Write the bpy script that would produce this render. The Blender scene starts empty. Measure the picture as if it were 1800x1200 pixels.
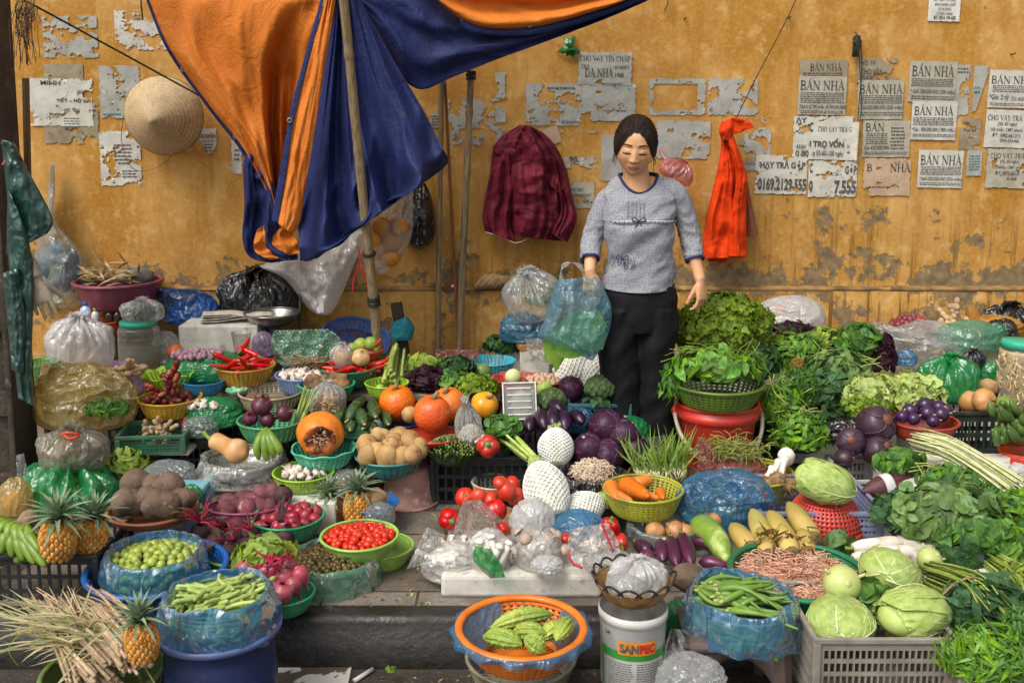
import bpy,math,random
from mathutils import Vector,Matrix,noise,Euler
PI=math.pi
rnd=random.Random(11)
sc=bpy.context.scene
col=sc.collection
# camera, sky, sun, exposure
FPX,Y0,PITCH,CAMH=1800.0,427.0,math.radians(7.5),1.59
cam=bpy.data.cameras.new('camera')
camo=bpy.data.objects.new('camera',cam)
col.objects.link(camo)
camo.location=(0,0,CAMH)
camo.rotation_euler=(PI/2-PITCH,0,0)
cam.sensor_width=36
cam.lens=36*FPX/1800
cam.shift_y=-(600-Y0)/1800
cam.clip_end=500
cam.clip_start=.05
sc.camera=camo
world=bpy.data.worlds.new('World')
sc.world=world
world.use_nodes=True
wn=world.node_tree
sky=wn.nodes.new('ShaderNodeTexSky')
sky.sky_type='NISHITA'
sky.sun_disc=False
SUN_EL,SUN_AZ=math.radians(52),math.radians(-140) # azimuth from +Y (the wall) towards +X
sky.sun_elevation=SUN_EL
sky.sun_rotation=SUN_AZ
sky.dust_density=4
sky.ozone_density=.6
hs=wn.nodes.new('ShaderNodeHueSaturation')
hs.inputs['Saturation'].default_value=.3
bg=wn.nodes['Background']
wn.links.new(sky.outputs[0],hs.inputs['Color'])
wn.links.new(hs.outputs[0],bg.inputs[0])
bg.inputs[1].default_value=.115
sun=bpy.data.lights.new('sun','SUN')
suno=bpy.data.objects.new('sun',sun)
col.objects.link(suno)
sun.energy=1.35
sun.angle=math.radians(28)
sun.color=(1,.94,.84)
sd=Vector((math.sin(SUN_AZ)*math.cos(SUN_EL),math.cos(SUN_AZ)*math.cos(SUN_EL),math.sin(SUN_EL)))
suno.rotation_euler=sd.to_track_quat('Z','Y').to_euler()
sc.view_settings.view_transform='Standard'
sc.view_settings.look='None'
sc.view_settings.exposure=0.75
sc.view_settings.gamma=1
sc.render.engine='CYCLES'
sc.cycles.transparent_max_bounces=24
sc.cycles.max_bounces=8
# pixel of the 1800x1200 photo -> point at distance d
CP,SP=math.cos(PITCH),math.sin(PITCH)
def at(px,py,d):
 v=(Y0-py)/FPX
 t=d/(CP+v*SP)
 return Vector(((px-900)/FPX*t,d,CAMH+(-SP+v*CP)*t))
def mpp(py,d):
 return d/(CP+(Y0-py)/FPX*SP)/FPX
def onz(px,py,z):
 v=(Y0-py)/FPX
 t=(z-CAMH)/(-SP+v*CP)
 return Vector(((px-900)/FPX*t,t*(CP+v*SP),z))
def nz(p,s=1.0,o=0.0):
 x,y,z=p[0]*s+o,p[1]*s+o*1.7,p[2]*s-o*.6
 return noise.noise((.78*x-.52*y+.35*z+.37,.56*x+.83*y-.03*z+5.21,-.27*x+.22*y+.94*z+9.73))
def ridge(p,s=1.0,o=0.0):
 return 1-abs(nz(p,s,o))*2
# mesh builder
def cat(pts,n):
 """Catmull-Rom resample of a list of tuples to n points"""
 k=len(pts)-1
 out=[]
 for i in range(n):
  t=i/(n-1)*k
  j=min(int(t),k-1)
  f=t-j
  p0,p1,p2,p3=pts[max(j-1,0)],pts[j],pts[j+1],pts[min(j+2,k)]
  out.append(tuple(.5*(2*b+(c-a)*f+(2*a-5*b+4*c-e)*f*f+(3*b-a-3*c+e)*f**3)for a,b,c,e in zip(p0,p1,p2,p3)))
 return out
class MB:
 def __init__(s):
  s.v=[];s.f=[];s.mi=[]
 def add(s,vs,fs,m=None,mi=0):
  o=len(s.v)
  s.v+=[tuple(m@Vector(p))for p in vs]if m is not None else[tuple(p)for p in vs]
  s.f+=[tuple(i+o for i in f)for f in fs]
  s.mi+=[mi]*len(fs)
  return s
 def grid(s,rows,closed=False,m=None,skip=None,cap0=False,cap1=False,mi=0):
  n=len(rows[0]);vs=[p for r in rows for p in r];fs=[]
  for i in range(len(rows)-1):
   for j in range(n if closed else n-1):
    if skip and skip(i,j):continue
    a=i*n+j;b=i*n+(j+1)%n
    fs.append((a,b,b+n,a+n))
  if cap0:fs.append(tuple(range(n-1,-1,-1)))
  if cap1:fs.append(tuple(range((len(rows)-1)*n,len(rows)*n)))
  return s.add(vs,fs,m,mi)
 def lathe(s,prof,n=32,m=None,skip=None,cap0=False,cap1=False,fn=None,mi=0):
  rows=[]
  for r,z in prof:
   row=[]
   for j in range(n):
    a=2*PI*j/n
    p=(r*math.cos(a),r*math.sin(a),z)
    row.append(fn(p,a)if fn else p)
   rows.append(row)
  return s.grid(rows,True,m,skip,cap0,cap1,mi)
 def tube(s,pts,rad,n=8,m=None,cap=True,mi=0):
  pts=[Vector(p)for p in pts]
  if not hasattr(rad,'__len__'):rad=[rad]*len(pts)
  rows=[];ref=None
  for i,p in enumerate(pts):
   t=(pts[min(i+1,len(pts)-1)]-pts[max(i-1,0)])
   if t.length<1e-9:t=Vector((0,0,1))
   t.normalize()
   if ref is None:
    ref=Vector((0,0,1))if abs(t.z)<.9 else Vector((1,0,0))
   a=t.cross(ref)
   if a.length<1e-6:a=t.cross(Vector((0,1,.3)))
   a.normalize();b=t.cross(a);ref=-b if False else ref
   rows.append([p+(a*math.cos(2*PI*j/n)+b*math.sin(2*PI*j/n))*rad[i]for j in range(n)])
  return s.grid(rows,True,m,None,cap,cap,mi)
 def ring(s,c,R,r,n=40,k=8,m=None,ez=1.0,mi=0,fn=None):
  rows=[]
  for i in range(n+1):
   a=2*PI*i/n
   row=[]
   for j in range(k):
    b=2*PI*j/k
    q=R+r*math.cos(b)
    p=(c[0]+q*math.cos(a),c[1]+q*math.sin(a),c[2]+ez*r*math.sin(b))
    row.append(fn(p,a)if fn else p)
   rows.append(row)
  return s.grid(rows,True,m,mi=mi)
 def ell(s,c,r,n=20,k=14,fn=None,m=None,mi=0):
  if not hasattr(r,'__len__'):r=(r,r,r)
  rows=[]
  for i in range(k+1):
   ph=-PI/2+PI*i/k
   row=[]
   for j in range(n):
    a=2*PI*j/n
    u=Vector((math.cos(ph)*math.cos(a),math.cos(ph)*math.sin(a),math.sin(ph)))
    q=fn(u)if fn else 1.0
    if isinstance(q,Vector):p=q
    else:p=u*q
    row.append((c[0]+p.x*r[0],c[1]+p.y*r[1],c[2]+p.z*r[2]))
   rows.append(row)
  return s.grid(rows,True,m,mi=mi)
 def box(s,c,d,m=None,mi=0):
  x,y,z=d[0]/2,d[1]/2,d[2]/2
  vs=[(c[0]+i*x,c[1]+j*y,c[2]+k*z)for k in(-1,1)for j in(-1,1)for i in(-1,1)]
  return s.add(vs,[(0,2,3,1),(4,5,7,6),(0,1,5,4),(2,6,7,3),(0,4,6,2),(1,3,7,5)],m,mi)
 def leaf(s,base,dr,up,L,W,bend=.3,fold=.15,ns=5,ruf=0,shape=None,seed=0,mi=0,tw=0):
  dr=Vector(dr).normalized();up=Vector(up)
  sd=dr.cross(up)
  if sd.length<1e-5:sd=dr.cross(Vector((.3,.9,.1)))
  sd.normalize();up=sd.cross(dr).normalized()
  b=Vector(base);rows=[]
  nw=2 if ruf else 1
  for i in range(ns):
   t=i/(ns-1)
   w=(shape(t)if shape else math.sin(PI*min(1,(t*.93+.05))**.8))*W*.5
   ang=bend*t
   p=b+dr*(L*t*math.cos(ang*.5))-up*(L*t*math.sin(ang*.5+bend*t*.3))
   if tw:
    s2=sd*math.cos(tw*t)+up*math.sin(tw*t);u2=up*math.cos(tw*t)-sd*math.sin(tw*t)
   else:s2,u2=sd,up
   row=[]
   for j in range(-nw,nw+1):
    q=j/nw
    k=p+s2*(w*q)+u2*(abs(q)*w*fold)
    if ruf:k+=u2*(ruf*W*abs(q)*math.sin(t*17+seed+j*2.1))+s2*(ruf*.6*W*q*math.sin(t*23+seed*1.3))
    row.append(k)
   rows.append(row)
  return s.grid(rows,mi=mi)
 def mesh(s,name,mats,smooth=True):
  me=bpy.data.meshes.new(name)
  me.from_pydata(s.v,[],s.f)
  if not isinstance(mats,(list,tuple)):mats=[mats]
  for mm in mats:me.materials.append(mm)
  if len(mats)>1:me.polygons.foreach_set('material_index',s.mi)
  me.polygons.foreach_set('use_smooth',[smooth]*len(me.polygons))
  me.update()
  return me
 def build(s,name,mats,parent=None,loc=None,rot=None,smooth=True,solid=0,sub=0,bevel=0,off=0):
  o=bpy.data.objects.new(name,s.mesh(name,mats,smooth))
  col.objects.link(o)
  if parent is not None:o.parent=parent
  if loc is not None:o.location=loc
  if rot is not None:o.rotation_euler=rot
  if bevel:
   b=o.modifiers.new('b','BEVEL');b.width=bevel;b.segments=2;b.limit_method='ANGLE'
  if solid:
   b=o.modifiers.new('s','SOLIDIFY');b.thickness=solid;b.offset=off
  if sub:
   b=o.modifiers.new('u','SUBSURF');b.levels=sub;b.render_levels=sub
  return o
def tag(o,label=None,cate=None,group=None,kind=None):
 if label:o['label']=label
 if cate:o['category']=cate
 if group:o['group']=group
 if kind:o['kind']=kind
 return o
def thing(name,label,cate,loc=(0,0,0),group=None,rot=None):
 o=bpy.data.objects.new(name,None)
 col.objects.link(o);o.location=loc;o.empty_display_size=.05
 if rot is not None:o.rotation_euler=rot
 return tag(o,label,cate,group)
def one(name,mb,mats,label,cate,loc=(0,0,0),group=None,rot=None,**k):
 return tag(mb.build(name,mats,None,loc,rot,**k),label,cate,group)
def put(me,name,label,cate,loc,group=None,rot=None,scale=1):
 o=bpy.data.objects.new(name,me)
 col.objects.link(o);o.location=loc
 if rot is not None:o.rotation_euler=rot
 o.scale=(scale,)*3 if not hasattr(scale,'__len__')else scale
 return tag(o,label,cate,group)
def dup(root,loc,rot=None,label=None,group=None,scale=None):
 r=root.copy();col.objects.link(r);r.location=loc
 if rot is not None:r.rotation_euler=rot
 if scale is not None:r.scale=(scale,)*3 if not hasattr(scale,'__len__')else scale
 tag(r,label,None,group)
 for ch in list(root.children):
  c=ch.copy();col.objects.link(c);c.parent=r
  for g in list(ch.children):
   q=g.copy();col.objects.link(q);q.parent=c
 return r
def rrot():return(rnd.uniform(0,6.3),rnd.uniform(0,6.3),rnd.uniform(0,6.3))
# materials
def srgb(h):
 """photo-picked hex -> linear"""
 c=[int(h[i:i+2],16)/255 for i in(0,2,4)]
 return tuple(x/12.92 if x<=.04045 else((x+.055)/1.055)**2.4 for x in c)
class N:
 def __init__(s,name):
  s.m=bpy.data.materials.new(name);s.m.use_nodes=True
  s.t=s.m.node_tree;s.p=s.t.nodes['Principled BSDF'];s.out=s.t.nodes['Material Output']
 def n(s,ty,**k):
  x=s.t.nodes.new('ShaderNode'+ty)
  for a,b in k.items():
   if a[0]=='_':x.inputs[a[1:].replace('_',' ')].default_value=b
   else:setattr(x,a,b)
  return x
 def l(s,a,b):s.t.links.new(a,b)
 def coord(s,scale=(1,1,1),kind='Object'):
  c=s.n('TexCoord');mp=s.n('Mapping');mp.inputs['Scale'].default_value=scale
  s.l(c.outputs[kind],mp.inputs[0]);return mp.outputs[0]
 def noise(s,vec,scale,detail=5,rough=.55,dist=0):
  x=s.n('TexNoise');x.inputs['Scale'].default_value=scale;x.inputs['Detail'].default_value=detail
  x.inputs['Roughness'].default_value=rough;x.inputs['Distortion'].default_value=dist
  s.l(vec,x.inputs['Vector']);return x.outputs[0]
 def rng(s,v,a,b,c=0,d=1,smooth=False):
  x=s.n('MapRange');x.interpolation_type='SMOOTHSTEP' if smooth else 'LINEAR'
  for i,q in enumerate((a,b,c,d)):x.inputs[i+1].default_value=q
  s.l(v,x.inputs[0]);return x.outputs[0]
 def math(s,op,a,b=None):
  x=s.n('Math',operation=op)
  for i,q in enumerate((a,b)):
   if q is None:continue
   if isinstance(q,(int,float)):x.inputs[i].default_value=q
   else:s.l(q,x.inputs[i])
  return x.outputs[0]
 def mix(s,f,a,b,mode='MIX'):
  x=s.n('MixRGB',blend_type=mode)
  for i,q in enumerate((f,a,b)):
   if isinstance(q,(int,float)):x.inputs[i].default_value=q
   elif isinstance(q,(tuple,list)):x.inputs[i].default_value=(*q[:3],1)
   else:s.l(q,x.inputs[i])
  return x.outputs[0]
 def bump(s,h,st,dist=.01):
  x=s.n('Bump');x.inputs['Strength'].default_value=st;x.inputs['Distance'].default_value=dist
  s.l(h,x.inputs['Height']);s.l(x.outputs[0],s.p.inputs['Normal']);return x.outputs[0]
MC={}
def mul(c,k):return tuple(min(1,x*k)for x in c)
def mat(name,c,c2=None,ns=15,lo=.38,hi=.62,rough=.5,bump=0,bs=80,bd=.004,isl=0,obr=0,tr=0,metal=0,coat=0,spec=.5,st=(1,1,1),c3=None,ns3=60,lo3=.6,hi3=.72,sss=0):
 if name in MC:return MC[name]
 if isinstance(c,str):c=srgb(c)
 if isinstance(c2,str):c2=srgb(c2)
 if isinstance(c3,str):c3=srgb(c3)
 n=N(name);p=n.p
 v=n.coord(st)
 cc=n.mix(n.rng(n.noise(v,ns),lo,hi),c,c2 or mul(c,.72))
 if c3:cc=n.mix(n.rng(n.noise(v,ns3,4),lo3,hi3),cc,c3)
 if isl or obr:
  if isl:r=n.n('NewGeometry').outputs['Random Per Island'];a=isl
  else:r=n.n('ObjectInfo').outputs['Random'];a=obr
  h=n.n('HueSaturation');n.l(cc,h.inputs['Color'])
  n.l(n.rng(r,0,1,1-a,1+a),h.inputs['Value'])
  r2=n.math('FRACT',n.math('MULTIPLY',r,7.31))
  n.l(n.rng(r2,0,1,.5-a*.035,.5+a*.035),h.inputs['Hue'])
  n.l(n.rng(r2,0,1,1+a*.3,1-a*.3),h.inputs['Saturation'])
  cc=h.outputs[0]
 n.l(cc,p.inputs['Base Color'])
 p.inputs['Roughness'].default_value=rough;p.inputs['Metallic'].default_value=metal
 p.inputs['Coat Weight'].default_value=coat;p.inputs['Specular IOR Level'].default_value=spec
 p.inputs['Coat Roughness'].default_value=.15
 if sss:
  p.inputs['Subsurface Weight'].default_value=sss;p.inputs['Subsurface Radius'].default_value=(.02,.01,.006);p.inputs['Subsurface Scale'].default_value=.4
 if bump:n.bump(n.noise(v,bs,4),bump,bd)
 if tr:
  t=n.n('BsdfTranslucent');n.l(cc,t.inputs[0]);mx=n.n('MixShader');mx.inputs[0].default_value=tr
  n.l(p.outputs[0],mx.inputs[1]);n.l(t.outputs[0],mx.inputs[2]);n.l(mx.outputs[0],n.out.inputs[0])
 MC[name]=n.m
 return n.m
def bagm(name,c,alpha=.3,tint=None,rough=.2,wr=.55,ws=9,gl=.03):
 """thin plastic film: clear, partly scattering, creased and glossy"""
 if name in MC:return MC[name]
 if isinstance(c,str):c=srgb(c)
 n=N(name);p=n.p
 v=n.coord()
 p.inputs['Base Color'].default_value=(*c,1);p.inputs['Roughness'].default_value=.4
 w1=n.noise(v,ws,1.5,.5,1.2);w2=n.noise(n.coord((1,.5,.35)),ws*2.6,1,.5,.8)
 h=n.math('ADD',n.math('ABSOLUTE',n.math('SUBTRACT',w1,.5)),n.math('MULTIPLY',n.math('ABSOLUTE',n.math('SUBTRACT',w2,.5)),.6))
 h=n.math('MULTIPLY',h,-1)
 b=n.bump(h,wr,.045)
 t=n.n('BsdfTranslucent');t.inputs[0].default_value=(*c,1);n.l(b,t.inputs['Normal'])
 m1=n.n('MixShader');m1.inputs[0].default_value=.45;n.l(p.outputs[0],m1.inputs[1]);n.l(t.outputs[0],m1.inputs[2])
 tp=n.n('BsdfTransparent');tc=tint or tuple(.45+.55*x/max(max(c),.01)for x in c);tp.inputs[0].default_value=(*tc,1)
 lw=n.n('LayerWeight');lw.inputs[0].default_value=.3;n.l(b,lw.inputs['Normal'])
 f=n.math('MINIMUM',n.math('ADD',n.math('ADD',n.math('MULTIPLY',lw.outputs['Facing'],(1-alpha)*.6),alpha),n.rng(h,-.05,.0,0,.12)),1.0)
 m2=n.n('MixShader');n.l(f,m2.inputs[0]);n.l(tp.outputs[0],m2.inputs[1]);n.l(m1.outputs[0],m2.inputs[2])
 g=n.n('BsdfGlossy');g.inputs['Roughness'].default_value=rough;n.l(b,g.inputs['Normal'])
 m3=n.n('MixShader');n.l(n.math('ADD',n.math('MULTIPLY',lw.outputs['Fresnel'],.5),gl),m3.inputs[0]);n.l(m2.outputs[0],m3.inputs[1]);n.l(g.outputs[0],m3.inputs[2])
 n.l(m3.outputs[0],n.out.inputs[0])
 MC[name]=n.m
 return n.m
# setting: wall, pavement, kerb, road
WALL=5.2
def wall_mat():
 n=N('ochre_plaster');p=n.p
 v=n.coord();vs=n.coord((1,1,.12))
 big=n.noise(v,1.3,6,.6);mid=n.noise(v,5,6,.65);fine=n.noise(v,45,5,.7)
 streak=n.noise(vs,9,5,.6);st2=n.noise(n.coord((1,1,.06)),26,4,.6)
 c=n.mix(n.rng(big,.35,.65),srgb('B88C4C'),srgb('A8742C'))
 c=n.mix(n.rng(mid,.45,.7),c,srgb('C89E58'))
 c=n.mix(n.math('MULTIPLY',n.rng(n.noise(n.coord((1,1,.35)),2.6,7,.7),.48,.6),.75),c,srgb('A2701E'))
 c=n.mix(n.math('MULTIPLY',n.rng(n.noise(v,11,6,.7),.54,.62),.45),c,srgb('D0B078'))
 c=n.mix(n.math('MULTIPLY',n.rng(streak,.5,.66),.6),c,srgb('9A6A1A'))
 c=n.mix(n.math('MULTIPLY',n.rng(fine,.45,.75),.35),c,srgb('DDB072'))
 g=n.n('SeparateXYZ');tc=n.n('TexCoord');n.l(tc.outputs['Object'],g.inputs[0]);z=g.outputs[2];x=g.outputs[0]
 # dirty runs low on the wall, stronger to the right
 low=n.rng(z,1.35,.6,0,1)
 drip=n.math('MULTIPLY',n.rng(st2,.53,.63),n.math('MULTIPLY',low,n.rng(x,-.6,1.0,.15,.8)))
 c=n.mix(drip,c,srgb('4A3316'))
 grime=n.math('MULTIPLY',n.rng(n.noise(v,3.2,7,.7),.45,.7),n.rng(z,1.25,.3,0,.6))
 c=n.mix(grime,c,srgb('6E5230'))
 # peeled paint: bare grey render
 pl=n.math('ADD',n.math('MULTIPLY',n.noise(v,5.2,3,.5),.55),n.math('MULTIPLY',n.noise(v,19,10,.74),.45))
 thr=n.rng(z,.5,1.4,.552,.655)
 bias=n.math('ADD',n.math('MULTIPLY',n.rng(z,.62,.70,0,1),n.math('MULTIPLY',n.rng(z,1.05,.68,0,.085),1)),n.rng(x,-.3,1.2,-.012,.028))
 pm=n.rng(n.math('ADD',n.math('SUBTRACT',pl,thr),bias),0,.012)
 small=n.rng(n.noise(v,24,6,.7),.66,.675)
 pm=n.math('MAXIMUM',pm,n.math('MULTIPLY',small,n.rng(z,1.5,.9,0,1)))
 grey=n.mix(n.rng(n.noise(v,22,5),.35,.65),srgb('665642'),srgb('8C7858'))
 c=n.mix(pm,c,grey)
 n.l(c,p.inputs['Base Color']);p.inputs['Roughness'].default_value=.85;p.inputs['Specular IOR Level'].default_value=.2
 h=n.math('ADD',n.math('MULTIPLY',fine,.35),n.math('MULTIPLY',pm,-.8))
 h=n.math('ADD',h,n.math('MULTIPLY',mid,.6))
 n.bump(h,.45,.012)
 return n.m
WM=wall_mat()
wall=thing('plaster_wall','long ochre orange plaster wall with peeling paint behind the stall','wall',(0,WALL,0))
MB().box((0,.15,2.1),(16,.3,4.2)).build('plaster_face',WM,wall,smooth=False)
MB().box((0,-.018,.31),(16,.036,.74-.03)).build('dado',WM,wall,bevel=.008)
m=MB()
rows=[]
for i in range(241):
 x=-8+16*i/240
 w=.004*nz((x*3,0,0))+.003*nz((x*14,3,0))
 rows.append([(x,-.038+w,.662),(x,-.043+w,.670+w*.6),(x,-.037+w,.679+w),(x,.004,.684)])
m.grid(rows)
m.build('ledge',mat('ledge_plaster','9A7440','5E4A30',ns=9,ns3=20,c3='B8863E',rough=.9,bump=.4),wall)
def tile_mat():
 n=N('paving_tiles');p=n.p
 v=n.coord()
 br=n.n('TexBrick');n.l(v,br.inputs['Vector'])
 br.offset=.5;br.inputs['Scale'].default_value=1;br.inputs['Mortar Size'].default_value=.005
 br.inputs['Brick Width'].default_value=.31;br.inputs['Row Height'].default_value=.23
 br.inputs['Color1'].default_value=(*srgb('8A8074'),1);br.inputs['Color2'].default_value=(*srgb('655C52'),1);br.inputs['Mortar'].default_value=(*srgb('2C2620'),1)
 c=n.mix(n.rng(n.noise(v,90,4,.7),.42,.62,0,.6),br.outputs['Color'],srgb('4C443C'))
 c=n.mix(n.rng(n.noise(v,5,6,.6),.45,.7,0,.75),c,srgb('473F36'))
 c=n.mix(n.rng(n.noise(v,13,5,.6),.6,.8,0,.5),c,srgb('A89E90'))
 n.l(c,p.inputs['Base Color'])
 n.l(n.rng(n.noise(v,9,4),.4,.7,.75,.4),p.inputs['Roughness'])
 n.bump(n.math('ADD',n.math('MULTIPLY',br.outputs['Fac'],-1.2),n.math('MULTIPLY',n.noise(v,70,4),.5)),.5,.006)
 return n.m
m=MB();m.box((0,(3.12+5.6)/2,-.1),(18,5.6-3.12,.2))
tag(m.build('pavement',tile_mat(),smooth=False),kind='structure')
def kerb_mat():
 n=N('kerb_stone');p=n.p;v=n.coord()
 c=n.mix(n.rng(n.noise(v,4,6,.65),.35,.7),srgb('15120F'),srgb('2A2521'))
 c=n.mix(n.rng(n.noise(n.coord((1,1,3)),30,4,.7,2),.62,.74,0,.6),c,srgb('857C70'))
 n.l(c,p.inputs['Base Color']);n.l(n.rng(n.noise(v,8,4),.35,.65,.28,.6),p.inputs['Roughness'])
 n.bump(n.noise(v,40,5,.6),.4,.01)
 return n.m
m=MB()
for k in range(-5,6):
 x0,x1=k*.98+.18-.98,k*.98+.18
 prof=[(3.118,.003),(3.062,.003),(3.048,-.004),(3.04,-.018),(3.036,-.045),(3.016,-.066),(3.012,-.155),(3.012,-.22)]
 rows=[[(x0+.003,a,b)for a,b in prof]]+[[(x0+(x1-x0)*i/14,a+.002*nz((x0+i*.2,a*9,b*20)),b+.0015*nz((x0+i*.3,4,b)))for a,b in prof]for i in range(1,14)]+[[(x1-.003,a,b)for a,b in prof]]
 m.grid(rows)
tag(m.build('kerb',kerb_mat()),kind='structure')
m=MB();m.box((0,-28.9,-.255),(120,64,.2))
tag(m.build('road',mat('asphalt','2E2822','453A2F',ns=6,rough=.7,bump=.6,bs=160,bd=.006,c3='6B5B48',ns3=90,lo3=.58,hi3=.7),smooth=False),kind='structure')
# writing
FC={}
def fontmesh(txt,bold):
 k=(txt,bold)
 if k not in FC:
  cu=bpy.data.curves.new('lettering','FONT');cu.body=txt;cu.size=1;cu.offset=bold;cu.resolution_u=3
  o=bpy.data.objects.new('lettering',cu);col.objects.link(o)
  me=bpy.data.meshes.new_from_object(o.evaluated_get(bpy.context.evaluated_depsgraph_get()))
  FC[k]=([tuple(v.co[:2])for v in me.vertices],[tuple(p.vertices)for p in me.polygons])
  bpy.data.objects.remove(o);bpy.data.meshes.remove(me);bpy.data.curves.remove(cu)
 return FC[k]
def arc(cx,cy,rx,ry,a0,a1,n=9):
 return[(cx+rx*math.cos(math.radians(a0+(a1-a0)*i/n)),cy+ry*math.sin(math.radians(a0+(a1-a0)*i/n)))for i in range(n+1)]
K,T_=.15,.055  # thick and thin strokes of a bold roman letter
GL={ 'A':(.78,[([(.1,.03),(.39,1)],T_),([(.37,.98),(.66,.03)],K),([(.2,.33),(.56,.33)],T_)],[(.1,0),(.66,0)]), 'B':(.72,[([(.18,0),(.18,1)],K),([(.18,.97),(.38,.97)]+arc(.38,.75,.2,.22,90,-90)+[(.18,.53)],.09),([(.18,.52),(.4,.52)]+arc(.4,.275,.23,.25,90,-90)+[(.18,.03)],.1)],[(.16,0),(.16,1)]), 'N':(.86,[([(.14,0),(.14,1)],T_),([(.14,.95),(.7,.05)],K),([(.7,0),(.7,1)],T_)],[(.14,0),(.14,1),(.7,1)]), 'H':(.86,[([(.18,0),(.18,1)],K),([(.68,0),(.68,1)],K),([(.18,.5),(.68,.5)],T_)],[(.18,0),(.18,1),(.68,0),(.68,1)]), 'C':(.76,[(arc(.42,.5,.31,.47,40,320,16),.1),([(.68,.7),(.68,.98)],T_)],[]), 'O':(.82,[(arc(.41,.5,.31,.47,0,360,20),.11)],[]), 'V':(.76,[([(.1,1),(.4,0)],K),([(.38,.02),(.66,1)],T_)],[(.1,1),(.66,1)]), 'Y':(.76,[([(.1,1),(.39,.5)],K),([(.38,.48),(.66,1)],T_),([(.39,0),(.39,.5)],K)],[(.1,1),(.66,1),(.39,0)]), 'T':(.7,[([(.35,0),(.35,1)],K),([(.06,.97),(.64,.97)],T_),([(.06,.8),(.06,1)],T_),([(.64,.8),(.64,1)],T_)],[(.35,0)]), 'R':(.76,[([(.18,0),(.18,1)],K),([(.18,.97),(.38,.97)]+arc(.38,.74,.21,.23,90,-90)+[(.18,.51)],.09),([(.36,.5),(.64,.03)],K)],[(.16,0),(.16,1),(.68,0)]), 'P':(.68,[([(.18,0),(.18,1)],K),([(.18,.97),(.38,.97)]+arc(.38,.73,.21,.24,90,-90)+[(.18,.49)],.09)],[(.16,0),(.16,1)]), 'I':(.4,[([(.2,0),(.2,1)],K)],[(.2,0),(.2,1)]), 'G':(.8,[(arc(.42,.5,.31,.47,40,330,16),.1),([(.68,.06),(.68,.45)],.12)],[(.66,.43)]), 'D':(.8,[([(.18,0),(.18,1)],K),([(.18,.97),(.35,.97)]+arc(.35,.5,.33,.47,90,-90,12)+[(.18,.03)],.1)],[(.16,0),(.16,1)]), 'Đ':None,' ':(.34,[],[]),}
ACC={'Á':('A','´'),'À':('A','`'),'Ả':('A','?'),'Í':('I','´'),'Ó':('O','´'),'Ấ':('A','^')}
def serif(txt):
 k=('S',txt)
 if k in FC:return FC[k]
 vs,fs,x=[],[],0
 def stroke(pts,w,ox):
  for(a,b),(c,d)in zip(pts,pts[1:]):
   dx,dy=c-a,d-b;L=math.hypot(dx,dy)or 1;px,py=-dy/L*w/2,dx/L*w/2
   ex,ey=dx/L*w*.15,dy/L*w*.15
   o=len(vs);vs.extend([(ox+a+px-ex,b+py-ey),(ox+a-px-ex,b-py-ey),(ox+c-px+ex,d-py+ey),(ox+c+px+ex,d+py+ey)]);fs.append((o,o+1,o+2,o+3))
 for ch in txt:
  base,ac=ACC.get(ch,(ch,None))
  w,st,sf=GL[base]
  for pts,q in st:stroke(pts,q,x)
  for a,b in sf:stroke([(a-.13,b+(.02 if b<.5 else-.02)),(a+.13,b+(.02 if b<.5 else-.02))],.045,x)
  mid=x+w/2
  if ac=='´' or ac=='^':stroke([(mid-.02,1.08),(mid+.12,1.25)],.07,0)
  if ac=='^':stroke([(mid-.18,1.06),(mid,1.16)],.05,0)
  if ac=='`':stroke([(mid-.14,1.25),(mid+.0,1.08)],.07,0)
  if ac=='?':stroke([(mid-.06,1.22),(mid+.06,1.2),(mid,1.08)],.05,0)
  x+=w
 FC[k]=(vs,fs)
 return FC[k]
INK=mat('black_ink',(.045,.043,.04),(.12,.11,.1),ns=60,rough=.8)
TEAL=mat('teal_ink',(.05,.2,.22),rough=.8)
def paper_mat(name,c,c2,c3=None):
 return mat(name,c,c2,ns=9,lo=.35,hi=.7,c3=c3 or '9A8048',ns3=30,lo3=.62,hi3=.8,rough=.9,bump=.35,bs=25,bd=.01)
PAP=[paper_mat('old_paper','B4AE9E','8F8874'),paper_mat('grey_paper','ACACA4','8A887E'),paper_mat('pale_paper','C9C7BC','A9A598'),paper_mat('dirty_paper','9C917A','776A50'), paper_mat('pinkish_paper','BFA48A','9F8468','8E877A'),paper_mat('white_paper','DAD9D2','BDBAAE')]
def lay(mb,shape,box,o,y):
 """fit a flat (x,y) shape into the photo box x0,y0,x1,y1 (lies on the wall plane)"""
 vs,fs=shape
 if not vs:return
 ax=min(v[0]for v in vs);bx=max(v[0]for v in vs);ay=min(v[1]for v in vs);by=max(v[1]for v in vs)
 p,q=at(box[0],box[3],WALL)-o,at(box[2],box[1],WALL)-o
 mb.add([(p.x+(v[0]-ax)/(bx-ax)*(q.x-p.x),y,p.z+(v[1]-ay)/(by-ay)*(q.z-p.z))for v in vs],fs)
def micro(mb,box,rows,o,y,ink=.42):
 p,q=at(box[0],box[3],WALL)-o,at(box[2],box[1],WALL)-o
 h=(q.z-p.z)/rows
 for r in range(rows):
  x=p.x+rnd.uniform(0,.004);z=p.z+h*(r+.5)
  while x<q.x-.004:
   w=min(rnd.uniform(.004,.02),q.x-x)
   mb.add([(x,y,z-h*ink/2),(x+w,y,z-h*ink/2),(x+w,y,z+h*ink/2),(x,y,z+h*ink/2)],[(0,1,2,3)])
   x+=w+.0035
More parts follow.
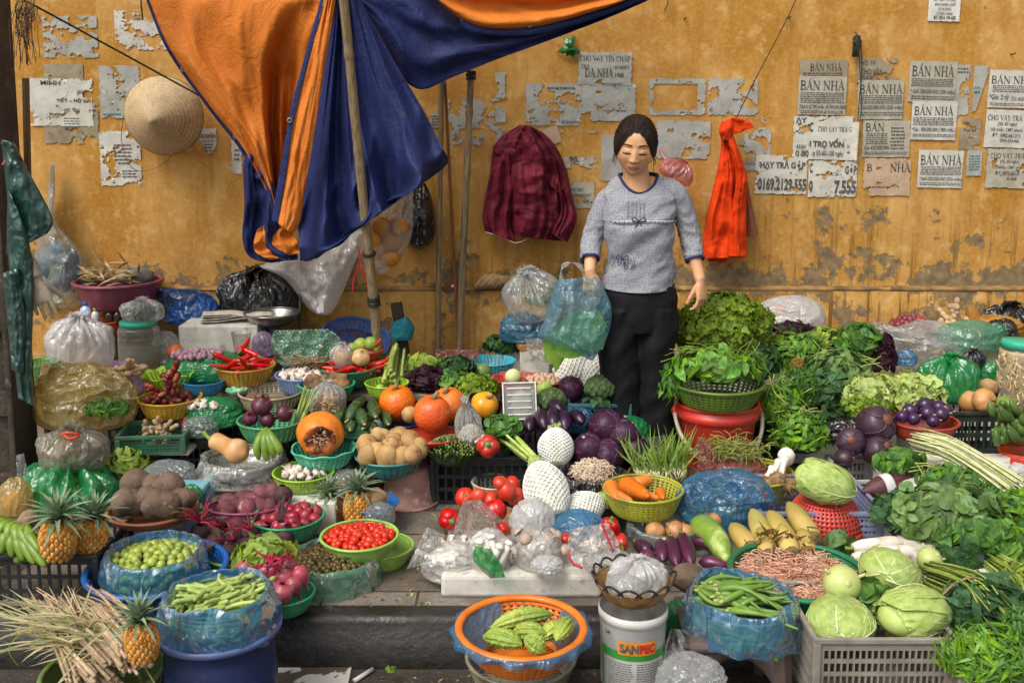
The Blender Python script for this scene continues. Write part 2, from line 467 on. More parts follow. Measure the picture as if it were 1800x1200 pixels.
def poster(label,box,pm=0,torn=.0,layer=1,rot=0,lines=(),ink=None,group='torn paper notices pasted on the wall',wedge=None,curl=0,seed=None):
 c=at((box[0]+box[2])/2,(box[1]+box[3])/2,WALL)
 y=-.004-.0022*layer
 o=Vector((c.x,WALL,c.z))
 root=thing('paper_notice',label,'notice',o,group,(0,math.radians(rot),0))
 p,q=at(box[0],box[3],WALL)-o,at(box[2],box[1],WALL)-o
 W,Hh=q.x-p.x,q.z-p.z
 nx,nzz=max(6,int(W/.0038)),max(6,int(Hh/.0038))
 sd=rnd.uniform(0,99)if seed is None else seed
 def ff(x,z):return noise.fractal((x*13+sd,sd*.3,z*17-sd),.7,2.1,4)*.5+.5
 rows=[]
 for i in range(nzz+1):
  row=[]
  for j in range(nx+1):
   x=p.x+W*j/nx;z=p.z+Hh*i/nzz
   e=min(j,nx-j,i,nzz-i)
   jit=.0018 if e else .0026
   u=j/nx
   dy=-.0012*(nz((x,0,z),14,sd)+1)*.6
   if curl and u>.72:k=(u-.72)/.28;dy-=curl*k*k;x-=curl*.9*k**3
   mx,mz=jit*nz((x,1,z),160,sd),jit*nz((x,5,z),160,sd)
   if torn>0 and e:
    f=ff(x,z)-torn
    if abs(f)<.12:
     gx,gz=(ff(x+.001,z)-torn-f)/.001,(ff(x,z+.001)-torn-f)/.001;g2=gx*gx+gz*gz+1e-6
     mx=max(-.0024,min(.0024,-f*gx/g2));mz=max(-.0024,min(.0024,-f*gz/g2))
   row.append((x+mx,y+dy,z+mz))
  rows.append(row)
 def hole(x,z,e=1):
  if torn<=0:return False
  f=ff(x,z)
  return f<torn
 def skip(i,j):
  x=p.x+W*(j+.5)/nx;z=p.z+Hh*(i+.5)/nzz
  if torn>0 and min(j,nx-1-j,i,nzz-1-i)==0 and nz((x,2,z),60,sd)>.15:return True
  if wedge and wedge((j+.5)/nx,(i+.5)/nzz):return True
  return hole(x,z)
 MB().grid(rows,skip=skip).build('paper',PAP[pm],root)
 for ln in lines:
  t=MB()
  if ln[0]=='micro':micro(t,ln[1],ln[2],o,y-.0032)
  elif ln[0]=='S':lay(t,serif(ln[1]),ln[2],o,y-.0032)
  else:lay(t,fontmesh(ln[1],ln[3]if len(ln)>3 else .012),ln[2],o,y-.0032)
  if torn>0:
   keep=[f for f in t.f if not hole(*[sum(t.v[i][k]for i in f)/len(f)for k in(0,2)])]
   t.f=keep;t.mi=[0]*len(keep)
  if t.f:t.build('small_print' if ln[0]=='micro' else 'lettering',ink or INK,root,smooth=False)
 return root
BN='BÁN NHÀ'
poster('small soiled notice headed BÁN NHÀ, topmost in the column left of the hanging knot',(1404,106,1490,150),3,0,1,0,[('S',BN,(1423,109,1479,125)),('micro',(1410,127,1480,135),2)])
poster('notice headed BÁN NHÀ with price 8 tỷ 390 triệu',(1401,134,1488,202),0,0,2,1,[('S',BN,(1405,138,1484,159)),('micro',(1405,162,1484,182),6),('F','*Giá 8 tỷ 390 triệu (8.390.000.000)',(1404,184,1486,193)),('micro',(1406,194,1484,200),2)])
poster('torn notice with the words HỘ TP and CHO VÂY beside the hanging knot',(1504,102,1586,146),3,.36,1,0,[('F','HỘ TP',(1512,105,1538,116)),('F','CHO VÂY',(1512,119,1550,131)),('micro',(1512,133,1560,141),2)],wedge=lambda u,v:u>.62+.3*v and v>.2)
poster('notice headed BÁN NHÀ right under the hanging knot, price 520 triệu, dirtier edge',(1505,141,1588,210),0,0,2,0,[('S',BN,(1509,145,1586,165)),('micro',(1510,167,1586,183),5),('F','Giá:520.000.000 (520 triệu)',(1512,185,1586,194)),('micro',(1512,196,1586,204),2)])
poster('notice headed BÁN NHÀ with price 500 triệu, upper one of the third column',(1595,108,1682,180),0,0,1,1.5,[('S',BN,(1601,112,1677,135)),('micro',(1600,138,1676,153),5),('F','* GIÁ: 500.000.000 ( 500 triệu)',(1599,156,1678,167)),('micro',(1600,168,1678,176),2)])
poster('clean notice headed BÁN NHÀ with price 900 triệu',(1599,178,1682,246),2,0,2,1,[('S',BN,(1605,184,1675,203)),('micro',(1603,206,1676,221),5),('F','*Giá : 900.000.000 ( 900 triệu )',(1602,224,1678,233)),('micro',(1602,235,1678,241),2)])
poster('clean notice headed BÁN NHÀ with price 520 triệu, lowest of the third column',(1611,264,1693,330),2,0,1,1,[('S',BN,(1616,269,1690,290)),('micro',(1616,292,1690,308),6),('F','*GIÁ:520.000.000 (520 triệu)',(1615,310,1690,319)),('micro',(1616,320,1690,326),2)])
poster('notice with the word BÁN and a boxed stamp covering the rest',(1514,212,1600,276),0,0,1,0,[('S','BÁN',(1520,213,1554,231)),('micro',(1520,233,1560,254),6),('F','Giá 620.000.000',(1518,256,1562,263)),('micro',(1563,222,1590,264),7),('micro',(1518,266,1594,272),2)])
poster('faded speckled notice reading B and NHÀ with its middle worn away',(1515,278,1601,344),4,.3,1,0,[('S','B',(1522,288,1532,301)),('S','NHÀ',(1563,284,1600,302)),('micro',(1524,326,1560,331),1)])
poster('ragged notice underneath with the letters ẠY C and GÓP at its left',(1392,204,1500,276),2,.3,1,0,[('F','ẠY',(1398,206,1418,219),.03),('F','GÓP',(1401,228,1414,235)),('F','ANH',(1398,254,1415,262)),('F','0 80',(1397,264,1421,275),.03)])
poster('notice reading CHO VAY TRẢ GÓP and TRỢ VỐN with a curled right edge',(1420,214,1516,281),2,0,2,1.5,[('F','C',(1421,216,1428,233),.04),('S','CHO VAY TRẢ GÓP',(1436,221,1506,232)),('F','I TRỢ VỐN',(1422,243,1483,262),.045),('F','p 50-60-100 ngày',(1428,265,1482,277)),('F','013',(1488,254,1497,260)),('F','466',(1488,264,1497,270))],curl=.035)
poster('notice with the big number 0169.2129.555',(1326,273,1419,341),2,.27,1,1,[('F','HẠY TRẢ GÓP',(1335,281,1415,299),.04),('F','0169.2129.555',(1331,313,1417,335),.045)],seed=3.3)
poster('torn notice ending in 555 and the word GÓP',(1419,282,1507,346),2,.33,1,0,[('F','C',(1422,286,1428,304),.04),('F','GÓP',(1484,288,1505,306),.04),('F','(50, 60 n',(1455,304,1478,310)),('F','0',(1421,317,1428,337),.04),('F','7.555',(1465,317,1504,341),.045)])
poster('notice headed BÁN NHÀ with price 2 tỷ, cut by the right edge',(1734,124,1832,190),2,0,2,1.5,[('S',BN,(1740,131,1816,148)),('micro',(1742,150,1826,163),4),('F','*Giá: 2 tỷ',(1737,166,1772,178)),('F','(Có thương lượng)',(1776,170,1824,179)),('micro',(1738,181,1826,187),2)])
CV='CHO VAY TRẢ GÓP'
poster('upper notice headed CHO VAY TRẢ GÓP at the right edge',(1728,194,1838,260),2,0,2,2,[('S',CV,(1734,201,1816,213)),('F','(50, 60 ngày)',(1752,215,1786,223)),('F','Hộ khẩu, CMT photo',(1740,224,1796,233)),('F','ĐT : 0982.661.013',(1743,235,1792,242)),('F','0944.654.466',(1756,244,1790,251))])
poster('lower notice headed CHO VAY TRẢ GÓP at the right edge, crumpled bottom',(1731,262,1842,331),0,.22,1,1,[('S',CV,(1739,267,1820,279)),('F','(50, 60 ngày)',(1756,281,1790,288)),('F','Hộ khẩu, CMT photo',(1743,290,1800,298)),('F','ĐT: 0972.661.0',(1748,301,1790,308)),('F','4.466',(1768,311,1786,317))])
poster('small stamped slip right of the lowest BÁN NHÀ notice',(1697,264,1726,309),1,0,1,0,[('micro',(1700,272,1722,300),6)],TEAL)
poster('grey torn strip right of the 500 triệu notice',(1676,114,1706,203),1,.4,0,0,[('micro',(1682,118,1704,130),2)])
poster('pale pointed paper remnant with blue print',(1707,115,1737,197),1,.2,1,0,[('micro',(1710,150,1722,166),2)],TEAL,wedge=lambda u,v:u>.25+v*.9)
poster('broken paper scrap with faint letters below the pale remnant',(1684,208,1725,264),3,.4,0,0,[('F','U.U',(1697,222,1715,231)),('F','HÀ',(1690,212,1702,218))])
poster('white sticker with rounded corners offering MÁY GIẶT at the top edge',(1630,-22,1689,38),5,0,1,1,[('F','MÁY GIẶT, TỦ LẠNH',(1640,-4,1679,4)),('F','BÌNH NÓNG LẠNH',(1642,5,1678,12)),('F','LÒ VI SÓNG',(1648,13,1671,19)),('F','CÓ BẢO HÀNH',(1645,20,1673,27)),('F','ĐT: 0916 194 650',(1640,28,1679,35),.03)])
poster('notice reading CHO VAY TÍN CHẤP over ĐA NHÀ',(1016,92,1111,150),1,.16,2,1,[('S','CHO VAY TÍN CHẤP',(1019,96,1107,108)),('S','TRẢ',(1021,112,1036,121)),('S','ĐA NHÀ'.replace('Đ','D'),(1028,117,1078,136)),('F','50 NGÀY',(1080,114,1106,121)),('F','1988',(1081,128,1096,136)),('micro',(1050,145,1094,149),1)])
poster('large blank torn sheet above the maroon coat',(924,146,1024,221),1,.36,0,0,[('micro',(962,152,1012,158),1),('micro',(985,212,1020,218),2)])
poster('large blank grey sheet above the woman\'s head',(1022,147,1118,213),1,.32,1,0,[('micro',(1056,192,1100,198),1)])
poster('torn frame of paper with an orange hollow right of the large blank sheets',(1140,138,1241,203),1,.4,0,0,(),wedge=lambda u,v:.08<u<.85 and .15<v<.85)
poster('torn square notice with the letters Vi',(1243,138,1333,203),1,.36,0,0,[('F','Vi',(1250,150,1262,166),.04),('F','C',(1247,190,1252,196),.02),('micro',(1286,172,1306,178),1)])
poster('peeling sheet right of the woman\'s head',(1152,212,1249,279),1,.36,1,1)
poster('torn strip with the digits 98 right of the maroon coat',(985,228,1051,296),0,.46,0,0,[('F','98.',(1000,275,1018,285),.03)],wedge=lambda u,v:.3<v<.93)
poster('scrap with teal words CHO VAY beside the maroon coat',(998,320,1045,366),0,.22,0,0,[('F','CHO VAY',(1000,330,1026,337),.03),('F','TIỀN TRẢ GÓP',(1000,339,1038,345),.03),('F','24 11.. 604',(1001,349,1036,356),.02)],TEAL)
poster('plain grey sheet partly behind the woman\'s head',(1056,237,1094,318),1,0,0,0)
poster('blank pinkish slip pasted askew over the maroon coat',(957,224,984,254),4,0,1,-18)
poster('patchy remnant between the red jacket and the notices',(1306,204,1356,300),1,.45,0,0,[('micro',(1332,284,1352,298),3)])
poster('thin frayed remnant under the red jacket\'s knot',(1296,236,1330,290),3,.5,1,0)
poster('torn sheet with orange gaps at the top left under the cord',(78,28,170,102),1,.47,0,0)
poster('torn sheet left of the tarp top with a green string over it',(204,18,300,88),2,.46,0,0,[('micro',(220,30,284,38),1)])
poster('wide whitish notice with the words JANH and HỘ KH',(56,138,162,222),2,.32,1,1,[('F','JANH',(136,158,156,167),.02),('F','TIẾT – HỘ KH',(100,171,160,181),.03),('F','MINH',(72,142,106,150),.02)])
poster('dirty small sheet above the wide whitish notice',(79,112,146,150),3,.26,0,0)
poster('grey square sheet left of the conical hat',(178,115,245,208),1,.26,0,0,[('micro',(182,198,214,204),1)],TEAL)
poster('layered ragged sheet at far left with small blocks of print',(80,178,172,253),3,.38,0,1,[('micro',(114,206,140,230),5),('micro',(150,190,168,206),2)])
poster('sheet with a boxed stamp below the conical hat',(179,230,246,327),2,.38,0,0,[('micro',(202,252,232,290),6),('micro',(216,298,241,313),3)])
poster('pointed scrap reading VAY KHÔN right of the hat',(350,225,380,270),2,.12,0,0,[('F','VAY KHÔN',(350,234,379,243),.03),('F','trả ô tô',(356,245,376,250)),('micro',(360,252,374,268),3)],wedge=lambda u,v:v<.6 and abs(u-.62)>.1+v*.8)
poster('narrow scrap at the blue tarp edge',(408,245,425,306),2,.34,0,0,[('micro',(412,260,421,284),3)])
poster('heavily torn sheet between the bamboo poles',(788,174,888,256),1,.5,0,0,[('F','0961',(842,242,858,250),.02)])
poster('narrow grey strip right of the bamboo poles',(870,128,889,216),1,.36,1,0)
poster('small scrap left of the thin bamboo',(756,198,775,225),0,.2,0,0,[('micro',(758,202,772,222),4)])
# sheets of cloth between two traced edges, with folds in depth
def sheet(L,Rr,nu,nv,dep):
 """L, Rr: edge points (px,py); dep(u,v)->distance"""
 Lc,Rc=cat(L,nv),cat(Rr,nv);rows=[]
 for i in range(nv):
  v=i/(nv-1);row=[]
  for j in range(nu):
   u=j/(nu-1)
   row.append(at(Lc[i][0]*(1-u)+Rc[i][0]*u,Lc[i][1]*(1-u)+Rc[i][1]*u,dep(u,v)))
  rows.append(row)
 return rows
def smooth_(a,b,x):
 t=min(1,max(0,(x-a)/(b-a)));return t*t*(3-2*t)
def hung(L,Rr,n,nv,d,thick,fold=0,k=5,seed=0,crump=0,back=.3,tw=.0,cs=9):
 """closed body between two traced edges: bulging front, flatter back"""
 Lc,Rc=cat(L,nv),cat(Rr,nv);rows=[]
 for i in range(nv):
  v=i/(nv-1);row=[]
  hw0=abs(Rc[i][0]-Lc[i][0])/2
  th=thick if not callable(thick)else thick(v)
  for j in range(n):
   a=2*PI*j/n
   c,s=math.cos(a),math.sin(a)
   u=.5+.5*c
   px=Lc[i][0]*(1-u)+Rc[i][0]*u;py=Lc[i][1]*(1-u)+Rc[i][1]*u
   q=abs(s)**.7*(th if s>0 else th*back)
   w=.35*nz((u*1.3,v*1.6,seed),2)
   f=fold*((1-2.4*abs(nz((u*k+w,v*.75,seed+3))))+.5*(1-2.4*abs(nz((u*k*2.3+w*2,v*1.5,seed+7)))))*abs(s)if s>0 else 0
   e=Vector((px*.002,py*.002,seed))
   f+=crump*(.3-abs(nz(e,cs))+.5*(.25-abs(nz(e,cs*2.3)))+.3*(.25-abs(nz(e,cs*4.7))))*(1 if s>0 else .3)
   row.append(at(px,py,d-(q+f if s>0 else-q)))
  rows.append(row)
 return rows
def cloth(name,c,c2=None,rough=.55,tr=.12,bs=200,bump=.25,ns=10):
 return mat(name,c,c2,ns=ns,rough=rough,tr=tr,bump=bump,bs=bs,bd=.004,spec=.15,c3=None)
def tarpm(name,c,c2):
 n=N(name);p=n.p;v=n.coord()
 cc=n.mix(n.rng(n.noise(v,4,6,.65),.35,.7),srgb(c),srgb(c2));cc=n.mix(n.rng(n.noise(v,17,5,.7),.6,.8,0,.35),cc,srgb('6A5A4A'))
 n.l(cc,p.inputs['Base Color']);p.inputs['Roughness'].default_value=.62;p.inputs['Specular IOR Level'].default_value=.25
 r1=n.math('ABSOLUTE',n.math('SUBTRACT',n.noise(v,13,3,.6,1.0),.5));r2=n.math('ABSOLUTE',n.math('SUBTRACT',n.noise(n.coord((1,1,.4)),34,3,.6,.8),.5))
 h=n.math('MULTIPLY',n.math('ADD',r1,n.math('MULTIPLY',r2,.45)),-1);b=n.bump(h,.38,.03)
 t=n.n('BsdfTranslucent');n.l(cc,t.inputs[0]);n.l(b,t.inputs['Normal']);mx=n.n('MixShader');mx.inputs[0].default_value=.12;n.l(p.outputs[0],mx.inputs[1]);n.l(t.outputs[0],mx.inputs[2]);n.l(mx.outputs[0],n.out.inputs[0])
 return n.m
ORG=tarpm('orange_tarp','DC8030','C86E22');BLU=tarpm('blue_tarp','2A3568','202850')
def rdg(a,b,c=0.):return .28-abs(nz((a,b,c)))
tarp=thing('tarpaulin','orange and blue tarpaulin gathered and hanging over a bamboo pole','tarp')
def fan(u,v,k,amp,seed=0,p=1.0):
 return amp*v**p*(math.sin(u*k+seed)+.45*math.sin(u*k*2.3+seed*2)+.5*nz((u*3,v*2.2,seed)))
m=MB()
m.grid(sheet([(250,-30),(262,0),(300,88),(372,190),(424,255),(460,318),(478,360),(492,398)],[(590,-30),(580,10),(556,90),(536,160),(520,230),(508,300),(500,350),(494,400)],90,90, lambda u,v:4.60+.14*(1-u)*(1-v)+.20*max(0,v-.3)*(1-u)+.04*min(1,v*2.2)*math.sin(u*8-2.4+v*1.4)*(.4+u)+.30*smooth_(.40,.54,u+.42*v-.17-.25*(1-v))*min(1,max(0,v-.12)*4)*(1-.5*smooth_(.8,1,u))-.13*rdg(u*4.2+v*1.8,v*2.0-u,1.7)*min(1,v*4)*(.5+1.2*smooth_(.3,.8,u))-.07*rdg(u*9+v*3,v*4.2-u*2,3.1)*(.25+v)-.01*rdg(u*15,v*7,5)))
m.build('orange_left_panel',ORG,tarp,solid=.002)
m=MB()
m.grid(sheet([(248,-30),(257,0),(295,91),(368,194),(418,258),(452,318)],[(262,-30),(271,0),(308,87),(381,187),(430,246),(466,308)],6,40,lambda u,v:4.76-.04*v+.006*math.sin(v*30)))
m.build('blue_hem',BLU,tarp,solid=.002)
# left blue lobe, and the dark orange pocket inside it
m=MB()
m.grid(sheet([(432,262),(428,300),(430,360),(426,420),(440,452),(476,462)],[(470,300),(492,350),(494,380),(500,420),(520,440),(524,456)],30,40,lambda u,v:4.76-.03*math.sin(u*PI)-.03*math.sin(u*9+v*3)-.08*rdg(u*3+v,v*2.4,2)-.03*rdg(u*9,v*7,2)))
m.build('blue_left_lobe',BLU,tarp,solid=.002)
m=MB()
m.grid(sheet([(452,404),(446,428),(452,446),(478,457)],[(494,380),(508,400),(522,424),(528,444)],30,24,lambda u,v:4.70-.06*rdg(u*3+v,v*3-u,3)+.05*u))
m.build('orange_inner_fold',ORG,tarp,solid=.002)
m=MB()
m.grid(sheet([(572,-30),(568,5),(520,190),(503,300),(487,392)],[(592,-30),(588,10),(555,220),(536,335),(528,388),(514,412)],22,60,lambda u,v:4.50-.05*math.sin(u*PI)*v-.05*v*rdg(u*2.2,v*2.2,5)-.025*rdg(u*5,v*8,2)))
m.build('orange_front_fold',ORG,tarp,solid=.002)
m=MB()
m.grid(sheet([(566,-30),(562,5),(514,180),(492,300),(477,390)],[(574,-30),(570,5),(522,186),(504,300),(490,393)],5,40,lambda u,v:4.50-.03*v))
m.build('blue_fold_hem',BLU,tarp,solid=.002)
m=MB()
m.grid(sheet([(584,-30),(584,10),(550,220),(532,340),(524,400),(532,456),(560,452)],[(622,-30),(634,0),(692,106),(742,190),(772,250),(788,282),(772,302)],110,90, lambda u,v:4.66+.030*min(1,v*1.3)*math.sin(u*21+1.3+1.2*nz((u*2,v*1.2,4)))-.17*(.1+v)**.7*rdg(u*5.5+.3*v,v*.8,8)-.12*v*rdg(u*8+v*2,v*3.4,2)-.012*rdg(u*16,v*7,6)-.10*math.sin(u*PI)*v+.13*smooth_(.80,.90,u)*smooth_(.72,.9,v)-.05*math.exp(-((u-.8)/.06)**2)*smooth_(.5,.8,v)))
# ragged lower edge sweeping from the fold up to the right lobe
m.grid(sheet([(560,452),(556,455),(552,452)],[(772,302),(690,340),(600,430)],60,12,lambda u,v:4.64+.03*math.sin(u*22)+.06*v+.03*nz((u*8,v*3,8))))
m.build('blue_main_drape',BLU,tarp,solid=.002)
m=MB()
top=cat([(604,-40),(690,-40),(752,-22),(790,18),(835,46),(900,51),(960,44),(1060,15),(1130,-12)],80)
bot=cat([(640,20),(690,112),(736,157),(800,134),(870,106),(930,84),(1000,58),(1080,27),(1150,-4)],80)
rows=[]
for i in range(26):
 v=i/25
 rows.append([at(a[0]*(1-v)+b[0]*v,a[1]*(1-v)+b[1]*v,4.80-.10*math.sin(v*PI)*(1-j/80)+.016*math.sin(v*14+j*.05)+-.07*rdg(j*.05+v,v*2.2-j*.02,4)-.03*rdg(j*.13,v*6,9)+.16*j/80)for j,(a,b)in enumerate(zip(top,bot))])
m.grid(rows)
m.build('blue_right_wing',BLU,tarp,solid=.002)
m=MB()
t2=cat([(690,-60),(760,-60),(900,-60),(1040,-60),(1150,-60)],70)
b2=cat([(742,-28),(784,14),(832,45),(900,51),(960,44),(1060,15),(1136,-14)],70)
rows=[]
for i in range(30):
 v=i/29
 rows.append([at(a[0]*(1-v)+b[0]*v,a[1]*(1-v)+b[1]*v,4.74+.14*j/70+.045*math.sin(v*13-j*.02)*(.5+.5*v)-.05*rdg(j*.04,v*4,9)-.02*rdg(j*.1,v*9,3))for j,(a,b)in enumerate(zip(t2,b2))])
m.grid(rows)
m.build('orange_right_panel',ORG,tarp,solid=.002)
m=MB()
h=cat([(810,34),(832,45),(900,51),(960,44),(1060,15),(1136,-14)],50)
m.grid([[at(a,b+k*7-1,4.745+.13*j/50)for j,(a,b)in enumerate(h)]for k in range(3)])
m.build('blue_top_hem',BLU,tarp,solid=.002)
STEEL=mat('grey_metal','9A9890','7A776E',rough=.35,metal=.9,ns=30)
for px,py,d in((414,240,4.70),(509,212,4.475),(931,45,4.80),(322,122,4.73)):
 p=at(px,py,d)
 MB().ring((0,0,0),.009,.0035,16,6).build('grommet',STEEL,tarp,p,(PI/2,0,0))
# poles, post, rope
BAM=mat('weathered_bamboo','8F7A58','6B5940',ns=6,st=(20,20,1.2),rough=.6,bump=.3,bs=40,c3='4A3D2C',ns3=14,lo3=.6,hi3=.75)
BAM2=mat('brown_bamboo','8A5E30','6A441E',ns=6,st=(20,20,1.2),rough=.5,bump=.3,bs=40)
def bamboo(label,a,b,r,mt=BAM,gap=.28,bands=(),ext=None,bow=0):
 A,B=Vector(a),Vector(b);L=(B-A).length
 root=thing('bamboo_pole',label,'pole',B,'bamboo poles')
 n=int(L/.02);pts,rad=[],[]
 for i in range(n+1):
  t=i/n;s=t*L
  k=abs(((s+.1)%gap)-gap/2);node=max(0,1-abs(k-gap/2)/.02)
  rad.append(r*(.9+.14*t)*(1+.13*node-.05*(1 if .02<abs(k-gap/2)<.045 else 0)))
  pts.append(A+(B-A)*t-B+Vector((bow*math.sin(PI*t)+.004*nz((s*2,1,r)),0,0)))
 MB().tube(pts,rad,14).build('culm',mt,root)
 for t,w in bands:
  m=MB();c=A+(B-A)*t-B+Vector((bow*math.sin(PI*t),0,0));ax=(B-A).normalized()
  for q in range(4):m.ring((0,0,0),r*1.12,.006,18,6,Matrix.Translation(c+ax*(q-1.5)*w/4)@ax.to_track_quat('Z','Y').to_matrix().to_4x4()@Matrix.Rotation(.15*(q%2-.5),4,'X'))
  m.build('lashing',mat('black_rubber','1E1B18',rough=.6),root)
 return root
def foot(px,py,d0,px2,py2,d1):
 """extend a traced line down to the ground"""
 a,b=at(px,py,d0),at(px2,py2,d1);t=a.z/(a.z-b.z)
 return a,a+(b-a)*t
a,b=foot(600,-40,4.36,664,600,4.66)
bamboo('thick grey bamboo pole leaning in front of the blue tarp',a,b,.022,bands=((.665,.05),(.56,.012)),gap=.42)
a,b=foot(828,126,5.02,808,605,5.08)
bamboo('upright grey bamboo pole with a rag tied at its top',a,b,.0185,bands=((.01,.045),),gap=.3)
a,b=foot(776,140,5.08,770,600,5.1)
bamboo('slim grey bamboo pole behind, second from the right of the group',a,b,.0145,gap=.33)
a,b=foot(782,142,5.1,806,600,5.14)
bamboo('thin brown bamboo stick crossing behind the grey poles',a,b,.0085,BAM2,gap=.25)
IRON=mat('dark_iron','2A2A28','1C1B1A',rough=.5)
a,b=foot(530,430,4.9,527,560,4.9)
one('iron_rod',MB().tube([Vector(),b-a],.007,8),IRON,'thin dark upright rod below the tarp beside the white sack','rod',a)
# concrete post on the left with pockets
POST=mat('dark_concrete','4A4036','322A22',ns=7,rough=.9,bump=.6,bs=60,bd=.01,c3='675A4B',ns3=22)
p0=onz(20,884,0)
pr=thing('utility_post','dark weathered concrete post with sunken pockets at the left edge','post',(p0.x-.03,p0.y+.09,0))
m=MB()
xr=.10
m.box((-.05,0,1.5),(2*xr+.1-.06,.18,3.0))
m.build('shaft',POST,pr,bevel=.006)
m=MB()
for zz in[i*.34+.05 for i in range(9)]:
 m.box((-.03,-.1,zz+.03),(.21,.03,.1))
m.box((.062,-.1,1.5),(.024,.032,3.0));m.box((-.125,-.1,1.5),(.03,.034,3.0))
m.build('ribs',POST,pr,bevel=.004)
DRYR=mat('dry_roots','6B5238','3A2E20',isl=.4,rough=.8)
m=MB();c0=at(44,8,3.9)
for i in range(60):
 x,z=rnd.gauss(0,.022),rnd.gauss(0,.02);ln=rnd.uniform(.03,.22)
 pts=[(x,0,z)]
 for k in range(5):pts.append((pts[-1][0]+rnd.gauss(0,.008),-.01+rnd.gauss(0,.005),pts[-1][2]-ln/5))
 m.tube(pts,.0014,4)
one('root_tuft',m,DRYR,'tuft of dry dangling roots tied at the top of the concrete post','roots',c0)
a,b=at(51,145,4.3),at(42,330,4.3)
one('wooden_slat',MB().box((0,0,0),(.022,.02,(a-b).length*1.3)),mat('slat_wood','7A5A34','5A4024',st=(20,20,1),rough=.7),'brown wooden slat standing behind the concrete post','slat',(a+b)/2-Vector((0,0,.05)),rot=(0,.04,0))
ROPE=mat('green_rope','37402C','23281C',rough=.8)
def rope(label,pts,r,mt=ROPE,name='rope',cate='rope',n=30):
 q=cat([tuple(p)for p in pts],n);o=Vector(q[0])
 return one(name,MB().tube([Vector(p)-o for p in q],r,6),mt,label,cate,o)
rope('dark cord running from the post down to the tarp edge',[at(40,2,3.92),at(60,10,4.0),at(180,75,4.3),at(295,138,4.62),at(372,180,4.78)],.0042)
rope('green string hanging from above at the left torn sheet',[at(247,-30,5.15),at(248,5,5.15),at(251,36,5.17)],.004)
rope('thin line running up from the red jacket',[at(1270,262,5.12),at(1315,165,5.14),at(1382,36,5.16),at(1412,-30,5.17)],.0028)
rope('thin string curling over the notices under the knot',[at(1512,62,5.16),at(1515,120,5.17),at(1510,180,5.17),at(1508,210,5.17)],.0025)
rope('second slack string under the knot',[at(1509,70,5.15),at(1512,130,5.165),at(1514,190,5.165),at(1512,208,5.165)],.0025)
rope('short green wire at the top of the wall',[at(1172,-20,5.17),at(1174,4,5.17),at(1168,20,5.17)],.003)
m=MB()
for i in range(9):
 a0=rnd.uniform(0,6);m.tube([(.012*math.sin(a0),0,.03),(.02*math.cos(a0),-.015,rnd.uniform(-.01,.02)),(.014*math.sin(a0+2),-.01,-.02),(.012*math.cos(a0+1),0,-.07)],.0065,6)
m.tube([(0,.02,.05),(0,-.03,.03)],.004,6)
one('rag_knot',m,mat('dirty_rag','4A4234','2E281E',rough=.9),'dark rag knotted on a nail above the notices','rag',at(1505,75,5.17))
for k,(x,y,l)in enumerate(((1385,32,'small dark nail with rusty tag holding the thin line'),(1776,96,'bent nail in the wall at the right edge'),(1202,34,'bare nail high on the wall over the woman'),(1320,152,'nail beside the thin line'))):
 p=at(x,y,WALL)
 one('nail',MB().tube([(0,.01,0),(.004,-.02,.0),(.014 if k==1 else .006,-.03,.006)],.0035,6),IRON,l,'nail',p)
GRB=bagm('green_film','1E8A3C',.75,rough=.25)
m=MB()
for a0,ln in((1.2,.05),(1.9,.05),(-.4,.045),(3.4,.045),(-1.1,.035),(4.4,.03)):
 m.leaf((0,0,0),(math.cos(a0),-.3,math.sin(a0)),(0,-1,.1),ln*1.35,.03,.9,.5,7)
 m.leaf((.003,-.006,0),(math.cos(a0+.2),-.5,math.sin(a0+.2)),(0,-1,.1),ln*1.1,.022,1.2,.5,7)
one('plastic_strip',m,GRB,'green plastic strip knotted in a bow on the wall','plastic strip',at(1001,85,5.17),solid=.001)
# conical hat
HAT=None
def hat_mat():
 n=N('palm_leaf_hat');p=n.p
 tc=n.n('TexCoord');g=n.n('SeparateXYZ');n.l(tc.outputs['Object'],g.inputs[0])
 an=n.math('ARCTAN2',g.outputs[1],g.outputs[0])
 r=n.math('SQRT',n.math('ADD',n.math('POWER',g.outputs[0],2),n.math('POWER',g.outputs[1],2)))
 cv=n.n('CombineXYZ');n.l(n.math('MULTIPLY',an,9),cv.inputs[0]);n.l(n.math('MULTIPLY',r,6),cv.inputs[1])
 ra=n.noise(cv.outputs[0],4,3)
 rings=n.math('SINE',n.math('MULTIPLY',r,420))
 c=n.mix(n.rng(ra,.35,.65),srgb('CDB48C'),srgb('A98E66'))
 c=n.mix(n.rng(n.noise(tc.outputs['Object'],12,5),.5,.7,0,.5),c,srgb('8F7550'))
 n.l(c,p.inputs['Base Color']);p.inputs['Roughness'].default_value=.5
 n.bump(n.math('ADD',n.math('MULTIPLY',rings,.25),ra),.5,.006)
 t=n.n('BsdfTranslucent');n.l(c,t.inputs[0]);return n.m
hc=at(282,206,5.02);hs_=mpp(206,5.02)
Rh=70*hs_
hat=thing('conical_hat','pale woven conical hat hung on the wall by the cord','hat',hc,None,(math.radians(97),math.radians(5),0))
MB().lathe([(Rh,-.055),(Rh*.995,-.05),(Rh*.75,-.005),(Rh*.5,.04),(Rh*.25,.083),(Rh*.06,.117),(.002,.125)],64,fn=lambda p,a:(p[0]*(1+.012*math.sin(3*a)),p[1]*(1+.012*math.sin(3*a)),p[2]+.006*math.sin(2*a+1)*(p[0]**2+p[1]**2)/Rh**2)).build('woven_cone',hat_mat(),hat,solid=.003)
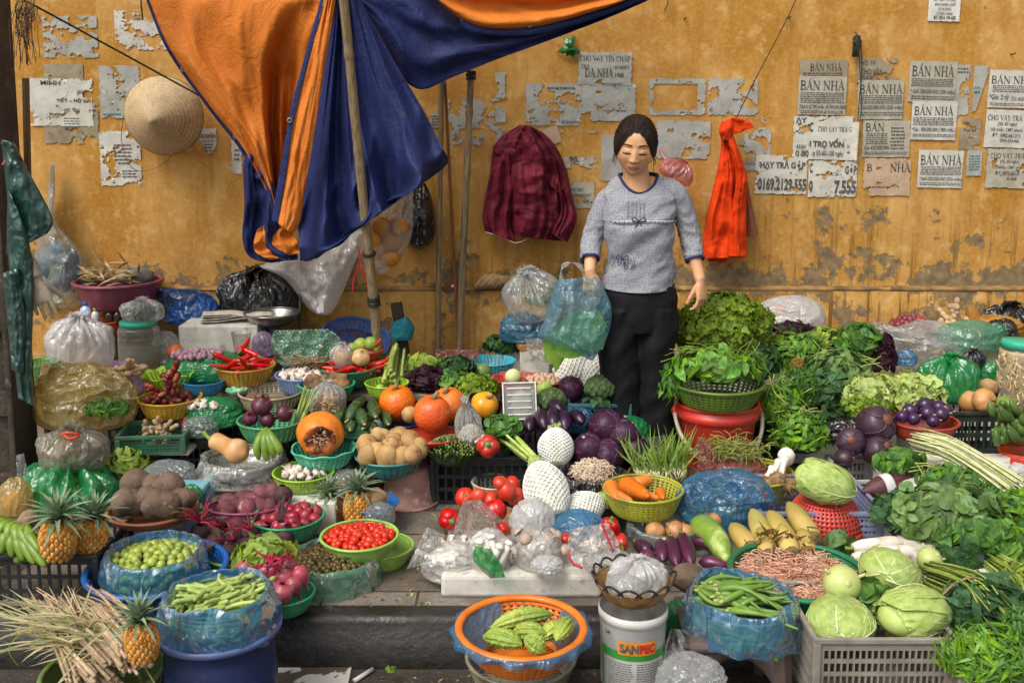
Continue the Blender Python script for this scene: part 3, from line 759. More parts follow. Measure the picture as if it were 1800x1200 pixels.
MB().ring((0,0,-.053),Rh,.004,64,6,fn=lambda p,a:(p[0]*(1+.012*math.sin(3*a)),p[1]*(1+.012*math.sin(3*a)),p[2]+.006*math.sin(2*a+1))).build('rim',mat('hat_rim','8A6B44','5E4529',rough=.6),hat)
rope('loose chin strap of the conical hat against the wall',[at(218,200,5.12),at(214,250,5.15),at(236,298,5.17),at(285,290,5.17),at(318,250,5.15)],.0018,mat('strap_cord','7A5A30',rough=.8),'chin_strap','strap')
# hung clothes
MAR=cloth('maroon_nylon','661C2A','501624',rough=.62,tr=.04,bs=40,bump=.5)
coat=thing('raincoat','crumpled maroon raincoat hung on the wall','coat',(0,0,0))
L_=[(915,222),(890,236),(868,258),(862,300),(858,350),(850,385),(853,410)]
R_=[(936,224),(958,236),(980,262),(996,300),(1004,350),(1012,385),(990,424)]
m=MB();m.grid(hung(L_,R_,110,100,5.12,lambda v:.04+.07*math.sin(PI*min(1,v*.9+.12)),.075,4.2,2.2,.045,.2),True,cap0=True,cap1=True)
m.grid(hung([(966,268),(974,320),(984,370),(966,408)],[(996,296),(1006,345),(1014,385),(998,426)],60,60,5.04,.04,.04,2.5,6.2,.02,.4),True,cap0=True,cap1=True)
m.grid(hung([(862,300),(852,350),(848,385),(856,408)],[(905,262),(906,330),(900,390),(908,426)],60,60,5.05,.03,.04,2.5,7.7,.02,.4),True,cap0=True,cap1=True)
m.build('coat_body',MAR,coat)
m=MB();m.grid(hung([(912,221),(884,238),(866,262),(880,280),(905,278)],[(930,220),(950,232),(976,262),(998,310),(1000,352)],60,60,5.05,.035,.03,3,4.1,.05,.5),True,cap0=True,cap1=True)
m.build('hood',MAR,coat)
m=MB()
m.tube([at(*p,5.0)for p in cat([(853,408),(880,416),(908,427),(935,414),(948,400)],24)],.003,6);m.tube([at(*p,5.02)for p in cat([(958,396),(974,412),(994,424)],12)],.0025,6)
m.build('hem_piping',mat('pale_piping','B59A8A',rough=.6),coat)
RED=cloth('red_orange_nylon','DC4210','C4360C',rough=.85,tr=.08,bs=40,bump=.5)
jk=thing('jacket','bright red orange jacket knotted on the wall','jacket')
m=MB();m.grid(hung([(1268,232),(1266,270),(1256,320),(1244,370),(1236,420),(1232,455)],[(1284,232),(1292,268),(1300,310),(1302,360),(1308,410),(1312,452)],80,90,5.12,lambda v:.03+.05*v,.035,2.2,1.0,.03,.3),True,cap0=True,cap1=True)
m.build('jacket_body',RED,jk)
m=MB();m.grid(hung([(1276,244),(1290,290),(1292,330),(1282,380),(1280,450)],[(1290,240),(1308,290),(1314,316),(1312,360),(1313,452)],60,80,5.06,.035,.022,1.4,3.0,.03,.4),True,cap0=True,cap1=True)
m.build('sleeve',RED,jk)
m=MB();m.grid(hung([(1243,430),(1244,445),(1245,459)],[(1279,430),(1279,447),(1277,462)],30,12,5.15,.03,.01,2,0,.01,.4),True,cap0=True,cap1=True)
m.build('lower_hem',RED,jk)
m=MB()
m.grid(hung([(1268,214),(1264,230),(1268,248)],[(1292,206),(1294,224),(1286,246)],30,20,5.06,.05,.012,2,1,.03,.5),True,cap0=True,cap1=True)
m.grid(hung([(1284,208),(1288,218),(1286,238)],[(1300,207),(1318,214),(1326,224)],30,24,5.05,.04,.014,2,2,.03,.5),True,cap0=True,cap1=True)
m.build('knot',RED,jk)
m=MB();m.grid(hung([(1306,310),(1310,360),(1312,415)],[(1312,308),(1322,360),(1333,412)],24,30,5.14,.025,.006,1.5,0,.01,.4),True,cap0=True,cap1=True)
m.build('grey_lining',mat('lining_cloth','6A5446','8A3A1C',ns=9,rough=.7),jk)
# the stallholder
PD=4.25
PO=Vector((at(1124,400,PD).x,PD,0))
def L3(px,py,dy=0):return at(px,py,PD+dy)-PO
def smooth(a,b,x):
 t=min(1,max(0,(x-a)/(b-a)));return t*t*(3-2*t)
woman=thing('person','woman in grey dotted top and black trousers looking down, holding a blue plastic bag','person',PO)
SKIN=mat('skin','D4A47C','C28E66',ns=14,lo=.35,hi=.7,rough=.48,sss=.12,bump=.12,bs=220,bd=.002,spec=.4)
# head --------------------------------------------------
HR=(.082,.099,.117)
def gau(x,z,x0,z0,sx,sz):return math.exp(-((x-x0)/sx)**2-((z-z0)/sz)**2)
def face_d(x,z):
 ax=abs(x)
 d=.0035*gau(ax,z,0,.058,.05,.03)
 d+=.004*gau(ax,z,.03,.026,.022,.008) # brows
 d-=.0065*gau(ax,z,.031,.008,.018,.013) # sockets
 d+=.0075*gau(ax,z,.0315,.003,.0135,.0095) # lids over the eyeballs
 d-=.003*gau(ax,z,.031,.0125,.013,.002) # lid crease
 d-=.003*gau(ax,z,.031,-.0085,.014,.0022) # lash line
 d+=.003*gau(ax,z,.045,-.028,.024,.026) # cheekbones
 nb=smooth(.02,-.035,z)
 d+=(.004+.0115*nb)*math.exp(-(x/(.0085+.0045*nb))**2)*smooth(.024,.004,z)*smooth(-.049,-.041,z) # nose ridge
 d+=.0085*gau(ax,z,.0135,-.040,.0065,.0066) # wings
 d+=.004*gau(ax,z,0,-.037,.009,.008) # tip
 d-=.002*gau(ax,z,0,-.053,.004,.006)
 d+=.0065*gau(ax,z,0,-.0655,.026,.012) # mouth mound
 d+=.0035*gau(ax,z,0,-.0615,.019,.0038)+.0045*gau(ax,z,0,-.0725,.016,.0045)
 d-=.004*gau(ax,z,0,-.067,.022,.0016)
 d-=.004*gau(ax,z,0,-.082,.018,.005)
 d+=.008*gau(ax,z,0,-.096,.02,.012) # chin
 d-=.0038*gau(ax,z,.030,-.055,.005,.017)
 d-=.0022*gau(ax,z,.034,-.0165,.016,.0025)
 d-=.004*gau(ax,z,.0075,-.0475,.0035,.0025) # nasolabial
 return d
def jaw(z):return 1-.25*smooth(-.03,-.112,z)-.05*smooth(.05,.1,z)
def front_y(x,z):
 q=1-(x/(HR[0]*jaw(z)))**2-(z/HR[2])**2
 return-HR[1]*max(q,0)**.42*.93-face_d(x,z)
def headp(u):
 x,y,z=u.x*HR[0],u.y*HR[1],u.z*HR[2]
 x*=jaw(z)
 if u.y<0:
  w=smooth(0,.25,-u.y)
  y0=y
  q=max(1-u.x**2-u.z**2,0)
  y=(1-w)*y0+w*(-HR[1]*q**.42*.93-face_d(x,z))
 else:
  y*=.95 if z>-.02 else .95*(1-.45*smooth(-.02,-.1,z))
 return Vector((x,y,z))
HM=Matrix.Translation(L3(1117,258,-.03))@Euler((math.radians(12),math.radians(4),math.radians(-7))).to_matrix().to_4x4()
body=MB()
body.ell((0,0,0),1,110,84,headp,HM)
for sx in(-1,1):
 body.ell((sx*.073,.012,-.008),(.009,.019,.032),14,10,None,HM@Matrix.Rotation(sx*-.25,4,'Z'))
hb=HM@Vector((0,.025,-.06))
nk=L3(1121,335,.02)
body.tube([hb+Vector((0,.0,.02)),hb.lerp(nk,.5)+Vector((0,.004,0)),nk,nk+Vector((0,.01,-.05))],[.054,.054,.062,.075],24)
def loftrings(rg,n=48,front=None):
 """rg: (cx, cy, z, a, b, front_drop, side_drop, power)"""
 rows=[]
 for cx,cy,z,a,b,fd,sdp,e in rg:
  row=[]
  for j in range(n):
   t=2*PI*j/n;c,s=math.cos(t),math.sin(t)
   x=a*abs(c)**e*(1 if c>0 else-1);y=b*abs(s)**e*(1 if s>0 else-1)
   row.append((cx+x,cy+y,z-fd*max(0,-s)**1.5-sdp*abs(c)**2))
  rows.append(row)
 return rows
TR=[(-.006,.02,1.318,.080,.062,.078,.004,1),(-.006,.02,1.308,.104,.072,.074,.012,1),(-.004,.02,1.292,.134,.08,.066,.03,.95),(-.002,.018,1.268,.154,.09,.05,.036,.9),(0,.015,1.205,.156,.10,.03,.015,.9),(0,.008,1.13,.150,.118,.01,0,.88),(.002,.006,1.08,.148,.122,0,0,.88),(.003,.01,1.0,.143,.108,0,0,.88),(.004,.012,.94,.146,.108,0,0,.88),(.004,.012,.885,.158,.116,0,0,.88),(.004,.012,.848,.167,.122,.012,0,.88)]
TR=[(a[0],a[1],a[2],a[3]*(.955 if a[2]<1.25 else 1),a[4]*.96,a[5],a[6],a[7])for a in TR]
def ringat(z,sc=1.0):
 i=0
 while i<len(TR)-2 and TR[i+1][2]>z:i+=1
 f=(z-TR[i][2])/(TR[i+1][2]-TR[i][2]);f=min(1,max(0,f))
 return[p*(1-f)+q*f for p,q in zip(TR[i],TR[i+1])]
def chest_y(x,z):
 r=ringat(z+.01)
 q=min(.98,abs(x-r[0])/r[3])**(1/r[7])
 return r[1]-r[4]*max(0,1-q*q)**(r[7]/2)
tb=[(a[0],a[1],a[2]-.006,a[3]*.86,a[4]*.82,a[5],a[6],a[7])for a in TR]
body.grid(loftrings([(-.006,.02,1.30,.04,.04,.05,.0,1)]+tb+[(.004,.012,.80,.12,.08,0,0,.9)],48),True,cap0=True,cap1=True)
# arms
def P(px,py,dy):return L3(px,py,dy)
RA=[P(1072,362,.03),P(1052,390,.035),P(1041,425,.02),P(1038,455,-.03),P(1037,478,-.075)]
LA=[P(1186,360,.03),P(1206,388,.04),P(1215,424,.03),P(1222,458,-.01),P(1231,492,-.045)]
for A in(RA,LA):
 q=cat([tuple(p)for p in A],16)
 body.tube(q,[(.040-.018*(i/15)**.9)*(.55+.45*smooth(0,4,i))for i in range(16)],18)
def hand(mb,wr,d,n,w,curl,spread=.0205,thumb=(.5,.6),k=1.0):
 """d: towards the fingers, n: the way the palm faces, w: thumb side; curl: 4 finger bends"""
 d=d.normalized();n=(n-d*n.dot(d)).normalized();w0=d.cross(n);w=w0 if w0.dot(w)>0 else-w0
 rows=[]
 for t,a,b in((-.012,.024,.019),(.01,.025,.0175),(.035,.034,.0165),(.06,.040,.0155),(.082,.041,.0125),(.09,.034,.008)):
  rows.append([wr+d*t*k+(w*a*math.cos(2*PI*j/20)+n*b*math.sin(2*PI*j/20))*k for j in range(20)])
 mb.grid(rows,True,cap0=True,cap1=True)
 tips=[]
 for i,ln in enumerate((.066,.074,.069,.054)):
  off=(1.5-i)*spread
  p=wr+(d*(.082-.004*abs(1.4-i))+w*off)*k
  a=curl[i]*.35;pts=[p-d*.02*k,p]
  for f,bend in((.46,.45),(.31,.4),(.26,.25)):
   dd=(d*math.cos(a)+n*math.sin(a)+w*(1.5-i)*.05).normalized()
   p=p+dd*ln*f*k;pts.append(p);a+=curl[i]*bend
  mb.tube(cat([tuple(x)for x in pts],14),[(.0088-.0028*j/13)*k for j in range(14)],10)
  tips.append(p)
 p=wr+(d*.022+w*.024+n*.006)*k;pts=[p-w*.012*k,p]
 dd=(d*.75+w*.75*thumb[0]+n*thumb[1]).normalized()
 for f in(.04,.03,.022):
  p=p+dd*f*k;pts.append(p);dd=(dd+d*.25+n*.18-w*.12).normalized()
 mb.tube(cat([tuple(x)for x in pts],12),[(.0115-.0035*j/11)*k for j in range(12)],10)
 return tips
hand(body,RA[-1],Vector((.10,-.12,-1)),Vector((.15,.95,-.1)),Vector((1,0,0)),(1.9,2.1,2.2,2.3),thumb=(.3,.15),k=.93)
hand(body,LA[-1],Vector((.10,-.12,-1)),Vector((-.75,.65,0)),Vector((-.6,-.8,0)),(1.1,1.35,1.55,1.7),thumb=(.35,.45),k=.97)
# legs and feet inside the trousers
for sx in(-1,1):
 body.tube([(sx*.075,.01,.8),(sx*.078,.01,.45),(sx*.072,.02,.2),(sx*.07,.02,.05)],[.085,.058,.045,.036],18)
 body.ell((sx*.072,-.05,.035),(.042,.11,.032),16,10)
bo=body.build('body',SKIN,woman)
md=bo.modifiers.new('r','REMESH');md.mode='VOXEL';md.voxel_size=.0032;md.use_smooth_shade=True
md=bo.modifiers.new('s','SMOOTH');md.factor=.4;md.iterations=2
# face details that lie on the skin
def patch(name,mt,poly,n=10,k=4,off=.0012):
 """poly(t)->(x,z0,z1) band on the face"""
 m=MB();rows=[]
 for i in range(n+1):
  x,z0,z1=poly(i/n)
  rows.append([HM@Vector((x,front_y(x,z0+(z1-z0)*j/k)-off,z0+(z1-z0)*j/k))for j in range(k+1)])
 m.grid(rows);return m.build(name,mt,woman)
HAIRM=mat('dark_hair','25150E','140B07',ns=30,st=(30,30,3),rough=.6,bump=.6,bs=40,bd=.003,spec=.25)
LIP=mat('lips','9C4A44','8A3C38',rough=.4)
patch('lips',LIP,lambda t:((t-.5)*.046,-.0676-.0045*(abs(t-.5)*2)**2,-.0612-.0075*(abs(t-.5)*2)**1.6+.0012*math.cos((t-.5)*14)),16,4,.0009)
patch('lips',LIP,lambda t:((t-.5)*.043,-.0762+.0042*(abs(t-.5)*2)**2,-.0677-.0042*(abs(t-.5)*2)**2),16,4,.0009)
for s in(-1,1):
 patch('eyebrow',HAIRM,lambda t:(s*(.013+.036*t),.0215+.007*math.sin(t*2.3)-.003*t,.0268+.0072*math.sin(t*2.3)-.0055*t),12,3,.0015)
 patch('eyelashes',HAIRM,lambda t:(s*(.0155+.033*t),-.0100-.0012*math.sin(t*PI)-.0005*t,-.0058-.0012*math.sin(t*PI)-.0005*t),12,2,.0022)
# hair --------------------------------------------------
m=MB();rows=[]
nH,kH=180,120
def hairline(x):return .074-21*x*x-.002*math.cos(x*300)
ok={}
for i in range(kH+1):
 ph=-PI/2+PI*i/kH;row=[]
 for j in range(nH):
  a=2*PI*j/nH
  u=Vector((math.cos(ph)*math.cos(a),math.cos(ph)*math.sin(a),math.sin(ph)))
  p=headp(u)if u.y>-.2 else Vector((u.x*HR[0]*jaw(u.z*HR[2]),u.y*HR[1],u.z*HR[2]))
  if u.y<-.05:p.y=min(p.y,front_y(p.x,p.z))if abs(p.x)<HR[0]*.9 else p.y
  dist=max(p.z-hairline(p.x),p.y+.018-1.15*max(0,.012-p.z)if p.z>-.085 else-1)
  ok[(i,j)]=dist
  off=.002+.017*smooth(0,.05,dist)*(1-.72*smooth(.03,.085,abs(p.x)))
  g=(.0007*math.sin(math.atan2(u.x,u.z+.3)*60+6*nz(u,3))+.0012*nz(u,7))*smooth(0,.02,dist)
  nrm=Vector((u.x/HR[0],u.y/HR[1],u.z/HR[2])).normalized()
  row.append(p+nrm*(off+g))
 rows.append(row)
m.grid(rows,True,HM,skip=lambda i,j:min(ok[(i,j)],ok[(i+1,(j+1)%nH)])<0)
m.ell((0,.098,-.045),(.05,.034,.045),24,16,lambda u:1+.05*math.sin(math.atan2(u.x,u.z)*14),HM)
def skull(u,off):
 u=u.normalized();p=headp(u)if u.y>-.2 else Vector((u.x*HR[0],-HR[1]*max(1-u.x**2-u.z**2,0)**.42*.93,u.z*HR[2]))
 return p+u*off
for i in range(420):
 s=rnd.choice((-1,1));x0=rnd.uniform(.001,.066);z0=hairline(x0)+rnd.uniform(.0,.012)
 ux,uz=s*x0/HR[0],z0/HR[2];u0=Vector((ux,-math.sqrt(max(.02,1-ux*ux-uz*uz)),uz)).normalized()
 u1=Vector((s*rnd.uniform(.55,.95),rnd.uniform(.25,.7),rnd.uniform(-.25,.25)+.5*(1-x0/.066))).normalized();um=Vector((s*(.25+9*x0),-.15,.95-9*x0)).normalized()
 pts=[skull(u0*(1-t)**2+um*2*t*(1-t)+u1*t*t,.001+.0185*smooth(0,.35,t)*(1-.6*smooth(.4,.9,abs(u0.lerp(u1,t).x))))for t in[k/8 for k in range(9)]]
 m.tube(cat([tuple(p)for p in pts],16),.0009,4,HM,cap=False)
for i in range(26):
 s=rnd.choice((-1,1));x=s*rnd.uniform(.066,.08);z=rnd.uniform(-.01,.03);pts=[(x,-.02,z)]
 for k in range(5):pts.append((pts[-1][0]+s*rnd.uniform(-.002,.006),pts[-1][1]+rnd.uniform(-.006,.008),pts[-1][2]-rnd.uniform(.008,.02)))
 m.tube(cat(pts,10),.0009,4,HM,cap=False)
m.build('hair',HAIRM,woman)
# top ---------------------------------------------------
def knit_mat():
 n=N('grey_dotted_knit');p=n.p;v=n.coord()
 c=n.mix(n.rng(n.noise(v,260,3),.35,.65),srgb('9A9BA0'),srgb('85868C'))
 vo=n.n('TexVoronoi');vo.voronoi_dimensions='2D';vo.inputs['Scale'].default_value=82;vo.inputs['Randomness'].default_value=.7
 xz=n.n('SeparateXYZ');n.l(v,xz.inputs[0]);cx=n.n('CombineXYZ');n.l(xz.outputs[0],cx.inputs[0]);n.l(xz.outputs[2],cx.inputs[1]);n.l(cx.outputs[0],vo.inputs['Vector'])
 c=n.mix(n.rng(vo.outputs['Distance'],.12,.2,.85,0),c,srgb('4A4C66'))
 n.l(c,p.inputs['Base Color']);p.inputs['Roughness'].default_value=.9;p.inputs['Specular IOR Level'].default_value=.15
 n.bump(n.math('ADD',n.noise(n.coord((1,1,.5)),22,4),n.math('MULTIPLY',n.noise(v,300,2),.2)),.35,.02)
 return n.m
KNIT=knit_mat()
NAVY=mat('navy_trim','23285C','1B2048',rough=.8)
def wrink(rows,amp,seed,st=(1,1,1)):
 out=[]
 for i,r in enumerate(rows):
  cx=sum(p[0]for p in r)/len(r);cy=sum(p[1]for p in r)/len(r);row=[]
  for p in r:
   d=Vector((p[0]-cx,p[1]-cy,0));d.normalize()
   e=(p[0]*st[0],p[1]*st[1],p[2]*st[2])
   dg,al=e[0]*.62-e[2]*.78,e[0]*.78+e[2]*.62
   w=amp*(3.2*(.28-abs(nz((dg*9,al*2.6,e[1]*3),1,seed)))+1.5*(.25-abs(nz((dg*19,al*6,e[1]*6),1,seed)))+.4*nz(e,30,seed))
   row.append((p[0]+d.x*w,p[1]+d.y*w,p[2]))
  out.append(row)
 return out
def dense(rg,n):return[tuple(x)for x in cat(rg,n)]
m=MB()
top_=dense(TR,80)
rows=wrink(loftrings(top_,128),.0085,3,(1,1,1.4))
m.grid(rows,True)
def sleeve(A,cuff,r0,r1,n=46,seed=0):
 q=cat([tuple(p)for p in A],n);L=[Vector(p)for p in q]
 rows=[]
 for i,p in enumerate(L):
  t=i/(n-1)
  ax=(L[min(i+1,n-1)]-L[max(i-1,0)]).normalized();e1=ax.cross(Vector((0,1,0))).normalized();e2=ax.cross(e1)
  r=(r0+(r1-r0)*t)*(.72+.28*smooth(0,.22,t))
  row=[]
  for j in range(40):
   a=2*PI*j/40
   rr=r*(1+.0)+.016*(.28-abs(nz((t*2.6+.35*math.cos(a+seed),math.sin(a)*.55,seed),3.0)))*(.25+t)+.007*(.25-abs(nz((t*4,math.cos(a),math.sin(a)+seed),4)))
   row.append(p+(e1*math.cos(a)+e2*math.sin(a))*rr)
  rows.append(row)
 return rows
RS=[P(1092,338,.025),P(1067,354,.03),P(1050,392,.035),P(1040,426,.02),P(1038,455,-.026)]
LS=[P(1160,324,.025),P(1189,344,.03),P(1206,388,.04),P(1214,424,.03),P(1221,455,-.004)]
m.grid(sleeve(RS,0,.049,.037,seed=1),True,cap0=True);m.grid(sleeve(LS,0,.049,.037,seed=2),True,cap0=True)
top=m.build('top',KNIT,woman,solid=.0025)
m=MB()
m.tube([Vector(loftrings([TR[0]],60)[0][j%60])+Vector((0,0,.001))for j in range(61)],.0062,8)
m.build('neck_band',NAVY,top)
for S in(RS,LS):
 r=sleeve(S,0,.049,.037,seed=1 if S is RS else 2)
 m=MB();c=Vector(S[-1]);ax=(Vector(S[-1])-Vector(S[-2])).normalized()
 m.grid([[c+(Vector(p)-Vector(S[-1]))*1.03+ax*o for p in r[-1]]+[]for o in(-.004,.007)],True)
 m.build('cuff_band',NAVY,top,solid=.003)
m=MB()
for i in range(34):
 x=-.145+.29*i/33;z=L3(1120,387).z+.010*math.cos(x*9)-.005
 y=chest_y(x,z)-.0125
 if i%2==0:m.ell((x,y,z),(.0036,.002,.0036),6,4)
 else:m.ell((x,y,z),(.0022,.002,.0022),6,4)
m.build('lace_band',mat('black_thread','1C1C26',rough=.8),top)
m=MB();rows=[]
for i in range(50):
 x=-.148+.296*i/49;z=L3(1120,387).z+.010*math.cos(x*9)-.005
 rows.append([(x,chest_y(x,z+o)-.0105,z+o)for o in(-.0055,.0055)])
m.grid(rows);m.build('lace_ground',mat('white_lace','B4B4B8',rough=.9),top,solid=.001)
def bow(px,py,k,name='bow'):
 m=MB();c=L3(px,py);c.y=chest_y(c.x,c.z)-.014
 for s in(-1,1):
  m.tube([c+Vector(v)*k for v in cat([(0,0,0),(s*.02,-.003,.014),(s*.027,0,.002),(s*.012,-.003,-.004),(0,0,0)],14)],.0024*k,6)
  m.tube([c+Vector(v)*k for v in cat([(0,0,0),(s*.008,-.002,-.016),(s*.018,-.001,-.034)],10)],.0022*k,6)
 m.ell(c,.0045*k,8,6);m.build(name,NAVY,top)
bow(1117,383,1.0);bow(1090,449,.9)
m=MB()
for i in range(5):
 x0=L3(1104+7*i,0).x
 m.tube([(x0,chest_y(x0,z)-.007,z)for z in[L3(0,350+k*3.4).z for k in range(9)]],.0016,5)
m.build('pleats',KNIT,top)
m=MB()
for i in range(12):
 a,b=L3(1072+i*3.2+rnd.uniform(-2,2),447+rnd.uniform(-4,4)),L3(1070+i*3.4+rnd.uniform(-2,2),462+rnd.uniform(-4,6))
 for v in(a,b):v.y=chest_y(v.x,v.z)-.011
 m.tube([a,(a+b)/2+Vector((.003,-.001,0)),b],.0013,5)
m.build('embroidery',mat('grey_thread','55565E',rough=.9),top)
# trousers ------------------------------------------------
m=MB()
hip=dense([(.004,.012,.885,.135,.09,0,0,.9),(.004,.012,.84,.152,.106,0,0,.88),(.004,.012,.78,.162,.112,0,0,.88),(.002,.012,.72,.158,.110,0,0,.88),(0,.012,.66,.150,.104,0,0,.84)],24)
m.grid(wrink(loftrings(hip,80),.004,5),True,cap0=True,cap1=True)
for s,bx in((-1,-.068),(1,.082)):
 lg=dense([(s*.085,.012,.76,.082,.112,0,0,.95),(s*.082+.003,.012,.66,.084,.108,0,0,.95),(s*.078+.004,.0,.45,.083,.092,0,0,.95),(bx+.004,.01,.25,.088,.09,0,0,.95),(bx,.015,.07,.095,.1,0,0,.95)],60)
 m.grid(wrink(loftrings(lg,64),.009,9+s,(1,1,.6)),True,cap0=True,cap1=True)
tr=m.build('trousers',mat('black_cotton','131215','0C0B0E',rough=.75,bump=.25,bs=12,bd=.02,spec=.25),woman)
md=tr.modifiers.new('r','REMESH');md.mode='VOXEL';md.voxel_size=.006;md.use_smooth_shade=True
md=tr.modifiers.new('s','SMOOTH');md.factor=.5;md.iterations=3
for s in(-1,1):
 m=MB();m.ell((s*.073,-.05,.012),(.048,.125,.012),18,8);m.ring((s*.073,-.09,.03),.04,.008,20,8,ez=1.0)
 m.build('sandal',mat('dark_sandal','2A2420',rough=.6),woman)
# containers
def plast(name,c,c2=None,rough=.38,**k):
 return mat(name,c,c2 or mul(srgb(c)if isinstance(c,str)else c,.78),ns=9,lo=.4,hi=.75,rough=rough,bump=.12,bs=60,bd=.002,c3=k.pop('dirt','5A4A38'),ns3=13,lo3=.52,hi3=.86,**k)
def place(cx,cy,w,hk,z,d):
 """rim centre, radius and height from the photo and the height it stands on"""
 if d is None:
  c=onz(cx,cy,z+.05)
  for _ in range(4):
   Rr=w/2*mpp(cy,c.y);c=onz(cx,cy,z+hk*Rr)
 else:
  c=at(cx,cy,d)
 return c,w/2*mpp(cy,c.y)
class Bowl:pass
def basin(name,label,cx,cy,w,mt,z=None,d=None,hk=.6,bot=.68,pat=None,rim=.04,cate='basin',group=None,rot=None,rimmat=None,scal=0,thick=.0028,curve=.35,ey=1.0,ribs=0):
 c,R=place(cx,cy,w,hk,z,d);H=hk*R
 root=thing(name,label,cate,(c.x,c.y,c.z-H),group,rot)
 def prof(t):return R*(bot+(1-bot)*(t**(1-curve)if t>0 else 0))
 def fn(p,a):
  q=p[2]/H
  k=1+scal*q*math.sin(a*9)if scal else 1
  if ribs:k*=1+.008*math.sin(a*ribs)
  return(p[0]*k,p[1]*k*ey,p[2]+(scal*R*.9*q*q*math.cos(a*9)if scal else 0))
 m=MB()
 if pat:
  cols,rws,fr=pat  # columns, hole rows, share of the row that is open
  n=cols*2
  zs=[0.0];op=[]
  m0,m1=.10,.88
  for r in range(rws):
   a0=m0+(m1-m0)*r/rws;a1=a0+(m1-m0)/rws*fr
   zs+=[a0,a1];op+=[len(zs)-2]
  zs.append(1.0)
  pf=[(prof(t),t*H)for t in zs]
  m.lathe(pf,n,fn=fn,skip=lambda i,j:i in op and j%2==0)
  bn=[(R*bot*t,0)for t in(0,.25,.5,.75,1)]
  m.lathe(bn,n,fn=fn,skip=lambda i,j:i in(2,3)and j%2==0 and rws>2)
  thick=max(thick,.003)
 else:
  m.lathe([(0,0)]+[(R*bot*.6,0),(R*bot*.97,0)]+[(prof(t),t*H)for t in(.0,.04,.12,.25,.4,.55,.7,.85,1)],64,fn=fn)
 m.build('bowl_wall',mt,root,solid=thick)
 m=MB();m.ring((0,0,H),R,R*rim,72,8,fn=fn if(scal or ey!=1 or ribs)else None,ez=.8)
 m.build('rim',rimmat or mt,root)
 b=Bowl();b.root,b.c,b.R,b.H,b.z,b.zr,b.bot=root,c,R,H,c.z-H,c.z,bot
 return b
def crate(name,label,x0,x1,ytop,mt,d=None,z=None,D=.3,h=.2,cols=14,rws=4,group=None,yaw=0,cate='crate',taper=.0,fr=.72):
 """x0,x1: front top edge in the photo"""
 cx=(x0+x1)/2
 c=at(cx,ytop,d)if d is not None else onz(cx,ytop,z+h)
 W=(x1-x0)*mpp(ytop,c.y)
 o=Vector((c.x,c.y+D/2,c.z-h))
 root=thing(name,label,cate,o,group,(0,0,yaw))
 for(ax,wd,sg)in(('x',W,-1),('x',W,1),('y',D,-1),('y',D,1)):
  nc=max(3,int(cols*wd/W));us=[0]
  for i in range(nc):
   a0=.05+.9*i/nc;us+=[a0+.9/nc*.14,a0+.9/nc*.86]
  us.append(1);zs=[0]
  for r in range(rws):
   a0=.05+.84*r/rws;zs+=[a0+.84/rws*(1-fr)/2,a0+.84/rws*(1+fr)/2]
  zs.append(1)
  rows=[]
  for t in zs:
   k=1-taper*(1-t)
   rows.append([((u-.5)*wd*k,sg*D/2*k,t*h)if ax=='x' else(sg*W/2*k,(u-.5)*wd*k,t*h)for u in us])
  MB().grid(rows,skip=lambda i,j:i%2==1 and j%2==1).build('side_lattice',mt,root,smooth=False,solid=.006)
 m=MB()
 for s in(-1,1):
  m.box((0,s*(D/2+.004),h),(W+.02,.014,.016));m.box((s*(W/2+.004),0,h-.0006),(.014,D,.016))
 m.build('rim',mt,root,smooth=False,bevel=.003)
 for s in(-1,1):
  for t in(-1,1):MB().box((s*W/2,t*D/2,h/2-.002),(.022,.022,h-.008)).build('corner_post',mt,root,smooth=False,bevel=.004)
 m=MB();m.box((0,0,.006),(W*.97,D*.97,.008));m.build('floor_panel',mt,root,smooth=False)
 b=Bowl();b.root,b.c,b.zr,b.W,b.D,b.y0=root,o,c.z,W,D,c.y
 return b
FOAM=mat('styrofoam','CFCBC2','B5AFA2',ns=12,rough=.85,bump=.35,bs=120,bd=.003,c3='8A7F6E',ns3=26,lo3=.58,hi3=.75)
def slab(name,label,x0,x1,ytop,d=None,z=None,D=.3,h=.05,mt=FOAM,cate='board',group=None,yaw=0,bev=.006):
 c=at((x0+x1)/2,ytop,d)if d is not None else onz((x0+x1)/2,ytop,z+h)
 W=(x1-x0)*mpp(ytop,c.y)
 o=one(name,MB().box((0,0,h/2),(W,D,h)),mt,label,cate,(c.x,c.y+D/2,c.z-h),group,(0,0,yaw),smooth=False,bevel=bev)
 b=Bowl();b.root,b.zr,b.W,b.D,b.c=o,c.z,W,D,Vector((c.x,c.y+D/2,c.z));return b
# plastic film bags
FILM={ 'blue':bagm('blue_film','5A9CCC',.34,(.58,.82,.96)),'green':bagm('green_bag_film','2FAA62',.5,(.45,.88,.62)),'clear':bagm('clear_film','E2E4E2',.2,(.96,.97,.96),rough=.15), 'white':bagm('white_film','E6E6E4',.6,(.95,.95,.95)),'milky':bagm('milky_film','EDEDEA',.4,(.97,.97,.97)),'yellow':bagm('yellowish_film','D2BE78',.34,(.96,.9,.66)),'pink':bagm('pink_film','E28E8A',.42,(.97,.78,.78)), 'black':bagm('black_film','141518',.97,rough=.25,wr=.8,gl=.04),'grey':bagm('grey_film','BCC2C0',.3,(.86,.9,.9)),'violet':bagm('violet_film','C4A8CC',.4,(.9,.8,.92)),'teal':bagm('dark_teal_film','2C5C52',.85,(.3,.5,.45),rough=.28,gl=.04), 'deepblue':bagm('deep_blue_film','2A72C0',.62,(.35,.62,.9)),'smoke':bagm('smoky_film','B8B2A0',.26,(.9,.87,.8)),'palegreen':bagm('pale_green_film','84C8A6',.34,(.75,.94,.84)),}
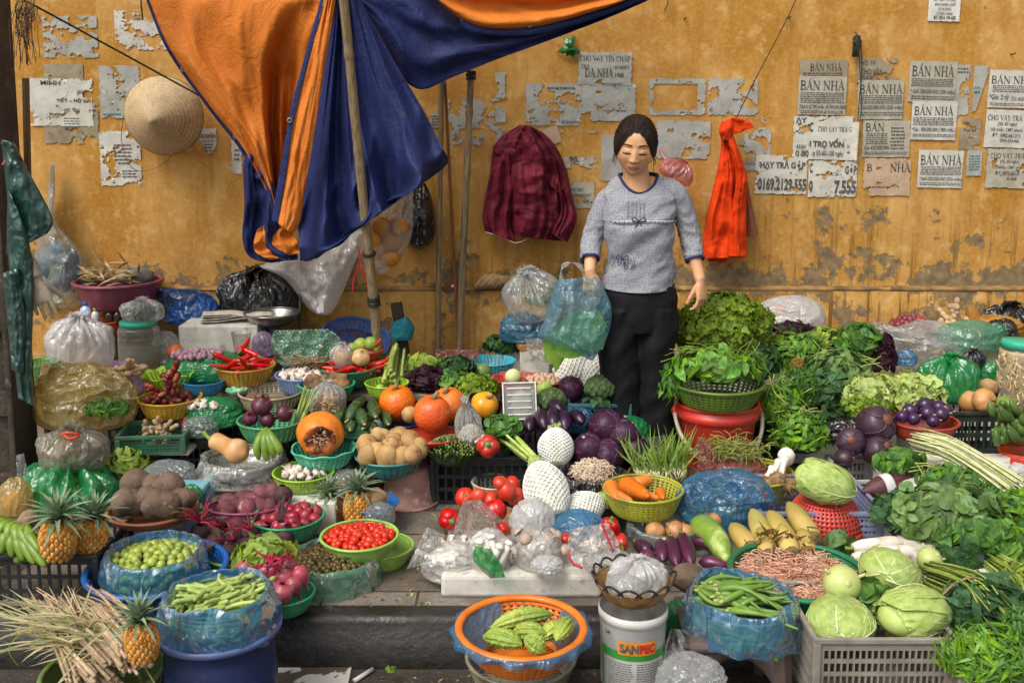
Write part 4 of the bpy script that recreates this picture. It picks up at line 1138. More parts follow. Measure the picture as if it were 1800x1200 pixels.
FILM['hold']=bagm('held_blue_film','84BAD4',.3,(.7,.88,.94),ws=16)
def crump(p,fs,seed,amp):
 """sharp crests with flat facets between, like creased film"""
 return amp*((.28-abs(nz(p,fs,seed)))*1.3+.6*(.25-abs(nz(p,fs*2.2,seed+5)))+.4*(.25-abs(nz(p,fs*4.4,seed+9))))
def bagmesh(rx,ry,rz,seed,style='knot',amp=.10,pleats=9):
 """base at z=0; body height 2*rz"""
 m=MB();n,k=110,60
 PF={'knot':[(.02,0),(.55,0),(.86,.12),(1,.45),(1,.9),(.93,1.25),(.74,1.55),(.44,1.8),(.17,1.95),(.07,2.05),(.12,2.13),(.2,2.2)], 'pillow':[(.02,0),(.6,0),(.92,.12),(1,.5),(.99,1.0),(.9,1.4),(.7,1.7),(.4,1.92),(.02,2.0)], 'tall':[(.02,0),(.6,0),(.9,.15),(1,.6),(.95,1.1),(.8,1.5),(.55,1.9),(.25,2.3),(.12,2.6),(.2,2.8),(.34,3.0)]}[style]
 pf=cat(PF,k);rows=[];tied=style!='pillow'
 ca,sa=math.cos(seed*1.7),math.sin(seed*1.7)
 for i,(r,z)in enumerate(pf):
  row=[];top=smooth(.7,1.9,z)if tied else .0
  for j in range(n):
   a=2*PI*j/n;c0,s0=math.cos(a),math.sin(a)
   lump=1+.10*nz((c0*1.1,s0*1.1,z*.8+seed),1.0)
   if tied:
    f=(.28-abs(nz((c0*2.6,s0*2.6,z*.35+seed))))*(.10+.75*top)+(.25-abs(nz((c0*6,s0*6,z*.6+seed))))*(.05+.5*top)
    c=f+crump(Vector((c0*r,s0*r,z*.6)),2.4,seed,amp*.45)
   else:
    x_,y_=c0*r*ca+s0*r*sa,-c0*r*sa+s0*r*ca
    c=crump(Vector((x_*.55,y_*1.6,z*1.0)),2.0,seed,amp*.9)
   c*=smooth(0,.3,z)
   q=r*lump*(1+c*.6)+c*.4
   zz=z*(1+.05*nz((c0,s0,seed)))+(c*.55 if z>.9 else 0)
   row.append((rx*q*c0,ry*q*s0,rz*max(0,zz)))
  rows.append(row)
 m.grid(rows,True)
 if tied:
  zt=2.12 if style=='knot' else 2.9
  for e in range(3 if style=='knot' else 2):
   aa=seed+e*2.3;L=rx*rnd.uniform(.32,.5)
   for q in range(3):
    m.leaf((0,0,rz*zt),(math.cos(aa+q*.5),math.sin(aa+q*.5),.8-.3*q),(0,0,1),L,L*.9,.9,.5,7,ruf=.12,seed=seed+q)
 return m
def bag(label,cx,cy,w,h,film,z=None,d=None,style='knot',seed=None,ky=.8,amp=.1,name='plastic_bag',cate='bag',group=None,rot=None,pleats=9):
 """cx,cy,w,h: body of the bag in the photo"""
 seed=rnd.uniform(0,50)if seed is None else seed
 c=at(cx,cy,d)
 s=mpp(cy,c.y);rx,rz=w*s/2,h*s/2
 o=one(name,bagmesh(rx,rx*ky,rz,seed,style,amp,pleats),FILM[film]if isinstance(film,str)else film,label,cate,(c.x,c.y,c.z-rz),group,rot)
 b=Bowl();b.root,b.c,b.R,b.z,b.zr,b.rz,b.ry=o,c,rx,c.z-rz,c.z+rz,rz,rx*ky
 return b
def liner(label,b,film,seed=1,up=.25,down=.5,name='plastic_bag',out=.06,ey=1,spread=0):
 """film lining a bowl and hanging over its rim"""
 m=MB();n=96;rows=[];R,H=b.R,b.H
 pf=cat([(b.bot*.6,.12),(b.bot*.98,.12),(.9,.7),(.98,1.05),(1.03,1.12+up*.3),(1.06+out,1.1),(1.07+out+spread*.5,1.0-down*.5),(1.02+out*.6+spread,1.0-down)],34)
 for i,(r,z)in enumerate(pf):
  t=i/33;row=[]
  for j in range(n):
   a=2*PI*j/n;u=Vector((math.cos(a),math.sin(a),z*.7))
   c=crump(Vector((math.cos(a)*1.6,math.sin(a)*1.6,z*.5)),1.9,seed,.13)*(.25+t)
   fl=up*max(0,nz((math.cos(a)*1.2,math.sin(a)*1.2,seed)))*math.sin(PI*min(1,t*1.3))if t>.4 else 0
   q=r+c+(.02*math.sin(a*17+seed)*t)
   zz=z+fl-(down*.5*max(0,nz((math.cos(a)*1.5,math.sin(a)*1.5,seed+4)))if t>.8 else 0)
   row.append((R*q*math.cos(a),R*q*math.sin(a)*ey,H*zz))
  rows.append(row)
 m.grid(rows,True)
 return one(name,m,FILM[film],label,'bag',(b.c.x,b.c.y,b.z))
def film_sheet(label,L,Rr,d,film,seed=0,amp=.03,nu=60,nv=60,name='plastic_bag',cate='bag',tilt=0,k=3):
 m=MB()
 m.grid(sheet(L,Rr,nu,nv,lambda u,v:d-tilt*v-amp*(2.6*(.28-abs(nz((u*k,v*k*.6,seed))))+1.5*(.25-abs(nz((u*k*2.2,v*k*1.5,seed))))+.8*(.25-abs(nz((u*k*5,v*k*4,seed))))+math.sin(u*PI)*.8)))
 return one(name,m,FILM[film],label,cate)
# heaps
def heap(me,name,label,cate,group,x,y,z,R,size,dome=.5,dens=1.15,n=None,rot=None,ey=1.0,sv=.15,tilt=None):
 meshes=me if isinstance(me,list)else[me]
 n=n or max(3,int(dens*PI*R*R*ey/(size*size)))
 out=[]
 ph=rnd.uniform(0,6)
 for i in range(n):
  r=math.sqrt((i+.5)/n);a=i*2.39996+ph
  px=x+R*r*math.cos(a)+rnd.gauss(0,size*.12);py=y+R*r*math.sin(a)*ey+rnd.gauss(0,size*.12)
  pz=z+dome*R*(1-r*r)+rnd.uniform(-.18,.18)*size
  out.append(put(rnd.choice(meshes),name,label,cate,(px,py,pz),group,rot()if rot else rrot(),rnd.uniform(1-sv,1+sv)))
 return out
# foliage
def leafm(name,c,c2=None,isl=.35,rough=.58,tr=.3,c3=None):
 return mat(name,c,c2,ns=40,isl=isl,rough=rough,tr=tr,spec=.28,bump=.25,bs=90,c3=c3)
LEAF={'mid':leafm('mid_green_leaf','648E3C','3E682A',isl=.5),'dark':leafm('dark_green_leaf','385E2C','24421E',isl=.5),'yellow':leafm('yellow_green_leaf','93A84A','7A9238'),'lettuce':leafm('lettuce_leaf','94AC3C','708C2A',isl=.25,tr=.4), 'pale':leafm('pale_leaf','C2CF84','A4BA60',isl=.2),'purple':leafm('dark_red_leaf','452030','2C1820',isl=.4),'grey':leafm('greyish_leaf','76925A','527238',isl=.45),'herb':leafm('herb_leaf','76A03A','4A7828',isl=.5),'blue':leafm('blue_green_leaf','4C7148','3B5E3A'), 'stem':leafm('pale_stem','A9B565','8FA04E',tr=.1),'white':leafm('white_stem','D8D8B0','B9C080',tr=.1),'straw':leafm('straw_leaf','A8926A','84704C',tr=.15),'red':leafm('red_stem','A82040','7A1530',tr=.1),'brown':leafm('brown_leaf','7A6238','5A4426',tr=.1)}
CORE=mat('dark_core','22361A','182812',ns=20,rough=.9)  # plain dark colour of the filler cores inside leaf heaps
def mound(name,label,cx,cy,w,h,d,n,Ls,Ws,lf,ky=.75,group=None,ruf=0,bend=.5,fold=.2,droop=.45,outw=.6,cate='greens',stems=0,stemm='stem',core=.72,low=-.35,rot=None,front=.62,shape=None,sag=0):
 """heap of leaves; L and W in metres"""
 c=at(cx,cy,d);s=mpp(cy,d);rx,rz=w/2*s,h/2*s;ry=rx*ky
 root=thing(name,label,cate,c,group,rot)
 m=MB()
 for i in range(n):
  a=rnd.uniform(0,2*PI)
  if rnd.random()<front and math.sin(a)>0:a=-a
  zz=rnd.uniform(low,1);q=math.sqrt(max(0,1-zz*zz))
  u=Vector((q*math.cos(a),q*math.sin(a),zz));f=rnd.uniform(.72,1.02)
  lump=1+.16*nz((u.x*2.2,u.y*2.2,u.z*2.2+cx))
  p=Vector((u.x*rx,u.y*ry,u.z*rz))*f*lump
  t=Vector((rnd.gauss(0,1),rnd.gauss(0,1),rnd.gauss(0,1)));t-=u*t.dot(u);t.normalize()
  dr=(u*outw*rnd.uniform(.2,1)+t+Vector((0,0,-droop))).normalized()
  up=(u+Vector((rnd.gauss(0,.35),rnd.gauss(0,.35),.35))).normalized()
  k=rnd.uniform(.65,1.25);L=Ls*k
  m.leaf(p-dr*L*.4,dr,up,L,Ws*k*rnd.uniform(.8,1.2),bend*rnd.uniform(.2,1.6),fold,6 if ruf else 4,ruf,shape,rnd.uniform(0,9))
 m.build('leaves',LEAF[lf],root)
 if stems:
  m=MB()
  for i in range(stems):
   a=rnd.uniform(0,2*PI);zz=rnd.uniform(-.1,1);q=math.sqrt(1-zz*zz)if zz<1 else 0
   p=Vector((q*math.cos(a)*rx,q*math.sin(a)*ry,zz*rz));t=Vector((rnd.gauss(0,1),rnd.gauss(0,.6),rnd.gauss(0,.5))).normalized()*Ls
   m.tube([p-t*.8,p+Vector((0,0,Ls*.15)),p+t*.8],.0018,5)
  m.build('stems',LEAF[stemm],root)
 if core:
  MB().ell((0,0,0),(rx*core,ry*core,rz*core),24,14,lambda u:1+.12*nz(u,3)).build('filler_core',CORE,root)  # added dark ellipsoid, keeps gaps between the leaves from being see-through
 return root
def bundle(name,label,a,b,r0,r1,n,sr,lf,group=None,cate='greens',bow=.0,leaves=0,leafp=(.1,.03),leafmat=None,splay=1.0,jl=.12,taper=.6,k=8,lean=(0,0,1)):
 """stems from a to b; r0,r1 bundle radius at both ends; leaves at the b end"""
 A,B=Vector(a),Vector(b);D=B-A;L=D.length;ax=D.normalized()
 e1=ax.cross(Vector(lean));e1.normalize();e2=e1.cross(ax)
 root=thing(name,label,cate,A,group);m=MB();lm=MB()
 for i in range(n):
  q=math.sqrt(rnd.random());th=rnd.uniform(0,2*PI);o=e1*math.cos(th)*q+e2*math.sin(th)*q
  j0=rnd.uniform(-jl,jl)*L*.4;j1=rnd.uniform(-jl,jl)*L
  w=e1*rnd.gauss(0,.25)+e2*rnd.gauss(0,.25)
  pts=[o*r0+ax*j0,o*(r0*.6+r1*.4)+ax*(L*.35)+e2*bow*.7,o*(r0*.3+r1*.7)+w*r1*.3+ax*(L*.7)+e2*bow,o*r1*splay+w*r1*.7+ax*(L+j1)]
  pts=cat([tuple(x)for x in pts],k);rr=sr*rnd.uniform(.7,1.3)
  m.tube(pts,[rr*(1-(1-taper)*x/(k-1))for x in range(k)],5)
  for _ in range(leaves):
   t=rnd.randint(k//2,k-1);p=Vector(pts[t]);dr=(ax+(e1*rnd.gauss(0,.8)+e2*rnd.gauss(0,.8))).normalized();kk=rnd.uniform(.6,1.2)
   lm.leaf(p,dr,(e2+Vector((rnd.gauss(0,.4),rnd.gauss(0,.4),.5))).normalized(),leafp[0]*kk,leafp[1]*kk,.5,.2,4)
 m.build('stems',LEAF[lf]if isinstance(lf,str)else lf,root)
 if leaves:lm.build('leaves',LEAF[leafmat or 'mid'],root)
 return root
# vegetables and fruit (prototypes are meshes shared by every copy)
def blob(name,r,mt,amp=.08,fr=2.0,seed=0,n=22,k=14,fn=None):
 return MB().ell((0,0,0),r,n,k,lambda u:(1+amp*nz(u,fr,seed)+amp*.4*nz(u,fr*2.5,seed))*(fn(u)if fn else 1)).mesh(name,mt)
POT=mat('potato_skin','B3925F','9A7748',ns=9,rough=.75,bump=.3,bs=60,obr=.12,c3='6E5232',ns3=40)
TARO=mat('taro_skin','6E5A49','4C3C30',ns=10,rough=.9,bump=.8,bs=45,bd=.008,obr=.12,c3='8C7866',ns3=30)
ONI=mat('red_onion_skin','5A2036','3E1426',ns=8,st=(3,3,.6),rough=.42,obr=.15,c3='8A4A5E',ns3=20)
GAR=mat('garlic_skin','D9CFC2','BFA79C',ns=10,st=(3,3,.6),rough=.55,obr=.1,c3='A97F86',ns3=16)
SHAL=mat('shallot_skin','B08A98','8C6078',ns=10,rough=.4,obr=.2,c3='D0BCC0',ns3=18)
TOM=mat('tomato_skin','C8341C','BC2A12',ns=5,rough=.33,obr=.1,sss=.05,c3='E0602A',ns3=6)
CHI=mat('red_chili','CF2412','B41A0C',rough=.25,obr=.15)
BELL=mat('red_pepper','BC2016','9E160E',rough=.28,obr=.08)
GST=mat('green_stalk','6E8A34','566E26',rough=.6)
def onion_mesh(name,r,mt,tip=.5):
 return MB().lathe(cat([(.02,-.86),(.35,-.85),(.75,-.6),(1,-.1),(.95,.3),(.7,.62),(.35,.82),(.16,1.0),(.12,1.0+tip),(.02,1.05+tip)],22),22,fn=lambda p,a:(p[0]*r*(1+.02*math.sin(a*6)),p[1]*r*(1+.02*math.sin(a*6)),p[2]*r)).mesh(name,mt)
def garlic_mesh(name,r,mt=None):
 return MB().lathe(cat([(.1,-.62),(.5,-.65),(.92,-.35),(1,-.02),(.82,.3),(.42,.58),(.17,.85),(.13,1.35),(.02,1.4)],18),24,fn=lambda p,a:(p[0]*r*(1+.09*math.cos(a*6)),p[1]*r*(1+.09*math.cos(a*6)),p[2]*r)).mesh(name,mt or GAR)
def long_thing(name,pts,rad,mt,n=16,k=24,fn=None,parent=None):
 m=MB();m.tube(cat(pts,k),[x[0]for x in cat([(r,)for r in rad],k)],n)
 return m
def chili_mesh(name,L,r,mt,bend=.3):
 m=MB();m.tube(cat([(0,0,0),(L*.3,bend*L*.1,0),(L*.7,bend*L*.35,.0),(L,bend*L*.8,0)],12),[r*.7,r*.95,r,r*.98,r*.95,r*.9,r*.82,r*.72,r*.6,r*.46,r*.3,r*.08],10)
 m.mi=[0]*len(m.f);c=len(m.f)
 m.tube([(-L*.22,-.002,.002),(-L*.08,0,0),(.002,0,0)],[r*.22,r*.25,r*.75],8,mi=1)
 return m.mesh(name,[mt,GST])
def pumpkin(label,cx,cy,w,d,mt,group='orange pumpkins',bumps=.0,lobes=0,kz=1.0,rot=None,stem=True,name='pumpkin',cate='pumpkin',stemrot=(0,0,0)):
 c=at(cx,cy,d);r=w/2*mpp(cy,d)
 root=thing(name,label,cate,(c.x,c.y,c.z),group,rot)
 def fn(u):
  q=1+.03*nz(u,1.6,cx)+(bumps*(max(0,nz(u,11,3))*1.6-.2)if bumps else 0)
  if lobes:q*=1-.05*(1-abs(math.cos(math.atan2(u.y,u.x)*lobes/2)))*math.cos(u.z*1.3)
  q*=1-.16*math.exp(-((1-u.z)/.06))
  return q
 MB().ell((0,0,0),(r,r,r*kz),96 if bumps else 48,64 if bumps else 32,fn).build('rind',mt,root)
 if stem:
  m=MB();m.tube([(0,0,r*kz*.82),(.004,-.002,r*kz*1.02),(.014,-.004,r*kz*1.22)],[r*.2,r*.1,r*.13],10)
  m.build('stem',mat('dry_stem','8A7A50','5E4E30',rough=.9,bump=.4),root)
 return root
ORP=mat('orange_rind','DE7A22','D0561A',ns=7,lo=.4,hi=.65,rough=.38,bump=.35,bs=150,bd=.003,obr=.06,c3='E5A040',ns3=14,lo3=.55,hi3=.8)
ORP2=mat('red_orange_rind','D8682A','C63E16',ns=5,lo=.4,hi=.65,rough=.4,bump=.35,bs=150,bd=.003,c3='E09A3C',ns3=12,lo3=.55,hi3=.8)
PINE=mat('pineapple_eye','DCA048','C0843A',ns=25,rough=.6,isl=.25,bump=.3,c3='8A5A2A',ns3=60)
PINET=mat('pineapple_bract','B8A078','8A6A48',rough=.8,isl=.3)
CRO=leafm('pineapple_crown_leaf','8A9C7C','6A8260',tr=.1,c3='9AA884')
def pineapple_proto(label,loc,r,h,rot,group='pineapples',crown=.115,nl=40):
 root=thing('pineapple',label,'pineapple',loc,group,rot)
 m=MB();t=MB();rows=9;per=13
 def rad(z):return r*(1-.34*abs(z-.5)**2.2*4)*(.98)
 m.lathe([(rad(z)*.92 if 0<z<1 else .01,z*h)for z in[i/14 for i in range(15)]],26)
 for i in range(rows):
  z=(i+.5)/rows
  for j in range(per):
   a=2*PI*(j+.5*(i%2))/per;R0=rad(z);c=Vector((R0*.93*math.cos(a),R0*.93*math.sin(a),z*h));nrm=Vector((math.cos(a),math.sin(a),(z-.5)*1.1)).normalized()
   M4=Matrix.Translation(c)@nrm.to_track_quat('Z','Y').to_matrix().to_4x4()
   ws=PI*R0/per*1.02;hs2=h/rows*.56
   m.lathe([(1,0),(.92,.3),(.6,.52),(.25,.58),(.02,.5)],6,M4@Matrix.Diagonal((hs2,ws,r*.16,1)))
   t.leaf(c+nrm*r*.07,(nrm+Vector((0,0,.9))).normalized(),nrm,r*.2,r*.16,-.2,.2,3)
 m.build('fruit_body',PINE,root);t.build('bracts',PINET,root)
 m=MB()
 for i in range(nl):
  f=i/nl;a=i*2.4;el=.25+1.2*f
  dr=Vector((math.cos(a)*math.cos(el),math.sin(a)*math.cos(el),math.sin(el)))
  L=crown*(.55+.5*math.sin(PI*min(1,f*.8+.2)))
  m.leaf((.12*r*math.cos(a)*(1-f),.12*r*math.sin(a)*(1-f),h*.98+f*r*.5),dr,(0,0,1),L,r*.42,.9*(1-f*.8),.55,6,0,lambda t:(1-t)**.7*.9+.02)
 m.build('crown',CRO,root)
 return root
def cabbage(label,loc,r,rot,group='green cabbages',c1='pale',seed=0):
 """loc centre; r=(x,y,z)"""
 root=thing('cabbage',label,'cabbage',loc,group,rot)
 MB().ell((0,0,0),[x*.93 for x in r],32,22,lambda u:1+.03*nz(u,2,seed)).build('heart',CABB,root)
 m=MB();v=MB();rs=random.Random(seed+5)
 for i in range(11):
  a0=i*2.4+seed;tl=rs.uniform(-.1,.5)
  axis=Vector((-1,rs.uniform(-.15,.15),rs.uniform(-.15,.15))) # leaf bases at the -x end
  side=Vector((0,math.cos(a0),math.sin(a0)))
  lat=axis.cross(side)
  nu,nv=15,17;rows=[];k=1.0+.016*(i%5)
  def surf(u,t):
   th=t*2.35;w=(u)*1.05*math.sin(PI*min(1,.12+t*.82))**.6
   dd=(axis*math.cos(th)+side*math.sin(th))
   p=(dd*math.cos(w)+lat*math.sin(w))
   hgt=.016*math.exp(-(u/.07)**2)*(1-t*.7)
   q=abs(u)*6-t*5
   hgt+=.008*math.exp(-(((q+50)%1-.5)/.16)**2)*(1-abs(u)*.5)
   ed=smooth(.72,1,abs(u))+smooth(.85,1,t)
   q2=k+hgt+.03*nz(p,2.2,seed+i)+ed*(.034+.03*math.sin(u*11+t*15+i))*(1 if u>-2 else 1)
   return Vector((p.x*r[0]*q2,p.y*r[1]*q2,p.z*r[2]*q2))
  m.grid([[surf(-1+2*j/(nu-1),t/(nv-1))for j in range(nu)]for t in range(nv)])
  if i>=3:
   v.tube([surf(0,t/12*.95)*1.002 for t in range(13)],[max(r)*.032*(1-t/14)for t in range(13)],6)
   for sgn in(-1,1):
    for b in range(6):
     t0=.1+b*.13
     v.tube([surf(sgn*.8*f,min(.97,t0+.34*f))*1.003 for f in[x/6 for x in range(7)]],[max(r)*.0105*(1-x/8)for x in range(7)],4)
 m.build('outer_leaves',CABL,root);v.build('veins',CABV,root)
 return root
CABB=mat('cabbage_heart','BFCB7E','A9BC66',rough=.45)
CABL=leafm('cabbage_leaf','B0C274','93AC56',isl=.14,rough=.42,tr=.15)
CABV=mat('cabbage_vein','CCD59A','B8C480',rough=.45)
PCAB=leafm('purple_cabbage_leaf','42203A','2E1428',isl=.22,rough=.4,tr=.05,c3='6A4460')
PCAV=mat('purple_cabbage_vein','5C3652',rough=.45)
NETM=mat('foam_net','E6E6E4','D8D8D4',rough=.8)
def net(parent,prof,n=24,turns=.9,r=.0026,name='foam_net',m4=None):
 """prof(t)->(radius,z) of the wrapped body"""
 m=MB()
 for sg in(-1,1):
  for i in range(n):
   a0=2*PI*i/n;pts=[]
   for k in range(22):
    t=k/21;R0,z=prof(t);a=a0+sg*turns*2*PI*t*.5
    pts.append((R0*math.cos(a),R0*math.sin(a),z))
   m.tube(pts,r,4,m4,cap=False)
 return m.build(name,NETM,parent)
# curved fruit
def gourd(name,label,cate,p0,p1,r,mt,group=None,bend=.0,stem=True,prof=None,stemm=None,ridges=0,n=20,sag=(0,0,1),calyx=None,warts=0,k=30):
 A,B=Vector(p0),Vector(p1);L=(B-A).length;ax=(B-A).normalized();up=Vector(sag);up=(up-ax*up.dot(ax));up.normalize();e2=ax.cross(up)
 root=thing(name,label,cate,A,group)
 pf=prof or[.3,.75,.92,1,1,.98,.9,.7,.25]
 rr=[x[0]for x in cat([(q,)for q in pf],k)]
 rows=[]
 for i in range(k):
  t=i/(k-1);c=ax*L*t+up*bend*L*math.sin(PI*t);row=[]
  for j in range(n):
   a=2*PI*j/n;q=r*rr[i]*(1+(ridges and .10*math.cos(a*ridges))+.02*nz((t*4,a,r*90))+(warts*max(0,nz((t*L/r*1.6,a*1.6,3.3),1.9))if warts else 0))
   row.append(c+(up*math.cos(a)+e2*math.sin(a))*q)
  rows.append(row)
 MB().grid(rows,True,cap0=True,cap1=True).build('fruit_body',mt,root)
 if calyx:
  m=MB()
  for q in range(6):
   a=q*PI/3;o=up*math.cos(a)+e2*math.sin(a)
   m.leaf(o*r*.25-ax*.004,(ax*.8+o*.62),o,r*1.5,r*.9,.35,.1,4)
  m.build('calyx',calyx,root)
 if stem:
  MB().tube([ax*.004,-ax*r*.5+up*.002,-ax*r*1.1+up*r*.3],[r*.3,r*.17,r*.2],8).build('stem',stemm or GST,root)
 return root
# ================================================================== LEFT HALF OF THE STALL
WOODT=mat('grey_plank','8C8272','6A6152',ns=8,st=(2,20,20),rough=.8,bump=.4)
DKCR=plast('black_crate','24262A','1A1B1D',rough=.45,dirt='4A443C')
T1,T2=.2,.33
# low supports under the goods
slab('plank_table','long grey plank table carrying the back row on the left',70,880,694,z=T2-.03,D=.62,h=.03,mt=WOODT,cate='table')
for k,(x0,x1)in enumerate(((80,300),(330,560),(590,840))):
 crate('crate',('dark crate under the plank table behind the post','dark crate under the middle of the plank table','dark crate under the plank table behind the zucchini')[k],x0,x1,712,DKCR,d=4.5,h=.27,D=.45,cols=14,rws=3,group='dark crates holding up the stall')
crate('crate','dark crate under the green ginger tray and the squash bag',285,505,776,DKCR,z=0,h=.2,D=.32,cols=18,rws=3,group='dark crates holding up the stall')
crate('crate','black crate under the pumpkins, beside the inverted pink basin',760,938,806,DKCR,z=0,h=.19,D=.4,cols=11,rws=3,group='dark crates holding up the stall')
crate('crate','dark crate hidden behind the potato colander',520,748,800,DKCR,d=4.12,h=.19,D=.26,cols=11,rws=3,group='dark crates holding up the stall')
# ---- back row at the wall
def hang_bag(label,L,Rr,d,thick,film,seed,fold=.02,crump_=.05,k=4):
 m=MB();m.grid(hung(L,Rr,64,56,d,lambda v:.012+thick*smooth(0,.6,v)*(1-.5*smooth(.9,1,v)),fold,k,seed,crump_,.6),True,cap1=True)
 return one('plastic_bag',m,FILM[film],label,'bag')
hang_bag('large clear grey bag hanging from a nail beside the post',[(88,286),(84,340),(78,392),(62,440),(56,490),(60,525),(78,540)],[(96,288),(97,340),(96,385),(128,425),(158,465),(154,520),(130,542)],5.14,.16,'grey',2.2)
one('bag_filling',MB().ell((0,0,0),(.10,.06,.12),24,16,lambda u:1+.25*nz(u,2.4)),mat('blue_cloth','4A6E8C','3A4438',ns=6,rough=.9),'blue and dark cloth bundled inside the large hanging clear bag','cloth',at(105,470,5.03))
hang_bag('big whitish sack hanging below the tarp',[(492,440),(470,462),(458,470),(500,490),(540,540),(560,554)],[(640,400),(636,430),(620,470),(600,520),(584,548),(570,555)],5.05,.2,'white',4.1,.03,.06)
hang_bag('clear bag of yellow fruit hanging by the bamboo pole',[(704,318),(700,340),(664,370),(640,420),(632,455),(650,478)],[(720,316),(725,340),(726,380),(722,420),(700,460),(672,484)],4.95,.13,'clear',6.3,.015,.04)
GFR=mat('yellow_skin','C98A2E','B0701E',ns=8,rough=.5,obr=.1)
for x,y in((672,400),(690,425),(664,440),(684,452),(656,420),(700,400)):
 put(blob('yellow_fruit',.05,GFR,.1,1.6,x),'yellow_fruit','yellow fruit inside the clear bag by the bamboo pole','fruit',at(x,y,4.85),'yellow fruit in the hanging bag',rrot())
rope('clear bag handle looping over the bamboo pole',[at(700,345,4.84),at(697,322,4.83),at(710,312,4.83),at(722,322,4.83),at(722,350,4.84)],.009,FILM['clear'],'plastic_loop','bag')
hang_bag('black bag hanging on the wall behind the tarp edge',[(722,318),(712,350),(704,390),(706,420),(730,436)],[(744,318),(756,340),(764,380),(762,420),(742,438)],5.15,.12,'black',8.8,.02,.06)
for lab,pts in(('red cord dangling from the bamboo lashing',[(626,432),(634,450),(630,470),(622,490),(620,512)]),('second red cord looped to the bamboo pole',[(634,470),(644,490),(650,506)])):
 rope(lab,[at(a,b,4.66)for a,b in pts],.004,mat('red_cord','C81E32',rough=.6))
m=MB();m.box((0,0,0),(.055,.03,.36));
one('wood_post',m,mat('black_wood','3A2C20','241A12',st=(12,12,1.5),ns=6,rough=.75,bump=.5,bs=30),'short dark timber leaning by the bamboo pole','timber',at(706,570,4.9)+Vector((0,0,-.07)),rot=(.06,-.13,0),smooth=False,bevel=.004)
m=MB();m.grid(hung([(690,566),(686,584),(690,600)],[(716,556),(728,574),(724,598)],30,20,4.87,.03,.008,2,1,.02),True,cap0=True,cap1=True)
one('rag',m,cloth('teal_cloth','2E7E8C','22606C'),'teal rag tied around the dark timber','rag')
m=MB()
for i in range(9):
 x=-.07+.018*i;m.tube(cat([(x-.02,-.02,.0),(x-.005,-.045,.02+.01*nz((i,0,0),2.2)),(x+.03,-.03,.05+.02*nz((i,2,0),1.7)),(x+.06,-.01,.03)],10),.014,8)
m.box((0,-.018,.014),(.16,.035,.03))
one('crumpled_gloves',m,mat('brown_paper','A88A5E','7A5E3A',ns=12,rough=.85,bump=.5),'crumpled brown cloth gloves lying on the wall ledge','gloves',at(868,503,5.15))
r_=thing('medicine_box','tiny red box standing on the wall ledge by the bamboo','box',at(797,506,5.14))
MB().box((0,0,.02),(.028,.02,.045)).build('carton',mat('red_card','A81E1E',rough=.6),r_,smooth=False);MB().box((0,-.011,.012),(.02,.002,.012)).build('label_patch',PAP[5],r_,smooth=False)
PLUM=plast('plum_plastic','7E3A4E','6A2E42')
ORBW=plast('orange_plastic','D2542A','B8441E')
ob=basin('basin','orange red basin holding bottles under the plum basin',176,562,88,ORBW,d=4.92,hk=.75,bot=.7,rim=.05,group=None)
b=basin('basin','plum coloured basin full of dry leaf stalks at the wall',208,494,146,PLUM,d=5.0,hk=.62,bot=.68,rim=.06,ribs=18)
one('basin_support',MB().box((0,0,b.z/2-.005),(.2,.14,b.z-.01)),mat('cardboard','8A6E4C','6E563A',rough=.9),'brown cardboard box under the plum basin','box',(b.c.x+.02,b.c.y+.05,0),smooth=False)
m=MB()
for i in range(70):
 a=rnd.uniform(0,6.3);r=b.R*.75*math.sqrt(rnd.random());dr=Vector((rnd.gauss(-.8,.6),rnd.gauss(0,.4),rnd.uniform(.0,.45)))
 m.leaf((r*math.cos(a)*.8,r*math.sin(a),rnd.uniform(-.01,.05)),dr,(0,0,1),rnd.uniform(.06,.15),.014,rnd.uniform(-.5,.8),.4,5,tw=1)
one('dry_stalks',m,LEAF['straw'],'dry straw coloured stalks lying in the plum basin','dried leaves',(b.c.x,b.c.y,b.zr+.0))
MB()
one('grey_bundle',MB().ell((0,0,0),(.09,.05,.05),24,14,lambda u:1+.2*nz(u,3)),mat('grey_cloth','6E6C64','55534C',ns=9,rough=.9,bump=.5,bs=20),'grey bundled cloth behind the plum basin','cloth',at(240,486,5.1))
def bottle(label,cx,cy,w,h,d,capm,bodym,group='bottles in the orange basin'):
 c=at(cx,cy,d);s=mpp(cy,d);r,H=w*s/2,h*s
 root=thing('bottle',label,'bottle',(c.x,c.y,c.z-H/2),group)
 MB().lathe([(0,0),(r*.95,0),(r,r*.2),(r,H*.6),(r*.8,H*.72),(r*.42,H*.8),(r*.42,H*.84)],20).build('bottle_body',bodym,root)
 MB().lathe([(0,H),(r*.5,H),(r*.52,H*.98),(r*.52,H*.84),(0,H*.84)],20).build('cap',capm,root)
bottle('drink bottle with a blue cap in the orange basin',152,548,22,36,4.88,mat('blue_cap','1F5FB4',rough=.3),mat('bottle_label','8FB6D6','D05A50',ns=20,rough=.25))
bottle('bottle with a lime green cap in the orange basin',168,555,14,28,4.86,mat('lime_cap','9ED03A',rough=.3),mat('bottle_clear','C8CCC4',rough=.15))
for i,x in enumerate((193,207)):bottle(('dark capped bottle at the middle of the orange basin','dark capped bottle by the jar in the orange basin')[i],x,556,15,28,4.87,mat('black_cap','201E1E',rough=.3),mat('dark_bottle','3A2A20',rough=.15))
bag('crinkled whitish carrier bag left of the glass jar',142,604,108,86,'white',d=4.75,style='knot',amp=.14,seed=3)
GLASS=bagm('jar_glass','C6C8BC',.12,(.95,.95,.92),rough=.06,wr=.05)
WATER=bagm('cloudy_brine','B8AE98',.6,(.8,.76,.66),rough=.3,wr=.05)
TEALC=plast('teal_lid','2FA889','259272')
